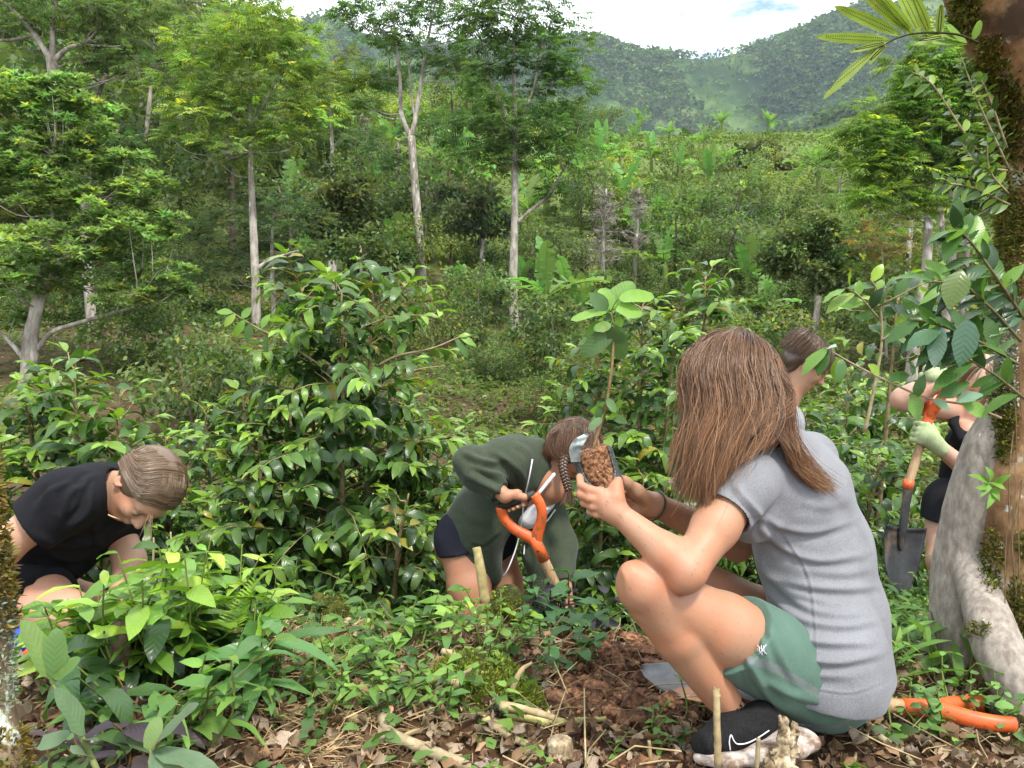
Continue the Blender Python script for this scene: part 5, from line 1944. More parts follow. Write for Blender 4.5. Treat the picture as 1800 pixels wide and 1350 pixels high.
h.cap(P(930, 822, 3.03), P(862, 890, 3.07), .118, .118, k=.04, flat=(SB, 1.38))
h.cap(P(862, 890, 3.07), P(826, 940, 3.09), .120, .130, k=.04, flat=(SB, 1.35), clip=[(P(818, 972, 3.09), norm(np.array((-.62, 0, -.78))))])
h.cap(P(840, 930, 3.0), P(838, 975, 2.99), .105, .085, k=.05, clip=[(P(820, 968, 3.0), norm(np.array((-.62, 0, -.78))))])
h.cap(P(835, 955, 3.09), P(862, 1010, 3.02), .100, .045, k=.05, flat=(SB, 1.5))
h.chain([P(940, 812, 3.0), P(905, 800, 2.93), P(880, 802, 2.90)], [.060, .066, .066], k=.05)
h.chain([P(900, 812, 2.87), P(826, 812, 2.84)], [.072, .056], k=.04)
cufB = lerp(elB, wrB, .88)
h.chain([P(826, 812, 2.84), lerp(elB, wrB, .3), P(882, 868, 2.77)], [.056, .060, .040], k=.03, clip=[(cufB, norm(wrB - elB))])
h.chain([P(950, 850, 3.2), elB2, lerp(elB2, wrB2, .9)], [.07, .06, .042], k=.04, clip=[(lerp(elB2, wrB2, .9), norm(wrB2 - elB2))])
h.chain([P(955, 905, 3.10), P(948, 980, 3.06), P(955, 1035, 3.02)], [.050, .062, .05], k=.03, flat=((0, 1, 0), 1.3))
# hood and open neck
h.cap(P(950, 790, 2.97), P(935, 835, 2.93), .034, .030, k=.02)
h.cap(P(985, 850, 2.90), P(938, 900, 2.93), .062, .030, k=.01, sub=True)
h.cap(P(985, 800, 3.0), P(962, 826, 3.0), .066, .060, k=.01, sub=True)
v, f = h.mesh(.0052)
v = relax(v, f, 2, .4)
v = folds(v, f, [([(815, 795), (850, 812), (880, 812)], .016, 6), ([(830, 815), (860, 830), (890, 845)], .016, 6), ([(820, 835), (850, 850), (885, 868)], .015, 6), ([(845, 860), (868, 872), (882, 888)], .010, 4), ([(880, 800), (915, 830), (925, 870)], .010, 7), ([(860, 790), (890, 810), (905, 830)], .007, 6),
                 ([(870, 830), (900, 850), (905, 870)], .006, 6), ([(825, 950), (850, 955), (878, 932)], .006, 4), ([(800, 880), (830, 910), (870, 920)], .005, 9), ([(785, 920), (820, 960), (860, 985)], .005, 9),
                 ([(840, 845), (870, 862), (885, 880)], .007, 5), ([(900, 775), (925, 790), (935, 810)], .006, 6), ([(930, 940), (945, 980), (940, 1020)], .007, 7)])
v = sines(v, f, .006, 24, 3)
v = sines(v, f, .003, 55, 8)
put('hoodie', v, f, M['olive_fleece'], rootB)
hoodB = v
mb = MB()
for ln in ([(936, 807), (930, 840), (921, 880), (917, 915), (908, 960), (893, 1000), (884, 1014)], [(976, 896), (962, 915), (944, 935)], [(922, 958), (921, 975)]):
    pts = [surf_pt(hoodB, a, c_, lift=.003) + invB for a, c_ in ln]
    tube(mb, catmull(pts, 4), .0028, 5)
mb.build('zip', M['white_cloth'], rootB)
t = Body()
t.cap(P(960, 868, 3.0), P(930, 900, 3.03), .052, .06, k=.03, flat=(SB, 1.5), clip=[(P(946, 880, 2.98), norm(np.array((.35, -.2, .9))))])
t.cap(P(974, 834, 2.888), P(948, 866, 2.885), .007, .007, k=.01, flat=((0, 0, 1), 1.2))
v, f = t.mesh(.0052)
put('tank_top', v, f, M['white_cloth'], rootB)
s = Body()
s.cap(P(816, 946, 3.03), P(858, 950, 3.2), .116, .118, k=.04)
s.cap(P(815, 950, 3.0), lerp(P(812, 955, 3.0), P(842, 1110, 2.92), .25), .098, .098, k=.03, clip=[(P(798, 966, 3.0), norm(np.array((.25, 0, -1.0))))])
v, f = s.mesh(.006)
put('shorts', v, f, M['navy_cloth'], rootB)
mb = MB()
rngH2 = np.random.default_rng(31)
hbB = Body()
hbB.ell(hcB + np.array((-.012, 0, .022)), (.098, .088, .092), k=.02, clip=[(hcB + np.array((.03, 0, -.075)), norm(np.array((.6, 0, -1))))])
v, f = hbB.mesh(.006)
hB_o = put('hair', v, f, M['hair'], rootB, np.tile((.055, .028, .016), (len(v), 1)))
cB = P(1022, 735, 2.99)
gB = []
for a in np.linspace(-1, 1, 9):
    d0 = 3.0 + a * .10
    gB.append([cB, P(1000 - 14 * (1 - abs(a)), 742 + abs(a) * 6, 2.99 + a * .06), P(975, 760, d0 - (0 if a > 0 else 0)), P(962, 790, 3.0 + a * .095), P(958, 815, 3.0 + a * .07)])
strands(mb, gB, 2600, .0011, rngH2, (.045, .022, .012), (.20, .105, .055), jit=.004, curl=.006, inv=invB)
gB2 = [[cB, P(1040, 748, 2.95), P(1048, 775, 2.93), P(1040, 800, 2.92), P(1000, 805, 2.905)], [cB, P(1010, 742, 2.92), P(1012, 765, 2.90), P(1006, 785, 2.895), P(996, 800, 2.90)],
       [cB, P(990, 748, 2.92), P(982, 770, 2.90), P(984, 790, 2.895), P(992, 803, 2.90)], [cB, P(970, 760, 2.93), P(965, 785, 2.91), P(975, 800, 2.905), P(992, 806, 2.90)]]
strands(mb, gB2, 2200, .0011, rngH2, (.045, .022, .012), (.22, .115, .06), jit=.004, curl=.005, inv=invB)
gB3 = [[cB, P(1045, 750, 3.0), P(1056, 780, 3.0), P(1050, 805, 3.0)], [cB, P(1040, 750, 3.06), P(1050, 780, 3.08), P(1040, 805, 3.07)], [cB, P(1010, 745, 3.09), P(1010, 780, 3.12), P(990, 805, 3.1)]]
strands(mb, gB3, 700, .0016, rngH2, (.045, .022, .012), (.16, .085, .045), jit=.004, curl=.004, inv=invB)
mb.build('hair_strands', M['hair'], hB_o)
# braid: three interwoven strands
mb = MB()
T = np.linspace(0, 1, 46)
core = catmull([P(993, 798, 2.90), P(990, 820, 2.885), P(994, 842, 2.88), P(1000, 862, 2.88)], 15)[:46]
for ph in (0, 2.09, 4.19):
    w = .011
    off = np.stack((np.cos(T * 24 + ph) * w, np.sin(2 * (T * 24 + ph)) * w * .5 - .0, np.zeros_like(T)), 1)
    tube(mb, core + off + invB, .0095 * (1 - .4 * T), 7, col=(.06, .030, .016), rough=.02, rng=rngH2)
strands(mb, [[P(998, 858, 2.88), P(996, 870, 2.88), P(992, 884, 2.88)], [P(1003, 858, 2.88), P(1005, 872, 2.88), P(1004, 884, 2.88)]], 90, .0015, rngH2, (.06, .03, .015), (.2, .1, .05), inv=invB)
mb.build('braid', M['hair'], rootB)
mb = MB()
tube(mb, [P(916, 884, 2.822) + invB + np.array((math.cos(t) * .009, 0, math.sin(t) * .009)) for t in np.linspace(0, 6.28, 13)], .0022, 5)
mb.build('ring', M['gold'], rootB)
tag(rootB, 'person with braided hair in olive zip hoodie bending over an orange-handled spade', 'person')

# ---------------------------------------------------------------- person in black, crouching on the left
rootC = empty('person', P(70, 1140, 2.35))
invC = -np.array(rootC.location)
CC_ = (.52, .29, .19)
b = Body()
hcC = P(255, 856, 2.28)
fC, uC = norm(np.array((.18, -.45, -.88))), norm(np.array((.93, -.25, .25)))
qC, AC = add_head(b, hcC, fC, uC, 1.03)
nkC = P(178, 862, 2.33)
b.cap(nkC, lerp(nkC, hcC, .6), .056, .052, k=.03)
SC = np.array((.1, 1.0, .05))
SC = norm(np.array((.25, 1.0, -.05)))
shC1, elC1 = P(112, 878, 2.16), P(0, 968, 2.12)
shC2, elC2, wrC2 = P(205, 925, 2.50), P(228, 985, 2.44), P(205, 1052, 2.34)
b.cap(P(165, 885, 2.35), P(80, 965, 2.42), .10, .10, k=.04, flat=(SC, 1.5))
b.cap(P(80, 965, 2.42), P(10, 1020, 2.45), .10, .12, k=.04, flat=(SC, 1.3))
b.chain([shC1, elC1, P(-60, 1060, 2.2)], [.055, .045, .03], k=.03)
b.chain([shC2, elC2, wrC2], [.052, .043, .027], k=.03)
for o_ in (-.03, -.01, .01, .03):
    finger(b, [wrC2, wrC2 + np.array((.02 + o_ * .4, o_ * .6, -.06)), wrC2 + np.array((.03 + o_ * .6, o_ * .8, -.10)), wrC2 + np.array((.015 + o_ * .6, o_ * .8, -.13))], .011, k=.01)
b.chain([wrC2, wrC2 + np.array((-.02, -.03, -.04)), wrC2 + np.array((-.01, -.045, -.08))], [.018, .013, .01], k=.01)
for (h_, kn, an) in ((P(20, 1035, 2.33), P(120, 1078, 2.20), P(30, 1165, 2.3)), (P(30, 1035, 2.58), P(150, 1060, 2.55), P(70, 1150, 2.6))):
    b.chain([h_, lerp(h_, kn, .5), kn, lerp(kn, an, .35), an], [.10, .085, .060, .060, .036], k=.02)
    b.cap(an, an + np.array((.14, 0, -.03)), .038, .03, k=.02)
v, f = b.mesh(.0046)
put('body', v, f, M['skin'], rootC, np.tile(CC_, (len(v), 1)))
s = Body()
s.cap(P(165, 882, 2.35), P(85, 960, 2.42), .118, .118, k=.05, flat=(SC, 1.45))
s.cap(P(85, 960, 2.42), P(30, 1000, 2.45), .118, .128, k=.05, flat=(SC, 1.3))
s.chain([P(165, 862, 2.26), shC1 + np.array((.02, 0, 0))], [.070, .080], k=.06)
slC = lerp(shC1, elC1, .50)
s.cap(shC1, lerp(shC1, elC1, .75), .080, .078, k=.04, clip=[(slC, norm(elC1 - shC1 + np.array((0, 0, .03))))])
s.cap(slC, elC1, .062, .06, k=0, sub=True)
s.cap(P(180, 890, 2.44), shC2, .07, .07, k=.05)
s.cap(shC2, lerp(shC2, elC2, .75), .068, .066, k=.03, clip=[(lerp(shC2, elC2, .45), norm(elC2 - shC2))])
s.cap(P(230, 860, 2.27), P(186, 870, 2.33), .075, .066, k=.005, sub=True)
v, f = s.mesh(.0046)
v = relax(v, f, 2, .4)
v = folds(v, f, [([(150, 850), (120, 870), (110, 910)], .012, 7), ([(160, 860), (150, 900), (120, 930)], .012, 7), ([(130, 845), (90, 862), (60, 890)], .008, 6), ([(200, 930), (170, 950), (130, 955)], .010, 6), ([(60, 940), (110, 960), (170, 950)], .008, 8), ([(70, 965), (120, 985), (180, 970)], .008, 8),
                 ([(50, 985), (100, 1010), (150, 1000)], .008, 8), ([(180, 900), (170, 940), (190, 975)], .007, 8), ([(170, 835), (150, 845), (145, 870)], .006, 6), ([(90, 850), (80, 880), (60, 900)], .005, 8)])
v = sines(v, f, .004, 22, 9)
put('shirt', v, f, M['black_cloth'], rootC)
s = Body()
for (h_, kn) in ((P(20, 1035, 2.33), P(120, 1078, 2.20)), (P(30, 1035, 2.58), P(150, 1060, 2.55))):
    s.cap(h_, lerp(h_, kn, .75), .118, .098, k=.04, clip=[(lerp(h_, kn, .62), norm(kn - h_))])
s.cap(P(20, 1025, 2.35), P(25, 1025, 2.56), .13, .13, k=.05)
v, f = s.mesh(.006)
v = folds(v, f, [([(20, 1010), (70, 1030), (120, 1030)], .007, 7), ([(30, 1040), (80, 1052), (130, 1048)], .007, 7)])
put('shorts', v, f, M['black_cloth'], rootC)
mb = MB()
for sg in (1,):
    tube(mb, catmull([P(186, 836, 2.245), P(176, 856, 2.235), P(177, 880, 2.235), P(188, 903, 2.24), P(212, 913, 2.25)], 5) + invC, .0019, 6)
mb.build('necklace', M['gold'], rootC)
rngC = np.random.default_rng(41)
hb_ = Body()
hb_.ell(hcC + AC[2] * .026 - AC[0] * .018, (.100, .090, .090), AC, k=.02, clip=[(hcC + AC[0] * .040, norm(AC[0] + AC[2] * -.55))])
hb_.ell(hcC - AC[0] * .085 - AC[2] * .055, (.028, .03, .03), AC, k=.03)
v, f = hb_.mesh(.005)
hC_o = put('hair', v, f, M['hair'], rootC, np.tile((.13, .085, .05), (len(v), 1)))
mb = MB()
cc0 = hcC + AC[2] * .012 - AC[0] * .012
gs = []
R1 = .101
nape = hcC - AC[0] * .088 - AC[2] * .062
for sg in (1, -1):
    gs = []
    for a in np.linspace(1.12, -1.25, 11):
        # from the parting over the side of the skull, back to the tie at the nape
        s0 = AC[2] * math.cos(a) + AC[0] * math.sin(a)
        lo_ = AC[0] * math.sin(a) * .62 + AC[1] * sg * .86 + AC[2] * (.12 + .1 * math.cos(a))
        gs.append([cc0 + s0 * R1 * 1.04, cc0 + norm(s0 + AC[1] * sg * .55) * R1 * 1.03, cc0 + norm(lo_ + s0 * .25) * R1 * .99, cc0 + norm(lo_ * .6 - AC[0] * .55 - AC[2] * .18) * R1 * .97, nape])
    strands(mb, gs, 4200, .0008, rngC, (.11, .068, .038), (.33, .225, .135), tipk=.15, jit=.0022, curl=.001, ragged=.05, inv=invC)
strands(mb, gs, 120, .0005, rngC, (.2, .13, .08), (.4, .28, .18), tipk=.2, jit=.007, curl=.006, ragged=.3, inv=invC)
gs = [[cc0 + norm(AC[0] * .9 + AC[2] * .5 + AC[1] * y) * R1, cc0 + norm(AC[0] * .3 + AC[2] + AC[1] * y) * R1 * 1.04, cc0 + norm(-AC[0] * .7 + AC[2] * .7 + AC[1] * y) * R1 * 1.02, cc0 + norm(-AC[0] - AC[2] * .1 + AC[1] * y * .6) * R1, nape] for y in np.linspace(-.5, .5, 5)]
strands(mb, gs, 2200, .0008, rngC, (.11, .068, .038), (.33, .225, .135), tipk=.15, jit=.0022, curl=.001, ragged=.05, inv=invC)
bt = nape
strands(mb, [[bt, bt + np.array((-.03, .05, -.02)), bt + np.array((-.03, .08, -.09))], [bt, bt + np.array((.0, .06, -.02)), bt + np.array((.01, .08, -.10))]], 300, .0014, rngC, (.1, .06, .035), (.34, .23, .14), inv=invC)
strands(mb, [[P(262, 905, 2.2), P(258, 925, 2.19), P(252, 950, 2.19)], [P(268, 905, 2.2), P(262, 928, 2.19), P(258, 952, 2.19)]], 12, .0006, rngC, (.2, .12, .07), (.4, .28, .18), inv=invC)
mb.build('hair_strands', M['hair'], hC_o)
eyes(qC, AC, 1.03, rootC)
tag(rootC, 'crouching person in black t-shirt with tied-back light brown hair', 'person')

# ---------------------------------------------------------------- boy, bending
rootD = empty('person', P(1400, 1150, 3.5))
invD = -np.array(rootD.location)
b = Body()
hcD = P(1417, 640, 3.5)
fD, uD = norm(np.array((.62, -.12, -.52))), norm(np.array((.45, -.05, .85)))
qD, AD = add_head(b, hcD, fD, uD, 1.0)
nkD = P(1384, 706, 3.53)
b.cap(nkD, lerp(nkD, hcD, .6), .050, .048, k=.03)
b.cap(P(1368, 752, 3.55), P(1355, 900, 3.6), .10, .10, k=.04, flat=((0, 1, 0), 1.35))
b.chain([P(1362, 760, 3.38), P(1400, 850, 3.3), P(1440, 900, 3.3)], [.05, .04, .028], k=.03)
for (h_, kn, an) in ((P(1350, 920, 3.5), P(1370, 1040, 3.45), P(1350, 1150, 3.5)), (P(1350, 920, 3.7), P(1370, 1040, 3.7), P(1350, 1150, 3.75))):
    b.chain([h_, kn, an], [.085, .055, .036], k=.02)
v, f = b.mesh(.006)
put('body', v, f, M['skin'], rootD, np.tile((.50, .28, .18), (len(v), 1)))
s = Body()
s.cap(P(1366, 742, 3.55), P(1350, 890, 3.6), .112, .12, k=.05, flat=((0, 1, 0), 1.4))
s.cap(P(1366, 745, 3.42), P(1366, 790, 3.36), .065, .06, k=.05)
s.cap(P(1415, 660, 3.53), P(1400, 700, 3.53), .062, .058, k=.005, sub=True)
v, f = s.mesh(.006)
v = sines(v, f, .006, 25, 3)
put('shirt', v, f, M['pale_blue'], rootD)
s = Body()
s.cap(P(1350, 915, 3.5), P(1350, 915, 3.7), .115, .115, k=.04)
s.cap(P(1350, 920, 3.5), P(1365, 1010, 3.46), .10, .08, k=.04)
s.cap(P(1350, 920, 3.7), P(1365, 1010, 3.7), .10, .08, k=.04)
v, f = s.mesh(.008)
put('shorts', v, f, M['navy_cloth'], rootD)
rngD = np.random.default_rng(51)
hb_ = Body()
hb_.ell(hcD + AD[2] * .030 - AD[0] * .012, (.100, .084, .084), AD, k=.02, clip=[(hcD + AD[2] * .0, norm(-AD[2] + AD[0] * .6)), ])
hb_.ell(hcD - AD[0] * .055 - AD[2] * .01, (.058, .072, .075), AD, k=.02)
v, f = hb_.mesh(.005)
hD_o = put('hair', v, f, M['hair'], rootD, np.tile((.07, .04, .025), (len(v), 1)))
mb = MB()
cr0 = hcD + AD[2] * .112 - AD[0] * .055
gs = []
for a in np.linspace(0, 2 * math.pi, 15):
    e_ = AD[0] * math.cos(a) + AD[1] * math.sin(a)
    fr_ = max(0, math.cos(a))
    gs.append([cr0, cr0 + e_ * (.05 + .02 * fr_) - AD[2] * .002 * 1, cr0 + e_ * (.075 + .045 * fr_) - AD[2] * (.035 - .01 * fr_), cr0 + e_ * (.078 + .058 * fr_) - AD[2] * (.085 - .0 * fr_), cr0 + e_ * (.076 + .062 * fr_) - AD[2] * (.115 - .01 * fr_)])
strands(mb, gs, 3000, .0013, rngD, (.05, .028, .017), (.22, .13, .075), tipk=.25, jit=.005, curl=.003, ragged=.2, inv=invD)
mb.build('hair_strands', M['hair'], hD_o)
eyes(qD, AD, 1.0, rootD)
tag(rootD, 'boy with short brown hair bending behind the long-haired person', 'person')

# ---------------------------------------------------------------- gloved person behind the leaning trunk
rootE = empty('person', P(1690, 1120, 3.3))
invE = -np.array(rootE.location)
b = Body()
hcE = P(1722, 668, 3.2)
qE, AE = add_head(b, hcE, (-.45, -.65, -.55), (.0, -.45, .9), 1.0)
nkE = P(1732, 735, 3.26)
b.cap(nkE, lerp(nkE, hcE, .6), .050, .048, k=.03)
b.cap(P(1722, 775, 3.28), P(1705, 850, 3.33), .090, .085, k=.04, flat=((1, .2, 0), 1.45))
b.cap(P(1705, 850, 3.33), P(1690, 890, 3.34), .085, .105, k=.04, flat=((1, .2, 0), 1.3))
b.ell(P(1700, 760, 3.19), (.052, .055, .05), k=.04)
b.ell(P(1748, 760, 3.20), (.052, .055, .05), k=.04)
shE, elE, wrE = P(1685, 722, 3.26), P(1588, 702, 3.06), P(1650, 676, 2.98)
b.chain([P(1715, 735, 3.26), shE, elE], [.055, .055, .045], k=.03)
b.chain([elE, lerp(elE, wrE, .35), wrE], [.043, .043, .027], k=.02)
shE2, elE2, wrE2 = P(1765, 760, 3.25), P(1740, 860, 3.15), P(1650, 785, 3.02)
b.chain([P(1735, 745, 3.26), shE2, elE2, wrE2], [.05, .05, .045, .028], k=.03)
for (h_, kn, an) in ((P(1665, 895, 3.28), P(1655, 985, 3.2), P(1660, 1110, 3.3)), (P(1725, 895, 3.38), P(1725, 990, 3.35), P(1720, 1110, 3.4))):
    b.chain([h_, kn, an], [.088, .055, .036], k=.02)
    b.cap(an, an + np.array((-.05, -.1, -.02)), .034, .028, k=.02)
v, f = b.mesh(.0055)
put('body', v, f, M['skin'], rootE, np.tile((.54, .32, .23), (len(v), 1)))
g = Body()
axE = norm(P(1597, 850, 3.02) - P(1652, 672, 3.02))
hand_grip(g, P(1655, 672, 2.99), P(1645, 665, 3.02), norm(np.array((-.5, .8, .1))), norm(np.array((-.1, -.35, .95))), 1, 1.08, .017)
g.cap(P(1640, 662, 2.985), P(1632, 650, 3.0), .028, .022, k=.02)
v, f = g.mesh(.0045)
put('glove', v, f, M['glove'], rootE)
g = Body()
hand_grip(g, wrE2, P(1621, 762, 3.02), -axE, norm(np.array((-.05, -1, .15))), 1, 1.1, .018)
g.cap(P(1652, 788, 3.02), P(1628, 765, 2.99), .032, .030, k=.02)
v, f = g.mesh(.0045)
put('glove', v, f, M['glove'], rootE)
s = Body()
s.cap(P(1722, 782, 3.28), P(1706, 845, 3.33), .103, .096, k=.04, flat=((1, .2, 0), 1.43), clip=[(P(1710, 848, 3.3), (-.1, 0, -1)), (P(1715, 752, 3.2), norm(np.array((-.25, 0, 1))))])
s.ell(P(1700, 772, 3.185), (.062, .062, .055), k=.03, clip=[(P(1715, 758, 3.2), norm(np.array((.5, -.1, 1))))])
s.ell(P(1748, 772, 3.195), (.062, .062, .055), k=.03, clip=[(P(1715, 758, 3.2), norm(np.array((-.2, -.1, 1))))])
s.chain([P(1680, 725, 3.20), P(1676, 745, 3.17), P(1690, 770, 3.15)], [.014, .014, .016], k=.01, flat=((1, 0, 0), 1.3))
v, f = s.mesh(.005)
put('tank_top', v, f, M['black_cloth'], rootE)
s = Body()
s.cap(P(1700, 885, 3.33), P(1700, 885, 3.34), .12, .12, k=.04, flat=((1, .2, 0), 1.3))
s.cap(P(1668, 885, 3.28), P(1660, 945, 3.23), .102, .098, k=.04, clip=[(P(1660, 912, 3.25), (0, 0, -1))])
s.cap(P(1725, 885, 3.38), P(1725, 945, 3.36), .102, .098, k=.04, clip=[(P(1725, 912, 3.36), (0, 0, -1))])
v, f = s.mesh(.006)
v = sines(v, f, .004, 40, 2)
put('shorts', v, f, M['black_cloth'], rootE)
mb = MB()
rngE = np.random.default_rng(61)
cE = hcE + AE[2] * .10
gs = []
for a in np.linspace(-2.9, 2.9, 13):
    e_ = AE[0] * math.cos(a) + AE[1] * math.sin(a)
    if abs(a) < .7:
        e_ = norm(e_ + AE[1] * (.7 if a > 0 else -.7))
    gs.append([cE, cE + e_ * .07 - AE[2] * .02, cE + e_ * .10 - AE[2] * .09, cE + e_ * .095 - AE[2] * .17])
strands(mb, gs, 1800, .0018, rngE, (.12, .07, .04), (.5, .37, .24), tipk=.5, jit=.005, inv=invE)
mb.build('hair', M['hair'], rootE)
tag(rootE, 'person in black tank top and pale green gloves behind the grey trunk', 'person')
# ---------------------------------------------------------------- coffee bushes
LEAF_DARK, LEAF_MID, LEAF_NEW = np.array((.036, .080, .022)), np.array((.095, .19, .035)), np.array((.27, .42, .05))


def coffee(name, px, depth, top_py, half_px, label, nst=2, seed=0, leafL=.125, prof=None, node=.052, group='coffee bushes in front of the diggers', cat='coffee bush', base_drop=None,
           lean=.12, bottom=.10, dens=1.0, bright=1.0, mat='leaf_near', stems_px=None, skip=.12, lw=.165):
    rng = np.random.default_rng(seed)
    g = G(px, depth)
    root = empty(name, g)
    top = P(px, top_py, depth)[2] - g[2]
    R = half_px * depth / F
    sb, bb, lb = MB(), MB(), MB()
    bb = bb if nst > 1 else sb
    O, D, N, L, C, DR = [], [], [], [], [], []
    prof = prof or ([0, .15, .45, .75, 1], [.75, .95, 1.0, .62, .22])
    for s in range(nst):
        a = rng.uniform(0, 6.28)
        off = np.array((math.cos(a), math.sin(a), 0)) * (.10 * R if nst > 1 else 0)
        if stems_px:
            tp = P(stems_px[s][0], stems_px[s][1], depth + stems_px[s][2]) - g
            H_ = tp[2]
            tip = tp
            off = tp * np.array((.35, .35, 0))
        else:
            H_ = top * (1 if s == 0 else rng.uniform(.72, .97))
            tip = off * 3.5 + np.array((rng.normal() * lean, rng.normal() * lean * .5, H_)) * np.array((1, 1, 1))
        st, rd = catmull([off * .4 + (0, 0, -.1), lerp(off, tip, .35) * np.array((1, 1, 0)) + np.array((0, 0, H_ * .4)) + rng.normal(size=3) * .02, lerp(off, tip, .75) * np.array((1, 1, 0)) + np.array((0, 0, H_ * .75)), tip], 10,
                         [.019, .014, .009, .003])
        tube(sb, st, rd, 8, rough=.08, rng=rng, col=(.8, .75, .65))
        Ls = np.concatenate(([0], np.cumsum(np.linalg.norm(np.diff(st, axis=0), axis=1))))
        z = bottom * Ls[-1]
        k = 0
        while z < Ls[-1]:
            t = z / Ls[-1]
            b0 = np.array([np.interp(z, Ls, st[:, i]) for i in range(3)])
            az0 = k * 1.35 + rng.uniform(-.5, .5)
            k += 1
            for sg in (0, math.pi):
                if rng.random() < skip:
                    continue
                ln = R * np.interp(t, prof[0], prof[1]) * rng.uniform(.6, 1.12)
                a = az0 + sg + rng.normal() * .25
                el = lerp(.15, .85, t) + rng.normal() * .12
                c = rng.uniform(.5, 1.1) * (.6 + ln)
                m = 9
                T = np.linspace(0, 1, m)
                hz = np.array((math.cos(a), math.sin(a), 0))
                ang = el - c * T
                p = b0 + np.cumsum(np.vstack((np.zeros(3), (hz[None] * np.cos(ang)[:-1, None] + np.array((0, 0, 1.0)) * np.sin(ang)[:-1, None]) * ln / (m - 1))), 0)
                p = p + np.cumsum(rng.normal(size=p.shape) * .004, 0)
                tube(bb, p, np.linspace(.0042, .0016, m), 4, cap=False, col=(.85, .8, .62))
                step = .052 / dens
                ss = max(ln * .28, .05)
                tw = np.linspace(0, ln, m)
                while ss <= ln + .001:
                    q = np.array([np.interp(ss, tw, p[:, i]) for i in range(3)])
                    td = hz * math.cos(el - c * ss / ln) + np.array((0, 0, math.sin(el - c * ss / ln)))
                    sd = np.array((-math.sin(a), math.cos(a), 0))
                    near_tip = ss / ln
                    for s2 in (-1, 1):
                        if rng.random() < .10:
                            continue
                        dd = norm(sd * s2 * rng.uniform(.6, 1.0) + td * rng.uniform(.4, .8) + np.array((0, 0, rng.uniform(-.25, .35))))
                        young = np.clip((near_tip - .62) * 2.2, 0, 1) * rng.uniform(0, 1) * (.45 + .75 * t)
                        mid = rng.random() ** 1.5
                        col = lerp(lerp(LEAF_DARK, LEAF_MID, mid), LEAF_NEW, young) * math.exp(rng.normal() * .16) * bright
                        if rng.random() < .035:
                            col = np.array((.30, .27, .04)) * rng.uniform(.5, 1.2)
                        O.append(q)
                        D.append(dd)
                        N.append(np.array((0, 0, 1)) + hz * .35 + rng.normal(size=3) * .25)
                        L.append(leafL * rng.uniform(.65, 1.2) * (1 - .35 * young))
                        C.append(col)
                        DR.append(rng.uniform(1.0, 2.3) * (1 - .4 * young))
                    ss += step * rng.uniform(.8, 1.25)
                # terminal pair of new leaves
                for s2 in (-1, 1):
                    O.append(p[-1])
                    D.append(norm(td * .9 + sd * s2 * .35 + np.array((0, 0, .35))))
                    N.append(np.array((0, 0, 1)) + rng.normal(size=3) * .3)
                    L.append(leafL * rng.uniform(.45, .8))
                    C.append(lerp(LEAF_MID, LEAF_NEW, rng.uniform(.3, 1)) * bright)
                    DR.append(rng.uniform(.5, 1.2))
            z += node * rng.uniform(.8, 1.2)
    sb.build('stem', M['twig'], root)
    if nst > 1:
        bb.build('branches', M['twig'], root)
    L = np.array(L)
    leaves(lb, np.array(O), np.array(D), np.array(N), L, L * lw, np.array(C), droop=np.array(DR), fold=.22, rng=rng, wave=.07, prof='coffee')
    lb.build('leaves', M[mat], root)
    tag(root, label, cat, group)
    return root


coffee('coffee_bush', 600, 3.55, 492, 262, 'tallest coffee bush, spreading over the middle between the two bent diggers', nst=3, seed=1, stems_px=[(655, 500, 0), (530, 505, .12), (600, 520, -.2)],
       leafL=.128, node=.042, prof=([0, .25, .5, .7, .9, 1], [.85, 1.0, .95, .74, .52, .34]))
coffee('coffee_bush', 440, 3.3, 690, 150, 'lower coffee bush at the left foot of the tallest one', nst=3, seed=2, leafL=.125)
coffee('coffee_bush', 735, 3.7, 715, 150, 'coffee bush directly behind the olive hoodie', nst=3, seed=3, leafL=.115)
coffee('coffee_bush', 130, 3.25, 640, 175, 'rounded coffee bush above the black t-shirt', nst=4, seed=4, leafL=.135, stems_px=[(130, 645, 0), (40, 680, .1), (210, 700, -.1), (90, 655, .3)])
coffee('coffee_bush', -20, 3.0, 690, 130, 'coffee bush cut by the left edge behind the bare elbow', nst=3, seed=5, leafL=.125)
coffee('coffee_bush', 290, 3.9, 755, 150, 'coffee bush behind the tied-back hair', nst=3, seed=6, leafL=.12)
coffee('coffee_bush', 1110, 3.75, 560, 150, 'coffee bush just behind the sapling', nst=3, seed=7, leafL=.115, node=.042, stems_px=[(1130, 535, 0), (1050, 620, .1), (1185, 600, -.1)], prof=([0, .3, .6, .85, 1], [1.0, 1.0, .9, .7, .35]))
coffee('coffee_bush', 1225, 4.3, 480, 105, 'narrow-topped coffee bush left of the long brown hair', nst=2, seed=8, leafL=.13, stems_px=[(1240, 485, 0), (1215, 560, .1)], prof=([0, .4, .75, .9, 1], [1.1, 1.0, .85, .75, .4]))
coffee('coffee_bush', 960, 4.2, 690, 120, 'coffee bush between the hoodie and the root ball', nst=3, seed=9, leafL=.11)
coffee('coffee_bush', 1060, 3.5, 800, 130, 'dark low coffee bush behind the raised hands', nst=3, seed=10, leafL=.115, bright=.85)
coffee('coffee_bush', 1480, 4.4, 690, 140, 'coffee bush between the boy and the spade', nst=3, seed=12, leafL=.125)
coffee('coffee_bush', 1560, 5.2, 640, 120, 'coffee bush behind the gloved hands', nst=3, seed=13, leafL=.13)
coffee('coffee_bush', 1400, 5.6, 730, 150, 'coffee bush beyond the boy with pale top', nst=3, seed=14, leafL=.12)
coffee('coffee_bush', 1500, 3.6, 800, 90, 'low thin coffee bush left of the black blade', nst=2, seed=15, leafL=.12, bright=.9)
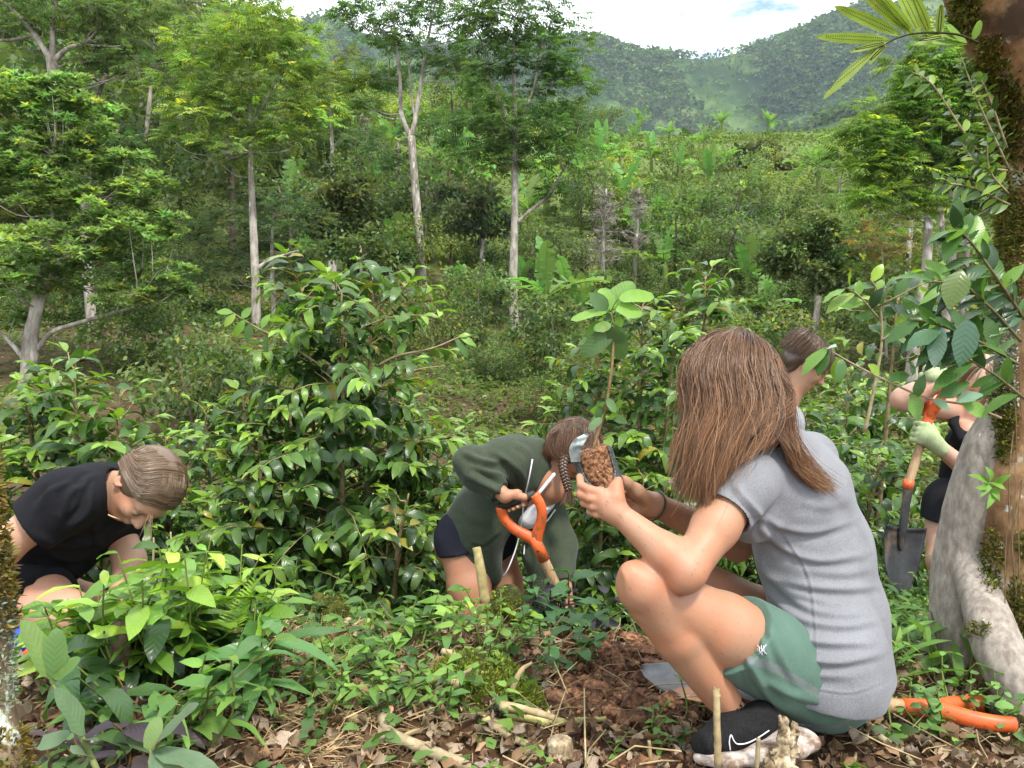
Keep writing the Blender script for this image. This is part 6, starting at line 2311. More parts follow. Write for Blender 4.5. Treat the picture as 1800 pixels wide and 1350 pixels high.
coffee('coffee_bush', 1530, 3.9, 500, 100, 'tall sparse coffee bush right of the boy', nst=1, seed=16, leafL=.13, skip=.62, stems_px=[(1580, 500, 0)], prof=([0, .3, .7, 1], [.7, 1.0, 1.1, .7]))
coffee('coffee_bush', 1730, 4.5, 600, 140, 'coffee bush behind the gloved person', nst=3, seed=17, leafL=.13)
coffee('coffee_bush', 870, 5.6, 750, 120, 'far small coffee bush above the hoodie', nst=3, seed=18, leafL=.12)
coffee('coffee_bush', 1290, 5.4, 700, 120, 'coffee bush hidden mostly by long brown hair', nst=2, seed=19, leafL=.12)
coffee('coffee_bush', 560, 5.2, 700, 170, 'coffee bush behind the tallest one', nst=3, seed=20, leafL=.12)
coffee('coffee_bush', 380, 5.0, 720, 120, 'coffee bush behind and left of the tallest one', nst=3, seed=23, leafL=.12)
coffee('coffee_bush', 640, 3.2, 850, 150, 'short coffee bush at the foot of the tallest one', nst=3, seed=21, leafL=.115, bright=.8)
coffee('coffee_bush', 760, 4.6, 690, 110, 'coffee bush peeking between the tallest one and the hoodie', nst=3, seed=22, leafL=.11)


# ---------------------------------------------------------------- hand-placed branches with big leaves
def leafy_branch(name, stems, lvs, label, cat, mat='leaf_near', stem_mat='twig', seed=0, group=None, scol=(1, 1, 1), prof='coffee', droop=.5, fold=.2, parent_pt=None):
    """stems: list of (points px,py,d ; r0 ; r1). lvs: (base px,py,d, tip px,py,d, half width px, colour)"""
    rng = np.random.default_rng(seed)
    root = empty(name, P(*stems[0][0][0]))
    inv = -np.array(root.location)
    sb, lb = MB(), MB()
    for pts, r0, r1 in stems:
        p = catmull([P(*q) for q in pts], 6)
        tube(sb, p + inv, np.linspace(r0, r1, len(p)), 7, col=scol)
    for q in lvs:
        a, b = P(*q[0:3]), P(*q[3:6])
        d_ = b - a
        vw = norm(a - np.array((0, 0, CAMZ)))
        nn = norm(-vw * rng.uniform(.4, 1.0) + np.array((0, 0, .8)) + rng.normal(size=3) * .3)
        leaves(lb, a + inv, d_, nn, np.linalg.norm(d_) * 1.05, q[6] * q[2] / F, np.array(q[7]) * rng.uniform(.85, 1.15), droop=droop * rng.uniform(.6, 1.3), fold=fold, prof=prof, rng=rng, wave=.05)
    sb.build('stems', M[stem_mat], root)
    lb.build('leaves', M[mat], root)
    tag(root, label, cat, group)
    return root


def auto_leaves(rng, pts, n, ln, w, cols, spread=1.0, updown=-.3):
    """leaves along a traced twig"""
    out = []
    for k in range(n):
        t = (k + .5) / n
        i = t * (len(pts) - 1)
        a = int(i)
        b = min(a + 1, len(pts) - 1)
        q = [lerp(pts[a][j], pts[b][j], i - a) for j in range(3)]
        an = math.atan2(pts[b][1] - pts[a][1], pts[b][0] - pts[a][0] + 1e-6) + (1 if k % 2 else -1) * rng.uniform(.5, 1.1) * spread
        l_ = ln * rng.uniform(.7, 1.2)
        e = (q[0] + math.cos(an) * l_, q[1] + math.sin(an) * l_ - updown * l_ * .5, q[2] + rng.uniform(-.05, .05))
        out.append((*q, *e, w * l_ / ln * rng.uniform(.85, 1.1), cols[rng.integers(len(cols))]))
    return out


rng = np.random.default_rng(66)
DK, MD, NW, YG = (.025, .06, .018), (.06, .14, .025), (.14, .27, .035), (.24, .36, .045)
tw = [(1800, 760, 2.0), (1765, 700, 1.98), (1700, 660, 1.95), (1600, 650, 1.93), (1520, 640, 1.92), (1470, 622, 1.92), (1450, 612, 1.92)]
tw = [(1760, 735, 2.0), (1700, 712, 1.98), (1630, 700, 1.95), (1560, 670, 1.93), (1500, 640, 1.92), (1452, 612, 1.92)]
leafy_branch('coffee_branch', [(tw, .0035, .0018)],
             [(1454, 612, 1.92, 1408, 650, 1.9, 13, NW), (1454, 612, 1.92, 1436, 655, 1.9, 12, MD), (1456, 612, 1.92, 1468, 606, 1.9, 9, (.3, .42, .3)), (1480, 630, 1.92, 1476, 670, 1.9, 10, MD), (1475, 628, 1.92, 1470, 672, 1.94, 12, YG),
              (1600, 692, 1.94, 1620, 735, 1.92, 16, NW), (1610, 700, 1.94, 1622, 660, 1.92, 10, MD), (1560, 668, 1.93, 1600, 655, 1.92, 12, MD), (1640, 702, 1.94, 1672, 718, 1.92, 8, (.2, .35, .2)), (1690, 708, 1.95, 1742, 730, 1.93, 14, NW),
              (1650, 700, 1.95, 1700, 668, 1.92, 16, MD), (1680, 705, 1.95, 1725, 690, 1.92, 14, (.18, .3, .2)), (1545, 660, 1.93, 1530, 640, 1.92, 9, YG)],
             'long thin coffee twig reaching from the trunk towards the boy with curled bright leaves', 'branch', seed=5)
st1 = [(1800, 560, 1.95), (1760, 500, 1.9), (1710, 430, 1.88), (1680, 400, 1.86)]
st2 = [(1790, 640, 1.95), (1720, 600, 1.9), (1660, 575, 1.88), (1600, 560, 1.88)]
st3 = [(1795, 600, 1.95), (1740, 540, 1.9), (1690, 500, 1.88), (1640, 495, 1.86)]
st4 = [(1800, 700, 1.95), (1750, 660, 1.92), (1700, 630, 1.9)]
lv = []
for s_, n_ in ((st1, 26), (st2, 18), (st3, 20), (st4, 5)):
    lv += auto_leaves(rng, s_, n_, 66, 12, [DK, MD, MD, (.08, .17, .03), (.04, .10, .025), NW], updown=-.45)
lv += [(1692, 475, 1.86, 1668, 535, 1.83, 22, (.11, .17, .03)), (1700, 560, 1.86, 1695, 640, 1.83, 22, (.08, .17, .10)), (1655, 580, 1.87, 1595, 600, 1.85, 16, (.06, .13, .06)), (1655, 575, 1.87, 1640, 640, 1.84, 16, (.12, .2, .14)),
       (1700, 395, 1.86, 1665, 418, 1.84, 14, NW), (1690, 400, 1.86, 1655, 450, 1.84, 15, MD)]
leafy_branch('coffee_branch', [(st1, .0045, .002), (st2, .004, .002), (st3, .004, .002), (st4, .004, .002)], lv, 'dense dark glossy coffee branches hanging beside the mossy trunk', 'branch', seed=6, scol=(.5, .5, .4))
tb1 = [(1520, 760, 3.0), (1535, 690, 3.0), (1550, 600, 3.0), (1545, 520, 3.0), (1530, 490, 3.0)]
tb2 = [(1540, 540, 3.0), (1580, 520, 2.95), (1620, 500, 2.9), (1650, 492, 2.9)]
tb3 = [(1545, 560, 3.0), (1510, 520, 2.95), (1485, 505, 2.9)]
tb4 = [(1548, 600, 3.0), (1590, 570, 2.95), (1625, 560, 2.9)]
lv = []
for s_, n_ in ((tb1[2:], 6), (tb2, 9), (tb3, 7), (tb4, 7)):
    lv += auto_leaves(rng, s_, n_, 46, 11, [MD, NW, MD, DK, YG], updown=-.3)
leafy_branch('coffee_branch', [(tb1, .007, .003), (tb2, .004, .002), (tb3, .004, .002), (tb4, .004, .002)], lv, 'slim upright coffee shoot with sparse bright leaves right of the boy', 'branch', seed=7)

leafy_branch('coffee_branch', [([(668, 640, 3.4), (700, 625, 3.38), (760, 612, 3.36), (808, 592, 3.35)], .006, .003), ([(672, 668, 3.4), (700, 660, 3.38), (740, 648, 3.36), (782, 643, 3.35)], .005, .002)],
             [(808, 592, 3.35, 838, 604, 3.34, 7, NW), (800, 594, 3.35, 824, 625, 3.33, 7, MD), (806, 592, 3.35, 826, 586, 3.35, 5, YG), (700, 625, 3.38, 712, 600, 3.38, 7, NW), (712, 622, 3.38, 730, 640, 3.36, 7, MD), (690, 662, 3.38, 722, 690, 3.36, 8, NW)],
             'long bare pale twigs reaching right from the tallest coffee bush', 'branch', seed=9, scol=(1.1, 1.05, .95))
leafy_branch('coffee_branch', [([(560, 640, 3.4), (500, 600, 3.38), (450, 575, 3.36), (410, 550, 3.35)], .005, .002)],
             [(410, 550, 3.35, 380, 545, 3.34, 7, NW), (414, 552, 3.35, 392, 572, 3.33, 7, YG), (430, 562, 3.35, 410, 592, 3.34, 7, NW), (440, 568, 3.35, 432, 602, 3.34, 7, MD), (425, 560, 3.35, 440, 540, 3.35, 7, NW), (460, 578, 3.36, 470, 550, 3.36, 7, NW), (470, 585, 3.36, 462, 618, 3.35, 8, MD)],
             'bright-tipped coffee twig reaching left from the tallest coffee bush', 'branch', seed=10)

# fern fronds hanging from the mossy trunk
root = empty('fern', P(1700, 60, 1.8))
inv = -np.array(root.location)
sb, lb = MB(), MB()
rch = catmull([P(1720, 75, 1.82), P(1680, 60, 1.8), (P(1620, 58, 1.8)), P(1580, 66, 1.8), P(1545, 84, 1.8), P(1530, 95, 1.8)], 6)
tube(sb, rch + inv, np.linspace(.0028, .0014, len(rch)), 6, col=(.25, .2, .12))
FG = (.27, .36, .055)
for (a, b, w) in [((1584, 62), (1470, 10), 10), ((1565, 70), (1440, 64), 9), ((1548, 78), (1447, 163), 9), ((1605, 60), (1535, -20), 10), ((1618, 58), (1575, -30), 10), ((1634, 60), (1602, -15), 10), ((1650, 62), (1655, 5), 7),
                  ((1560, 74), (1498, 88), 5), ((1558, 78), (1527, 108), 5), ((1660, 64), (1612, 72), 5), ((1600, 58), (1500, -30), 10)]:
    A0, B0 = P(*a, 1.8), P(*b, 1.78)
    vw = norm(A0 - np.array((0, 0, CAMZ)))
    leaves(lb, A0 + inv, B0 - A0, -vw + np.array((0, 0, .2)) + rng.normal(size=3) * .15, np.linalg.norm(B0 - A0), w * 1.8 / F, np.array(FG) * rng.uniform(.8, 1.1), droop=.25, fold=.12, prof='oval', rng=rng, wave=.08)
    # rows of spore dots under the leaflet
    for t in np.linspace(.12, .9, 26):
        for s2 in (-1, 1):
            c = lerp(A0, B0, t) + norm(np.cross(norm(B0 - A0), vw)) * s2 * w * .32 * math.sin(min(1, t + .15) * 2.6) * 1.8 / F - vw * .004
            tube(sb, [c + inv, c - vw * .0012 + inv], .0013, 5, col=(.18, .12, .05))
for k, (a, b, w) in enumerate([((1700, 75), (1645, 45), 9), ((1700, 78), (1605, 68), 6), ((1690, 75), (1668, 40), 8), ((1710, 70), (1725, 35), 7)]):
    A0, B0 = P(*a, 1.82), P(*b, 1.8)
    leaves(lb, A0 + inv, B0 - A0, (0, -1, .4), np.linalg.norm(B0 - A0), w * 1.8 / F, np.array((.2, .33, .05)), droop=.3, prof='oval', rng=rng)
sb.build('stalk', M['green_stem'], root)
lb.build('fronds', M['leaf_soft'], root)
tag(root, 'fern with long narrow dotted fronds hanging off the mossy trunk', 'fern')

# small-leaved twigs growing off the trunk
lv = []
tws = []
for pts in ([(1770, 330, 1.95), (1700, 240, 1.9), (1640, 150, 1.88), (1600, 125, 1.88)], [(1775, 300, 1.95), (1720, 180, 1.9), (1690, 100, 1.9)], [(1775, 360, 1.95), (1710, 330, 1.92), (1650, 320, 1.9)], [(1770, 260, 1.95), (1730, 150, 1.92), (1700, 130, 1.92)],
            [(1770, 300, 1.93), (1720, 290, 1.9), (1690, 250, 1.9)], [(1772, 340, 1.93), (1740, 300, 1.9), (1735, 240, 1.9)]):
    tws.append((pts, .003, .0012))
    lv += auto_leaves(rng, pts, 26, 24, 5.5, [(.12, .2, .04), (.07, .13, .03), (.2, .3, .05), (.04, .08, .02)], updown=-.1)
leafy_branch('small_leaved_branch', tws, lv, 'twigs with small pale leaves sprouting from the mossy trunk below the fern', 'branch', seed=8, mat='leaf_mid')

# ---------------------------------------------------------------- big trunks at the right
moss_c = [(.38, (.03, .034, .008)), (.5, (.075, .085, .014)), (.7, (.15, .16, .025)), (.85, (.22, .21, .04))]
M['moss'] = noise_mat('moss', moss_c, 30, bump=1.0, bdist=.02, rough=.95, bscale=90)
mk_b = noise_mat('reddish_bark', [(.34, (.09, .045, .022)), (.45, (.21, .11, .05)), (.56, (.35, .21, .10)), (.68, (.46, .33, .2))], 7, stretch=(1, 1, .8), bump=.5, bdist=.01, bscale=26,
                 extra=[(7, .60, .64, (.62, .60, .54)), (17, .66, .70, (.7, .68, .62)), (4.2, .58, .66, (.08, .05, .03))])
mk_g = noise_mat('grey_furrowed_bark', [(.36, (.20, .168, .138)), (.5, (.28, .24, .20)), (.64, (.36, .315, .265))], 34, stretch=(1.7, 1.7, .75), bump=.7, bdist=.005,
                 extra=[(40, .68, .72, (.6, .57, .52)), (3.1, .56, .66, (.19, .14, .10))])


def trunk_mesh(chains, res, seed, amp=.006, k=.03, fine=0):
    B = Body()
    for pts, rd in chains:
        p, r = catmull([P(*q) for q in pts], 4, [w * q[2] / F for q, w in zip(pts, rd)])
        B.chain(p, r, k=k)
    v, f = B.mesh(res)
    v = sines(v, f, amp, 26, seed, 7)
    v = sines(v, f, amp * .45, 80, seed + 1, 8)
    v = sines(v, f, amp * .22, 190, seed + 2, 9)
    return v, f


rootT = empty('leaning_tree', P(1790, 1250, 2.1))
inv = -np.array(rootT.location)
v, f = trunk_mesh([([(1826, 1330, 2.05), (1820, 1180, 2.08), (1816, 1000, 2.1), (1822, 850, 2.1), (1828, 700, 2.1), (1838, 560, 2.1), (1846, 420, 2.1), (1850, 300, 2.1), (1845, 190, 2.08)], [115, 92, 84, 80, 72, 62, 70, 76, 80]),
                   ([(1850, 230, 2.08), (1835, 130, 2.0), (1800, 50, 1.95), (1755, -40, 1.9), (1720, -120, 1.88)], [80, 84, 82, 78, 70])], .0065, 3, .006)
put('trunk', v, f, mk_b, rootT)
trunk_v = v
# moss: tufts of tiny fronds on a lumpy mat, only on some stretches
def moss_patch(spots, seed, root, dens=1.0, tuft=.014, cols=((.13, .15, .025), (.24, .26, .04), (.06, .075, .015), (.19, .14, .045)), src=None, name='moss'):
    rng = np.random.default_rng(seed)
    x, y, d = to_px(src)
    inv = -np.array(root.location)
    Ns = None
    mb = MB()
    for (cx, cy, rx, ry, nn) in spots:
        k = np.where(((x - cx) / rx) ** 2 + ((y - cy) / ry) ** 2 < 1)[0]
        if len(k) == 0:
            continue
        k = k[rng.integers(0, len(k), int(nn * dens))]
        w = 1 - ((x[k] - cx) / rx) ** 2 - ((y[k] - cy) / ry) ** 2
        k = k[rng.random(len(k)) < np.clip(w * 2.2, .1, 1)]
        o = src[k] + rng.normal(size=(len(k), 3)) * .003
        nrm = src_n[k]
        dd = norm(nrm + rng.normal(size=nrm.shape) * .6 + np.array((0, 0, .15)))
        c = np.array(cols)[rng.integers(0, len(cols), len(k))] * np.exp(rng.normal(size=(len(k), 1)) * .25)
        leaves(mb, o + inv, dd, rng.normal(size=dd.shape), tuft * rng.uniform(.5, 1.6, len(k)), tuft * .22, c, lod=0, droop=.6)
    return mb.build(name, M['leaf_soft'], root)


src_n = vnormals(v, f)
moss_patch([(1785, 300, 40, 180, 4500), (1775, 430, 40, 120, 5000), (1770, 200, 30, 80, 2600), (1700, 20, 30, 50, 2200), (1745, 110, 34, 60, 2600), (1766, 740, 26, 80, 2600), (1748, 980, 22, 60, 1200), (1790, 1080, 26, 80, 2000), (1800, 960, 16, 30, 500)],
           71, rootT, src=v, tuft=.013)
# lichen crust along the left edge
rng = np.random.default_rng(72)
x, y, d = to_px(v)
k = np.where((x < 1792) & (y > 520) & (y < 720) & (src_n[:, 1] < .2))[0]
k = k[rng.integers(0, len(k), 1500)]
mb = MB()
leaves(mb, v[k] + inv, norm(src_n[k] + rng.normal(size=(len(k), 3)) * .8), rng.normal(size=(len(k), 3)), rng.uniform(.004, .012, len(k)), .0035, np.array((.42, .46, .36)) * rng.uniform(.6, 1.3, (len(k), 1)), lod=0)
mb.build('lichen', M['dry_leaf'], rootT)
# sprig of round leaves growing from the bark
LVS = [((1738, 848), (1722, 832), 6), ((1740, 848), (1732, 866), 5), ((1742, 845), (1745, 825), 6), ((1742, 850), (1765, 852), 6), ((1745, 858), (1755, 872), 5), ((1740, 858), (1728, 855), 5), ((1747, 865), (1742, 885), 5), ((1750, 850), (1768, 838), 5)]
mb = MB()
for a, b, w in LVS:
    A0, B0 = P(*a, 2.0), P(*b, 1.97)
    leaves(mb, A0 + inv, B0 - A0, (0, -1, .7) + rng.normal(size=3) * .3, np.linalg.norm(B0 - A0) * 1.2, w * 2 / F * 1.3, (.17, .33, .05), prof='ovate', rng=rng)
mb.build('sprig', M['leaf_soft'], rootT)
# hanging aerial roots
mb = MB()
for q in range(7):
    x0 = 1775 + rng.uniform(-12, 30)
    y0 = rng.uniform(560, 950)
    pts = [P(x0, y0, 2.02), P(x0 - rng.uniform(-6, 14), y0 + 80, 1.985), P(x0 - rng.uniform(-6, 18), y0 + rng.uniform(130, 220), 1.99)]
    tube(mb, catmull(pts, 5) + inv, rng.uniform(.0008, .0018), 4, col=(.5, .4, .33), cap=False)
mb.build('roots', M['twig'], rootT)
tag(rootT, 'thick reddish-brown trunk covered in moss and white lichen at the right edge', 'tree')

rootT2 = empty('leaning_tree', P(1700, 1200, 2.2))
inv = -np.array(rootT2.location)
v, f = trunk_mesh([([(1700, 1245, 2.25), (1698, 1190, 2.22), (1694, 1080, 2.2), (1702, 980, 2.2), (1722, 880, 2.17), (1745, 790, 2.14), (1775, 720, 2.12), (1812, 640, 2.1)], [66, 56, 52, 52, 49, 42, 34, 30]),
                   ([(1708, 1000, 2.14), (1735, 1080, 2.02), (1762, 1150, 1.95), (1800, 1230, 1.91)], [28, 34, 38, 42])], .0055, 13, .004, .02)
put('trunk', v, f, mk_g, rootT2)
src_n = vnormals(v, f)
moss_patch([(1722, 1105, 24, 16, 900), (1745, 985, 26, 60, 2200), (1690, 1240, 60, 26, 1200)], 75, rootT2, src=v, tuft=.011)
tag(rootT2, 'smooth grey trunk leaning against the reddish mossy one', 'tree')

# lichened trunk at the left edge, close to the lens
rootL = empty('mossy_trunk', P(0, 1300, 1.25))
inv = -np.array(rootL.location)
v, f = trunk_mesh([([(-36, 1420, 1.22), (-28, 1330, 1.23), (-32, 1230, 1.25), (-42, 1130, 1.25), (-42, 1040, 1.25), (-52, 950, 1.25), (-62, 820, 1.25), (-80, 640, 1.25)], [62, 44, 34, 38, 34, 34, 32, 28])], .004, 23, .005)
mk_l = noise_mat('lichened_bark', [(.3, (.05, .035, .02)), (.5, (.16, .11, .065)), (.75, (.4, .33, .22))], 14, stretch=(1, 1, .4), bump=.8, bdist=.01, extra=[(22, .54, .6, (.55, .60, .52)), (9, .6, .66, (.62, .56, .4))])
put('trunk', v, f, mk_l, rootL)
src_n = vnormals(v, f)
moss_patch([(0, 1000, 40, 60, 900), (-10, 900, 40, 60, 500), (0, 1080, 30, 40, 300), (20, 1330, 50, 60, 600), (-10, 760, 40, 90, 300)], 77, rootL, src=v, tuft=.013,
           cols=((.20, .13, .035), (.28, .2, .05), (.10, .06, .02), (.16, .17, .04)))
moss_patch([(4, 1150, 26, 120, 900)], 78, rootL, src=v, tuft=.009, cols=((.30, .35, .28), (.2, .26, .19), (.38, .42, .34)), name='lichen')
tag(rootL, 'slim trunk crusted with pale lichen and brown moss at the left edge', 'tree')

# ---------------------------------------------------------------- foreground plants
def clump_plant(name, px, depth, label, cat, n=14, h=.35, spread=.2, leafL=.10, lw=.25, cols=(MD,), seed=0, per=7, prof='coffee', droop=.7, mat='leaf_near', sz=.0035, group=None, base_z=None, tilt=.35, scol=(.8, .9, .5), fold=.2):
    """a clump of stems, each with alternating leaves and a whorl at the tip"""
    rng = np.random.default_rng(seed)
    g = G(px, depth)
    root = empty(name, g)
    sb, lb = MB(), MB()
    O, D, N, L, C = [], [], [], [], []
    for s in range(n):
        a = rng.uniform(0, 6.28)
        r = spread * math.sqrt(rng.random())
        p0 = np.array((math.cos(a) * r * .4, math.sin(a) * r * .4, -.02))
        hh = h * rng.uniform(.55, 1.05)
        p2 = np.array((math.cos(a) * r, math.sin(a) * r, hh))
        p1 = lerp(p0, p2, .5) + rng.normal(size=3) * .02 * np.array((1, 1, 0))
        p = catmull([p0, p1, p2], 4)
        tube(sb, p, np.linspace(sz, sz * .5, len(p)), 5, col=scol, cap=False)
        for q in range(per):
            t = .3 + .7 * (q + 1) / per
            o = np.array([np.interp(t, np.linspace(0, 1, len(p)), p[:, i]) for i in range(3)])
            aa = a + q * 2.4 + rng.uniform(-.5, .5)
            dd = np.array((math.cos(aa), math.sin(aa), rng.uniform(-.1, .7) * tilt * 2))
            O.append(o)
            D.append(dd)
            N.append(np.array((0, 0, 1)) + rng.normal(size=3) * .3)
            L.append(leafL * rng.uniform(.55, 1.15) * (1 - .25 * (t > .9)))
            c = np.array(cols[rng.integers(len(cols))]) * math.exp(rng.normal() * .18)
            C.append(c)
    L = np.array(L)
    leaves(lb, np.array(O), np.array(D), np.array(N), L, L * lw * .78, np.array(C), droop=droop * rng.uniform(.5, 1.4, len(L)), fold=fold, prof=prof, rng=rng, wave=.06)
    sb.build('stems', M['green_stem'], root)
    lb.build('leaves', M[mat], root)
    tag(root, label, cat, group)
    return root


YB = [(.20, .34, .04), (.28, .40, .05), (.12, .24, .03), (.16, .30, .04)]
DKS = [(.03, .07, .02), (.05, .10, .03), (.04, .09, .03)]
clump_plant('coffee_regrowth', 235, 1.72, 'bright yellow-green coffee shoots sprouting from the cut stump on the left', 'shrub', n=14, h=.32, spread=.17, leafL=.12, cols=YB, seed=81, per=9, lw=.21)
clump_plant('coffee_regrowth', 330, 1.85, 'bright green coffee shoots right of the left stump', 'shrub', n=16, h=.26, spread=.22, leafL=.11, cols=YB + [(.07, .15, .03)], seed=82, per=9, lw=.21)
clump_plant('coffee_regrowth', 130, 1.8, 'yellowish leafy shoots in front of the bare knee', 'shrub', n=9, h=.20, spread=.16, leafL=.12, cols=YB, seed=83, per=7)
clump_plant('dark_leaved_shrub', 250, 1.66, 'dark drooping leaves low around the left stump', 'shrub', n=12, h=.20, spread=.26, leafL=.13, cols=DKS + [(.07, .16, .03)], seed=84, per=6, droop=1.4)
clump_plant('long_leaved_plant', 405, 1.7, 'plant with long pointed drooping leaves right of the left stump', 'plant', n=5, h=.22, spread=.12, leafL=.17, cols=[(.06, .14, .035), (.09, .2, .05)], seed=85, per=7, lw=.17, prof='ovate', droop=.9)
clump_plant('purple_leaved_plant', 190, 1.38, 'purple-tinged leafy plant at the bottom left', 'plant', n=12, h=.17, spread=.20, leafL=.085, cols=[(.055, .04, .05), (.08, .055, .06), (.07, .12, .04), (.10, .19, .05)], seed=86, per=6, lw=.27, prof='ovate', mat='leaf_soft', scol=(.8, .4, .4))
clump_plant('bright_herb', 290, 1.55, 'mid green pointed herb between purple leaves and coffee shoots', 'plant', n=10, h=.22, spread=.22, leafL=.09, cols=[(.10, .21, .045), (.15, .28, .05)], seed=87, per=6, lw=.24, prof='ovate', mat='leaf_soft')
clump_plant('purple_leaved_plant', 985, 2.35, 'purple-topped leafy plant in front of the lower spade hand', 'plant', n=10, h=.20, spread=.17, leafL=.10, cols=[(.05, .045, .06), (.06, .13, .05), (.07, .16, .06), (.055, .12, .05)], seed=88, per=7, lw=.27, prof='ovate', mat='leaf_soft', scol=(.4, .2, .2))
clump_plant('coffee_regrowth', 842, 2.35, 'yellow-green coffee shoots on the cut post before the olive hoodie', 'shrub', n=8, h=.20, spread=.13, leafL=.10, cols=YB, seed=89, per=7)
GR = [(.10, .2, .04), (.14, .27, .05), (.07, .15, .04), (.19, .32, .06)]
clump_plant('leafy_herb', 700, 1.98, 'upright leafy herb left of the mossy stump', 'plant', n=14, h=.15, spread=.22, leafL=.07, cols=GR, seed=90, per=7, lw=.26, prof='ovate', mat='leaf_soft')
clump_plant('leafy_herb', 640, 1.78, 'pale leafy herb at the bottom middle-left', 'plant', n=16, h=.13, spread=.20, leafL=.05, cols=GR, seed=91, per=7, lw=.28, prof='ovate', mat='leaf_soft')
clump_plant('leafy_herb', 760, 1.72, 'low leafy herb under the long pale stick', 'plant', n=14, h=.13, spread=.22, leafL=.05, cols=GR, seed=92, per=6, lw=.3, prof='ovate', mat='leaf_soft')
clump_plant('leafy_herb', 520, 1.72, 'sprawling pale herb among straw right of the long pointed leaves', 'plant', n=14, h=.12, spread=.25, leafL=.045, cols=GR, seed=93, per=6, lw=.24, prof='ovate', mat='leaf_soft')
clump_plant('round_leaved_herb', 870, 2.0, 'small round-leaved herb growing on the mossy stump', 'plant', n=18, h=.11, spread=.2, leafL=.032, cols=GR, seed=94, per=6, lw=.38, prof='oval', mat='leaf_soft')
clump_plant('round_leaved_herb', 1745, 1.72, 'round-leaved creeping plant over the orange handle at the bottom right', 'plant', n=16, h=.14, spread=.15, leafL=.036, cols=[(.12, .24, .07), (.16, .30, .08)], seed=95, per=6, lw=.42, prof='oval', mat='leaf_soft')
clump_plant('broad_grass', 1700, 2.0, 'broad-bladed grass at the foot of the grey trunk', 'grass tuft', n=7, h=.16, spread=.16, leafL=.16, cols=[(.13, .26, .05), (.18, .32, .06)], seed=96, per=4, lw=.11, prof='blade', mat='leaf_soft', tilt=.9)
clump_plant('broad_grass', 1600, 2.05, 'narrow grass tuft behind the grey shirt', 'grass tuft', n=6, h=.12, spread=.13, leafL=.12, cols=[(.13, .26, .05), (.2, .33, .07)], seed=97, per=4, lw=.10, prof='blade', mat='leaf_soft', tilt=.9)
clump_plant('leafy_herb', 1610, 2.7, 'bright herb below the black blade', 'plant', n=14, h=.07, spread=.28, leafL=.07, cols=GR, seed=98, per=6, lw=.26, prof='ovate', mat='leaf_soft')
clump_plant('leafy_herb', 1600, 3.1, 'green weeds behind the black blade', 'plant', n=14, h=.12, spread=.3, leafL=.08, cols=GR, seed=99, per=6, lw=.26, prof='ovate', mat='leaf_soft')
clump_plant('seedling', 1208, 1.72, 'tiny single-stemmed seedling in the bare soil left of the shoe', 'plant', n=1, h=.12, spread=.0, leafL=.05, cols=[(.16, .32, .05)], seed=101, per=2, lw=.3, prof='ovate', mat='leaf_soft', droop=1.4)
clump_plant('leafy_herb', 1165, 1.66, 'small green weed at the bottom left of the shoe', 'plant', n=6, h=.07, spread=.09, leafL=.045, cols=GR, seed=102, per=5, lw=.24, prof='ovate', mat='leaf_soft')
clump_plant('leafy_herb', 1420, 1.62, 'small weed under the green shorts', 'plant', n=5, h=.06, spread=.08, leafL=.05, cols=GR, seed=103, per=5, lw=.17, prof='ovate', mat='leaf_soft')
clump_plant('leafy_herb', 1650, 1.68, 'two-leaved sprouts in the dead leaves before the orange handle', 'plant', n=6, h=.08, spread=.12, leafL=.035, cols=GR, seed=104, per=4, lw=.36, prof='oval', mat='leaf_soft')
clump_plant('leafy_herb', 1010, 2.05, 'dark round-leaved weed beside the dug soil', 'plant', n=6, h=.10, spread=.10, leafL=.06, cols=[(.06, .15, .04)], seed=105, per=5, lw=.36, prof='oval', mat='leaf_soft')
for k_, (px_, d_, h_, lab_) in enumerate([(520, 2.6, .26, 'dense weeds below the tallest coffee bush'), (660, 2.7, .25, 'compound-leaved weeds right of the mossy bush foot'), (770, 2.75, .08, 'weeds at the bare feet of the hoodie person'), (590, 2.9, .3, 'shaded weeds under the tallest coffee bush'),
                                          (440, 2.6, .25, 'weeds between the bright shoots and the mossy bush foot'), (1090, 2.85, .14, 'weeds behind the bare knees'), (1180, 2.9, .28, 'dark weeds behind the shins'), (1540, 2.5, .15, 'weeds right of the grey shirt hem'),
                                          (900, 2.9, .08, 'weeds around the hoodie person’s legs'), (300, 2.6, .25, 'weeds behind the bright coffee shoots'), (1500, 3.0, .3, 'weeds behind the grey shirt'), (1660, 2.7, .18, 'weeds beside the bare leg and grey trunk')]):
    clump_plant('weeds', px_, d_, lab_.replace('’', "'"), 'weeds', n=30, h=h_, spread=.36, leafL=.062, cols=[(.07, .15, .04), (.10, .2, .045), (.05, .11, .035), (.13, .25, .05)], seed=120 + k_, per=7, lw=.27, prof='ovate', mat='leaf_soft', sz=.0022)

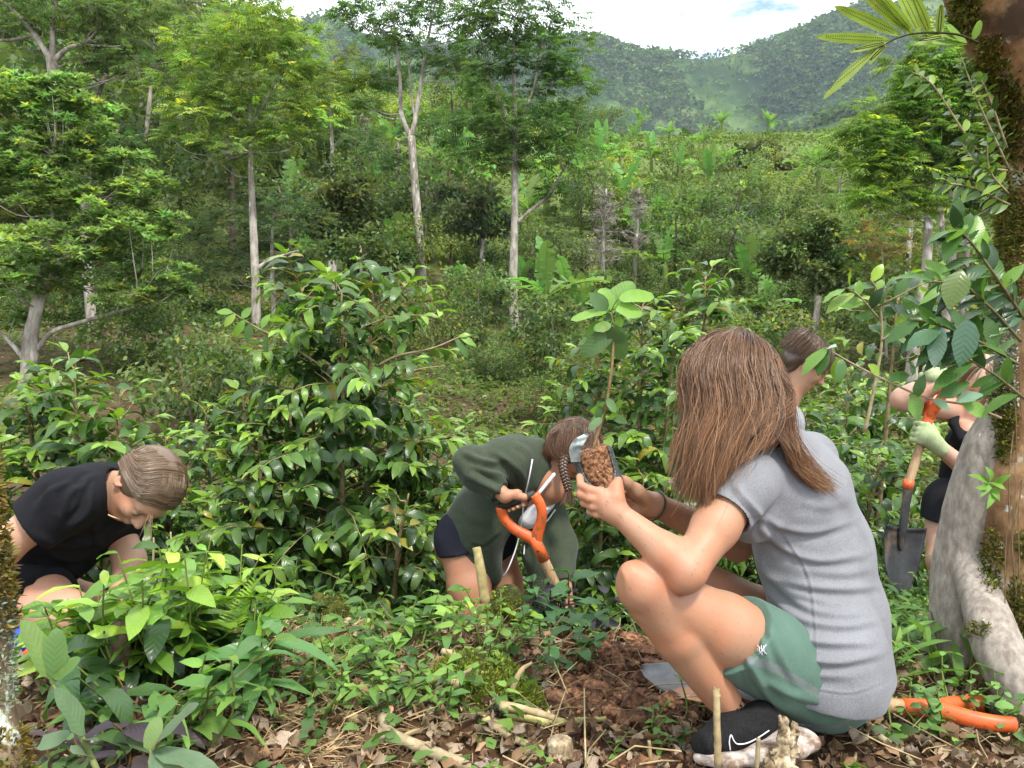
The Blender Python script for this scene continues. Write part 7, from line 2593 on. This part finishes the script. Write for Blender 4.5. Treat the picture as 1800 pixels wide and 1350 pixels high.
# very near grey-green oval leaves at the bottom left
GO = [(.13, .2, .11), (.16, .23, .14), (.11, .2, .06), (.2, .3, .1)]
leafy_branch('oval_leaved_plant', [([(190, 1400, 1.0), (160, 1330, 1.02), (120, 1250, 1.04), (90, 1195, 1.06)], .0045, .0028), ([(262, 1380, 1.05), (264, 1340, 1.05), (266, 1318, 1.05)], .003, .002)],
             [(88, 1190, 1.05, 48, 1092, 1.03, 26, GO[3]), (95, 1200, 1.05, 98, 1110, 1.05, 20, GO[2]), (92, 1190, 1.05, 136, 1158, 1.05, 18, GO[2]), (148, 1292, 1.03, 112, 1212, 1.0, 24, GO[0]), (165, 1330, 1.03, 130, 1312, 1.0, 18, GO[1]), (150, 1300, 1.03, 168, 1296, 1.0, 12, GO[0]),
              (125, 1290, 1.04, 66, 1310, 1.03, 20, GO[0]), (266, 1318, 1.05, 330, 1232, 1.03, 24, GO[1]), (272, 1322, 1.05, 380, 1340, 1.02, 26, GO[0]), (268, 1322, 1.05, 340, 1380, 1.0, 28, GO[0]), (262, 1320, 1.05, 275, 1262, 1.06, 16, GO[3])],
             'near grey-green plant with large smooth oval leaves at the bottom left corner', 'plant', mat='leaf_soft', stem_mat='green_stem', prof='oval', seed=12, droop=.25, fold=.1)
leafy_branch('fern', [([(400, 1120, 1.9), (425, 1080, 1.88), (452, 1022, 1.86)], .003, .001)],
             [(lerp(400, 452, t), lerp(1120, 1022, t), 1.87, lerp(400, 452, t) + sg * (26 * (1.15 - t)) - 4, lerp(1120, 1022, t) - 12, 1.86, 2.6, (.26, .42, .05)) for t in np.linspace(.1, .97, 17) for sg in (-1, 1)],
             'small bright green feathered fern frond beside the coffee shoots', 'fern', mat='leaf_soft', stem_mat='green_stem', prof='blade', seed=13, droop=.3)

# ---------------------------------------------------------------- stumps, cut sticks and posts
def stick(name, pts, rad, label, cat='stick', col=(1, 1, 1), seed=0, mat='twig', group='cut sticks on the ground', twigs=(), smooth_n=6, rough=.07, lie=None):
    lie = name in ('cut_branch', 'fallen_twig') if lie is None else lie
    rng = np.random.default_rng(seed)
    p, r = catmull([(PG(*q, r_ * .7) if lie else P(*q)) for q, r_ in zip(pts, rad)], smooth_n, rad)
    root_loc = p[0].copy()
    mb = MB()
    tube(mb, p - root_loc, r, 9, rough=rough, rng=rng, col=col)
    for a, b, r_ in twigs:
        q = catmull([(PG if lie else P)(*a), lerp((PG if lie else P)(*a), (PG if lie else P)(*b), .5) + rng.normal(size=3) * .006, (PG if lie else P)(*b)], 4)
        tube(mb, q - root_loc, np.linspace(r_, r_ * .5, len(q)), 6, rough=.06, rng=rng, col=col)
    o = mb.build(name, M[mat], None)
    o.location = root_loc
    tag(o, label, cat, group)
    return o


PALE = (1.1, 1.04, .94)
stick('cut_branch', [(672, 1262, 1.80), (690, 1292, 1.76), (760, 1322, 1.70), (830, 1352, 1.64), (880, 1375, 1.6)], [.014, .013, .013, .012, .012], 'thick pale cut branch running to the bottom edge of the soil', seed=1, twigs=[((690, 1290, 1.76), (668, 1258, 1.79), .008), ((700, 1296, 1.75), (697, 1262, 1.75), .004)])
stick('cut_branch', [(915, 1258, 1.9), (960, 1268, 1.86), (1010, 1268, 1.84), (1065, 1264, 1.84)], [.012, .010, .008, .006], 'mossy pale stick pointing at the dug hole', seed=2, col=(1.25, 1.35, .9), twigs=[((950, 1262, 1.86), (975, 1230, 1.87), .004)])
stick('cut_branch', [(848, 1262, 1.86), (890, 1272, 1.83), (938, 1278, 1.82)], [.009, .007, .005], 'shorter mossy stick just below the mossy one', seed=3, col=(1.25, 1.3, .95))
stick('cut_branch', [(862, 1276, 1.80), (880, 1282, 1.77), (896, 1298, 1.76)], [.009, .009, .008], 'stubby curved stick end under the mossy ones', seed=4, col=PALE)
stick('cut_branch', [(602, 1258, 1.95), (618, 1262, 1.92), (640, 1264, 1.9)], [.013, .013, .012], 'short thick stick end among the pale herbs', seed=5, col=PALE)
stick('cut_branch', [(700, 1300, 1.78), (735, 1285, 1.8), (790, 1290, 1.78)], [.006, .006, .004], 'thin pale stick lying across the thick cut branch', seed=51, col=PALE)
stick('cut_branch', [(905, 1300, 1.78), (960, 1320, 1.74), (1010, 1345, 1.7)], [.008, .008, .006], 'brown stick slanting down below the dug hole', seed=52)
stick('cut_branch', [(560, 1330, 1.72), (600, 1312, 1.74), (650, 1318, 1.72)], [.005, .006, .004], 'short bent stick in the dry grass', seed=53, col=PALE)
stick('root_stub', [(800, 1212, 1.758), (812, 1190, 1.776), (836, 1172, 1.794)], [.008, .007, .004], 'short stub poking up from the moss on the left', seed=54, col=PALE)
stick('root_stub', [(900, 1215, 1.758), (915, 1180, 1.758), (935, 1165, 1.776)], [.006, .006, .003], 'thin stub rising right of the upright forked one', seed=55, col=PALE)
stick('root_stub', [(880, 1240, 1.711), (925, 1248, 1.693), (975, 1262, 1.665)], [.010, .009, .006], 'pale root crossing the front of the mossy stump', seed=56, col=PALE)
stick('root_stub', [(778, 1145, 1.943), (795, 1150, 1.924), (806, 1165, 1.906), (815, 1185, 1.896)], [.008, .009, .009, .008], 'curved root stub arching at the back of the mossy stump', seed=6, col=PALE)
stick('root_stub', [(790, 1150, 1.961), (796, 1168, 1.924), (800, 1185, 1.906)], [.007, .008, .008], 'straight root stub beside the arching one', seed=7, col=PALE)
stick('root_stub', [(765, 1195, 1.850), (785, 1198, 1.832), (810, 1200, 1.813)], [.010, .009, .007], 'level root stub crossing the mossy stump', seed=8, col=PALE)
stick('root_stub', [(848, 1180, 1.850), (848, 1205, 1.832), (838, 1235, 1.804)], [.006, .008, .007], 'upright forked stub on the mossy stump', seed=9, col=PALE, twigs=[((848, 1195, 1.841), (842, 1178, 1.841), .004)])
stick('root_stub', [(768, 1205, 1.832), (790, 1222, 1.813), (822, 1232, 1.794)], [.008, .008, .006], 'slanting root stub at the front of the mossy stump', seed=10)
stick('cut_post', [(853, 1060, 2.38), (846, 1010, 2.4), (838, 962, 2.42)], [.016, .015, .013], 'slim cut post before the olive hoodie', seed=11, col=(1.0, 1.0, .75), cat='post', group='cut posts', mat='twig')
stick('cut_stake', [(1262, 1345, 1.50), (1261, 1290, 1.50), (1259, 1212, 1.51)], [.0072, .0070, .0062], 'upright split stake in front of the shoe', seed=12, col=PALE, group='cut posts', cat='stake', twigs=[((1260, 1225, 1.505), (1255, 1208, 1.51), .003), ((1260, 1225, 1.505), (1264, 1210, 1.51), .003)])
stick('cut_stake', [(1330, 1350, 1.5), (1332, 1325, 1.5), (1333, 1298, 1.5)], [.0045, .0045, .004], 'tiny upright stub right of the split stake', seed=13, group='cut posts', cat='stake')
stick('cut_stake', [(1142, 1350, 1.62), (1143, 1330, 1.62), (1141, 1302, 1.62)], [.004, .004, .0035], 'small thin stake standing in the dug soil', seed=14, col=PALE, group='cut posts', cat='stake')
stick('cut_stake', [(1563, 1300, 1.85), (1564, 1280, 1.85), (1563, 1254, 1.85)], [.0055, .005, .004], 'short stake rising from the dead leaves at the wooden shaft', seed=15, group='cut posts', cat='stake')
stick('fallen_twig', [(1512, 1262, 1.9), (1545, 1295, 1.82), (1585, 1325, 1.74), (1605, 1345, 1.7)], [.009, .009, .008, .007], 'forked brown twig below the wooden shaft', seed=16, twigs=[((1585, 1325, 1.74), (1640, 1300, 1.76), .006), ((1640, 1300, 1.76), (1672, 1290, 1.78), .005), ((1520, 1270, 1.88), (1500, 1345, 1.7), .006)])
stick('fallen_twig', [(1545, 1262, 1.9), (1570, 1290, 1.85), (1590, 1330, 1.76)], [.006, .006, .005], 'second brown twig beside the forked one', seed=17)
stick('fallen_twig', [(930, 1345, 1.62), (980, 1295, 1.7), (1050, 1285, 1.75), (1100, 1310, 1.7), (1135, 1350, 1.62)], [.0035, .004, .004, .0035, .003], 'thin arched twig over the soil at the bottom', seed=18, col=(.7, .6, .55))
stick('fallen_twig', [(1030, 1350, 1.6), (1028, 1280, 1.68), (1027, 1210, 1.8)], [.0022, .002, .0015], 'thin upright dry stalk left of the dug hole', seed=19, col=PALE)
stick('dry_stalk', [(300, 1010, 2.1), (301, 960, 2.1), (300, 935, 2.1)], [.003, .003, .002], 'dry broken stalk above the bright coffee shoots', seed=20, col=PALE, group='dry stalks', cat='stalk')
stick('dry_stalk', [(268, 1020, 2.1), (270, 960, 2.1), (270, 945, 2.1)], [.0028, .0028, .002], 'thinner dry stalk left of the broken one', seed=21, col=PALE, group='dry stalks', cat='stalk')
for q, (x0, y0, x1, y1, lab) in enumerate([(540, 1270, 590, 1130, 'tallest dry grass stalk by the mossy bush foot'), (560, 1240, 610, 1145, 'dry grass stalk with tiny white flowers'), (470, 1230, 480, 1140, 'leftmost dry grass stalk by the mossy bush foot'), (600, 1240, 580, 1160, 'bent dry grass stalk by the mossy bush foot')]):
    stick('dry_stalk', [(x0, y0, 1.9), ((x0 + x1) / 2 + 6, (y0 + y1) / 2, 1.9), (x1, y1, 1.9)], [.0015, .0013, .001], lab, seed=22 + q, col=PALE, group='dry stalks', cat='stalk', smooth_n=4)

# cut stump of the coffee shoots on the left
def stump(name, chain, label, mossy=True, seed=0, mat='twig', spots=None, amp=.006, res=.005):
    root = empty(name, P(*chain[0][0][0][:2], chain[0][0][0][2]))
    v, f = trunk_mesh(chain, res, seed, amp, .015)
    o = put('wood', v, f, M[mat] if isinstance(mat, str) else mat, root)
    if mossy:
        global src_n
        src_n = vnormals(v, f)
        moss_patch(spots, seed + 1, root, src=v, tuft=.011, cols=((.18, .24, .03), (.32, .38, .05), (.11, .15, .02), (.26, .24, .05)))
    tag(root, label, 'stump', 'stumps')
    return root


stump('stump', [([(212, 1250, 1.78), (210, 1180, 1.76), (208, 1105, 1.74)], [20, 17, 15])], 'lichened cut stump amid the bright coffee shoots', seed=31, mat=mk_l, spots=[(210, 1190, 20, 50, 500)])
stump('stump', [([(600, 1200, 2.75), (592, 1140, 2.75), (585, 1075, 2.75)], [40, 32, 26]), ([(560, 1190, 2.8), (555, 1130, 2.8), (560, 1060, 2.8)], [26, 22, 18])], 'dark mossy foot of the tallest coffee bush', seed=33, mat='moss', spots=[(590, 1120, 60, 80, 2500)])
stump('stump', [([(830, 1275, 1.90), (835, 1245, 1.90), (830, 1215, 1.92)], [95, 88, 52]), ([(900, 1290, 1.86), (915, 1262, 1.86)], [60, 50]), ([(765, 1290, 1.88), (775, 1250, 1.9)], [50, 36])],
      'low mossy stump spiked with pale root stubs beside the dug soil', seed=35, mat='moss', spots=[(830, 1215, 130, 70, 9000), (910, 1250, 80, 50, 4500), (950, 1290, 60, 40, 1500)], amp=.012)
M['rotten'] = noise_mat('rotten_wood', [(.38, (.16, .11, .06)), (.5, (.36, .28, .17)), (.62, (.55, .47, .33))], 45, bump=1.0, bdist=.008, stretch=(1, 1, .4))
stick('cut_stump', [(985, 1380, 1.66), (986, 1340, 1.66), (983, 1300, 1.66)], [.034, .030, .027], 'small pale cut stump at the bottom edge left of the dug soil', cat='stump', mat='rotten', seed=37, rough=.05, group='stumps', smooth_n=9)
root = empty('rotten_stump', P(1374, 1350, 1.5))
inv = -np.array(root.location)
mb = MB()
rng = np.random.default_rng(39)
for (x0, y0, x1, y1, r0, r1) in [(1372, 1360, 1381, 1262, .021, .006), (1382, 1350, 1397, 1271, .016, .007), (1362, 1350, 1358, 1318, .013, .006), (1352, 1356, 1346, 1334, .012, .005), (1376, 1300, 1370, 1259, .010, .003), (1388, 1310, 1401, 1290, .009, .004), (1368, 1330, 1376, 1285, .014, .008), (1345, 1362, 1362, 1335, .014, .008)]:
    p = catmull([P(x0, y0, 1.5), P((x0 + x1) / 2 + rng.uniform(-5, 5), (y0 + y1) / 2, 1.5 + rng.uniform(-.01, .01)), P(x1, y1, 1.5)], 8)
    tube(mb, p + inv + rng.normal(size=p.shape) * .0012, np.linspace(r0, r1, len(p)), 11, rough=.22, rng=rng)
mb.build('wood', M['rotten'], root)
tag(root, 'crumbling splintered pale stump in front of the shoe sole', 'stump', 'stumps')
stump('stump', [([(880, 1120, 2.42), (885, 1080, 2.42), (895, 1048, 2.42)], [34, 28, 22])], 'mossy cut stump behind the purple-topped plant', seed=41, mat='moss', spots=[(885, 1080, 34, 50, 900)])

# ---------------------------------------------------------------- blue glove cuff and orange thing by the crouching person
b_ = Body()
b_.chain([P(18, 1150, 2.08), P(30, 1130, 2.08), P(40, 1118, 2.08)], [.026, .030, .026], k=.02)
v, f = b_.mesh(.004)
v = sines(v, f, .003, 60, 3)
gr_ = empty('rubber_boot', P(20, 1150, 2.08))
put('shell', v, f, noise_mat('blue_rubber', [(.3, (.02, .04, .35)), (.7, (.04, .08, .5))], 9, rough=.4, bump=.2), gr_)
tag(gr_, 'blue rubber item by the left edge under the bare knee', 'footwear')
spade(P(72, 1155, 2.02), P(-160, 1190, 2.1), P(-330, 1220, 2.15), norm(P(60, 1140, 2.12) - P(70, 1175, 1.95)), 'orange spade grip poking out beneath the crouching person at the left edge', bn=(0, 0, 1))

# ---------------------------------------------------------------- litter, clods, low cover
rng = np.random.default_rng(500)


def ground_pts(n, d0, d1, x0, x1):
    d = np.sqrt(rng.uniform(d0 * d0, d1 * d1, n))
    px = rng.uniform(x0, x1, n)
    x = (px - 900) / F * d
    return np.stack((x, d, HN(x, d)), -1), px, d


mb = MB()
p, px, d = ground_pts(7500, 1.25, 3.1, -80, 1880)
soilzone = (px > 985) & (px < 1330) & (d > 1.75) & (d < 2.75)
k = ~soilzone | (rng.random(len(p)) < .025)
k &= ~((px < 420) & (d < 1.5)) | (rng.random(len(p)) < .5)
p, px, d = p[k], px[k], d[k]
n_ = len(p)
cols = np.array([(.20, .12, .065), (.30, .19, .11), (.12, .07, .04), (.36, .27, .18), (.16, .11, .07), (.26, .2, .15)])[rng.integers(0, 6, n_)] * np.exp(rng.normal(size=(n_, 1)) * .25)
L = rng.uniform(.015, .05, n_)
leaves(mb, p + np.stack((np.zeros(n_), np.zeros(n_), rng.uniform(.004, .03, n_)), -1), rand_dirs(rng, n_, -.25, .4), rand_dirs(rng, n_, .2, 1), L, L * rng.uniform(.2, .38, n_), cols, droop=rng.uniform(-1.2, 2.4, n_), fold=.5, wave=.3, rng=rng, lod=2, prof='ovate')
tag(mb.build('leaf_litter', M['dry_leaf']), 'dead brown leaves strewn over the soil', kind='stuff')

mb = MB()
p, px, d = ground_pts(2600, 1.25, 3.0, -80, 1880)
for q in range(len(p)):
    ln = rng.uniform(.03, .16)
    a = rng.uniform(0, 6.28)
    dd = np.array((math.cos(a), math.sin(a), rng.normal() * .25)) * ln
    s_ = p[q] + np.array((0, 0, rng.uniform(.003, .03)))
    m_ = s_ + dd * .5 + rng.normal(size=3) * ln * .08
    c = rng.uniform(.4, 1.3)
    tube(mb, [s_, m_, s_ + dd], rng.uniform(.0006, .0022), 4, col=(c, c * .95, c * .85), cap=False)
tag(mb.build('twig_litter', M['twig']), 'fine broken twigs and straw over the soil', kind='stuff')

# straw-like dead grass left of the stump
mb = MB()
n_ = 3800
p, px, d = ground_pts(n_, 1.5, 2.6, 420, 700)
a = rng.uniform(0, 6.28, n_)
dd = np.stack((np.cos(a), np.sin(a), rng.uniform(-.1, .7, n_)), -1)
leaves(mb, p, dd, rand_dirs(rng, n_, 0, 1), rng.uniform(.04, .16, n_), .0016, np.array((.34, .23, .12)) * np.exp(rng.normal(size=(n_, 1)) * .35), lod=0, droop=.8)
tag(mb.build('dead_grass', M['dry_leaf']), 'tangled dry reddish grass left of the mossy stump', kind='stuff')

# clods of dug soil
mb = MB()
n_ = 6500
px = rng.normal(1140, 90, n_)
d = rng.normal(2.12, .26, n_)
x = (px - 900) / F * d
z = HN(x, d)
r = np.exp(rng.normal(math.log(.0055), .65, n_)).clip(.0015, .035)
ico = np.array([(0, 0, 1), (.89, 0, .45), (.28, .85, .45), (-.72, .53, .45), (-.72, -.53, .45), (.28, -.85, .45), (.72, .53, -.45), (-.28, .85, -.45), (-.89, 0, -.45), (-.28, -.85, -.45), (.72, -.53, -.45), (0, 0, -1)])
tri = np.array([(0, 1, 2), (0, 2, 3), (0, 3, 4), (0, 4, 5), (0, 5, 1), (1, 6, 2), (2, 7, 3), (3, 8, 4), (4, 9, 5), (5, 10, 1), (6, 7, 2), (7, 8, 3), (8, 9, 4), (9, 10, 5), (10, 6, 1), (6, 11, 7), (7, 11, 8), (8, 11, 9), (9, 11, 10), (10, 11, 6)])
V = np.stack((x, d, z + r * .2), -1)[:, None] + ico[None] * r[:, None, None] * rng.uniform(.65, 1.25, (n_, 12, 1))
cc = np.repeat(np.array((1, 1, 1))[None] * np.exp(rng.normal(size=(n_, 1)) * .3), 12, 0)
mb.add(V.reshape(-1, 3), (np.arange(n_)[:, None, None] * 12 + tri[None]).reshape(-1, 3), cc)
M['soil'] = noise_mat('crumbly_soil', [(.38, (.045, .02, .01)), (.5, (.12, .055, .026)), (.62, (.23, .115, .055))], 60, bump=.9, bdist=.006, useattr=True)
tag(mb.build('loose_soil', M['soil'], smooth=False), 'crumbly red-brown soil clods around the dug hole', kind='stuff')

# low herb cover near the camera and down the bank
mb = MB()
p, px, d = ground_pts(19000, 1.3, 7.5, -100, 1900)
soilzone = (px > 960) & (px < 1340) & (d > 1.6) & (d < 2.75)
litter = (px > 1430) & (d < 2.1)
soilzone |= (px > 1120) & (px < 1450) & (d < 1.75)
k = (~soilzone | (rng.random(len(p)) < .012)) & (~litter | (rng.random(len(p)) < .3)) & ((d > 2.3) | (rng.random(len(p)) < .40))
p, px, d = p[k], px[k], d[k]
n_ = len(p)
patch = np.random.default_rng(6).random(400)[(((p[:, 0] * 5).astype(int) * 31 + (p[:, 1] * 5).astype(int) * 17) % 400)]
c0 = lerp(np.array((.06, .13, .035)), np.array((.17, .29, .055)), patch[:, None]) * np.exp(rng.normal(size=(n_, 1)) * .22)
hgt = rng.uniform(.005, .07, n_) + .10 * (d > 2.8) * rng.random(n_)
for q in range(3):
    L = rng.uniform(.015, .05, n_) * (1 + .35 * (d > 3))
    leaves(mb, p + np.stack((rng.normal(size=n_) * .01, rng.normal(size=n_) * .01, hgt), -1), rand_dirs(rng, n_, -.1, .6), rand_dirs(rng, n_, .4, 1), L, L * .3, c0 * rng.uniform(.8, 1.2), lod=1, prof='ovate', droop=.7, fold=.15)
tag(mb.build('herb_cover', M['leaf_soft']), 'small green herbs covering the bank and soil', kind='stuff')
# ---------------------------------------------------------------- air
m, n, l = mat_new('haze')
out = N_(n, 'OutputMaterial')
pv = n.new('ShaderNodeVolumePrincipled')
pv.inputs['Color'].default_value = (.72, .86, 1.0, 1)
pv.inputs['Density'].default_value = 0.00016
pv.inputs['Anisotropy'].default_value = 0.1
l.new(pv.outputs[0], out.inputs['Volume'])
mb = MB()
x0, x1, y0, y1, z0, z1 = -1600, 1600, -420, 1600, -12, 480
V = [(x, y, z) for x in (x0, x1) for y in (y0, y1) for z in (z0, z1)]
mb.add(V, [np.array([(0, 1, 3, 2), (4, 6, 7, 5), (0, 4, 5, 1), (2, 3, 7, 6), (0, 2, 6, 4), (1, 5, 7, 3)])])
tag(mb.build('haze', m, smooth=False), 'thin bluish air over the whole valley', kind='stuff')
S.cycles.volume_bounces = 0
# ---------------------------------------------------------------- ordinal labels for repeats
bpy.context.view_layer.update()
UN = ['', 'first', 'second', 'third', 'fourth', 'fifth', 'sixth', 'seventh', 'eighth', 'ninth', 'tenth', 'eleventh', 'twelfth', 'thirteenth', 'fourteenth', 'fifteenth',
      'sixteenth', 'seventeenth', 'eighteenth', 'nineteenth', 'twentieth']


def ordw(k):
    if k <= 20:
        return UN[k]
    t, u = divmod(k, 10)
    tn = {2: 'twent', 3: 'thirt', 4: 'fort', 5: 'fift', 6: 'sixt'}[t]
    return tn + ('ieth' if u == 0 else 'y-' + UN[u])


for grp, items in REG.items():
    keyed = sorted(items, key=lambda e: float(to_px(np.array(e[2].location))[0]))
    n_ = len(keyed)
    # drop copies wholly outside the frame
    for k, (o, phrase, _) in enumerate(keyed):
        if n_ == 1:
            o['label'] = 'only ' + phrase + ' among the ' + grp if len((phrase + grp).split()) < 13 else 'only one of the ' + grp
        elif k == 0:
            o['label'] = 'leftmost of the ' + grp
        elif k == n_ - 1:
            o['label'] = 'rightmost of the ' + grp
        else:
            o['label'] = ordw(k + 1) + ' from the left of the ' + grp
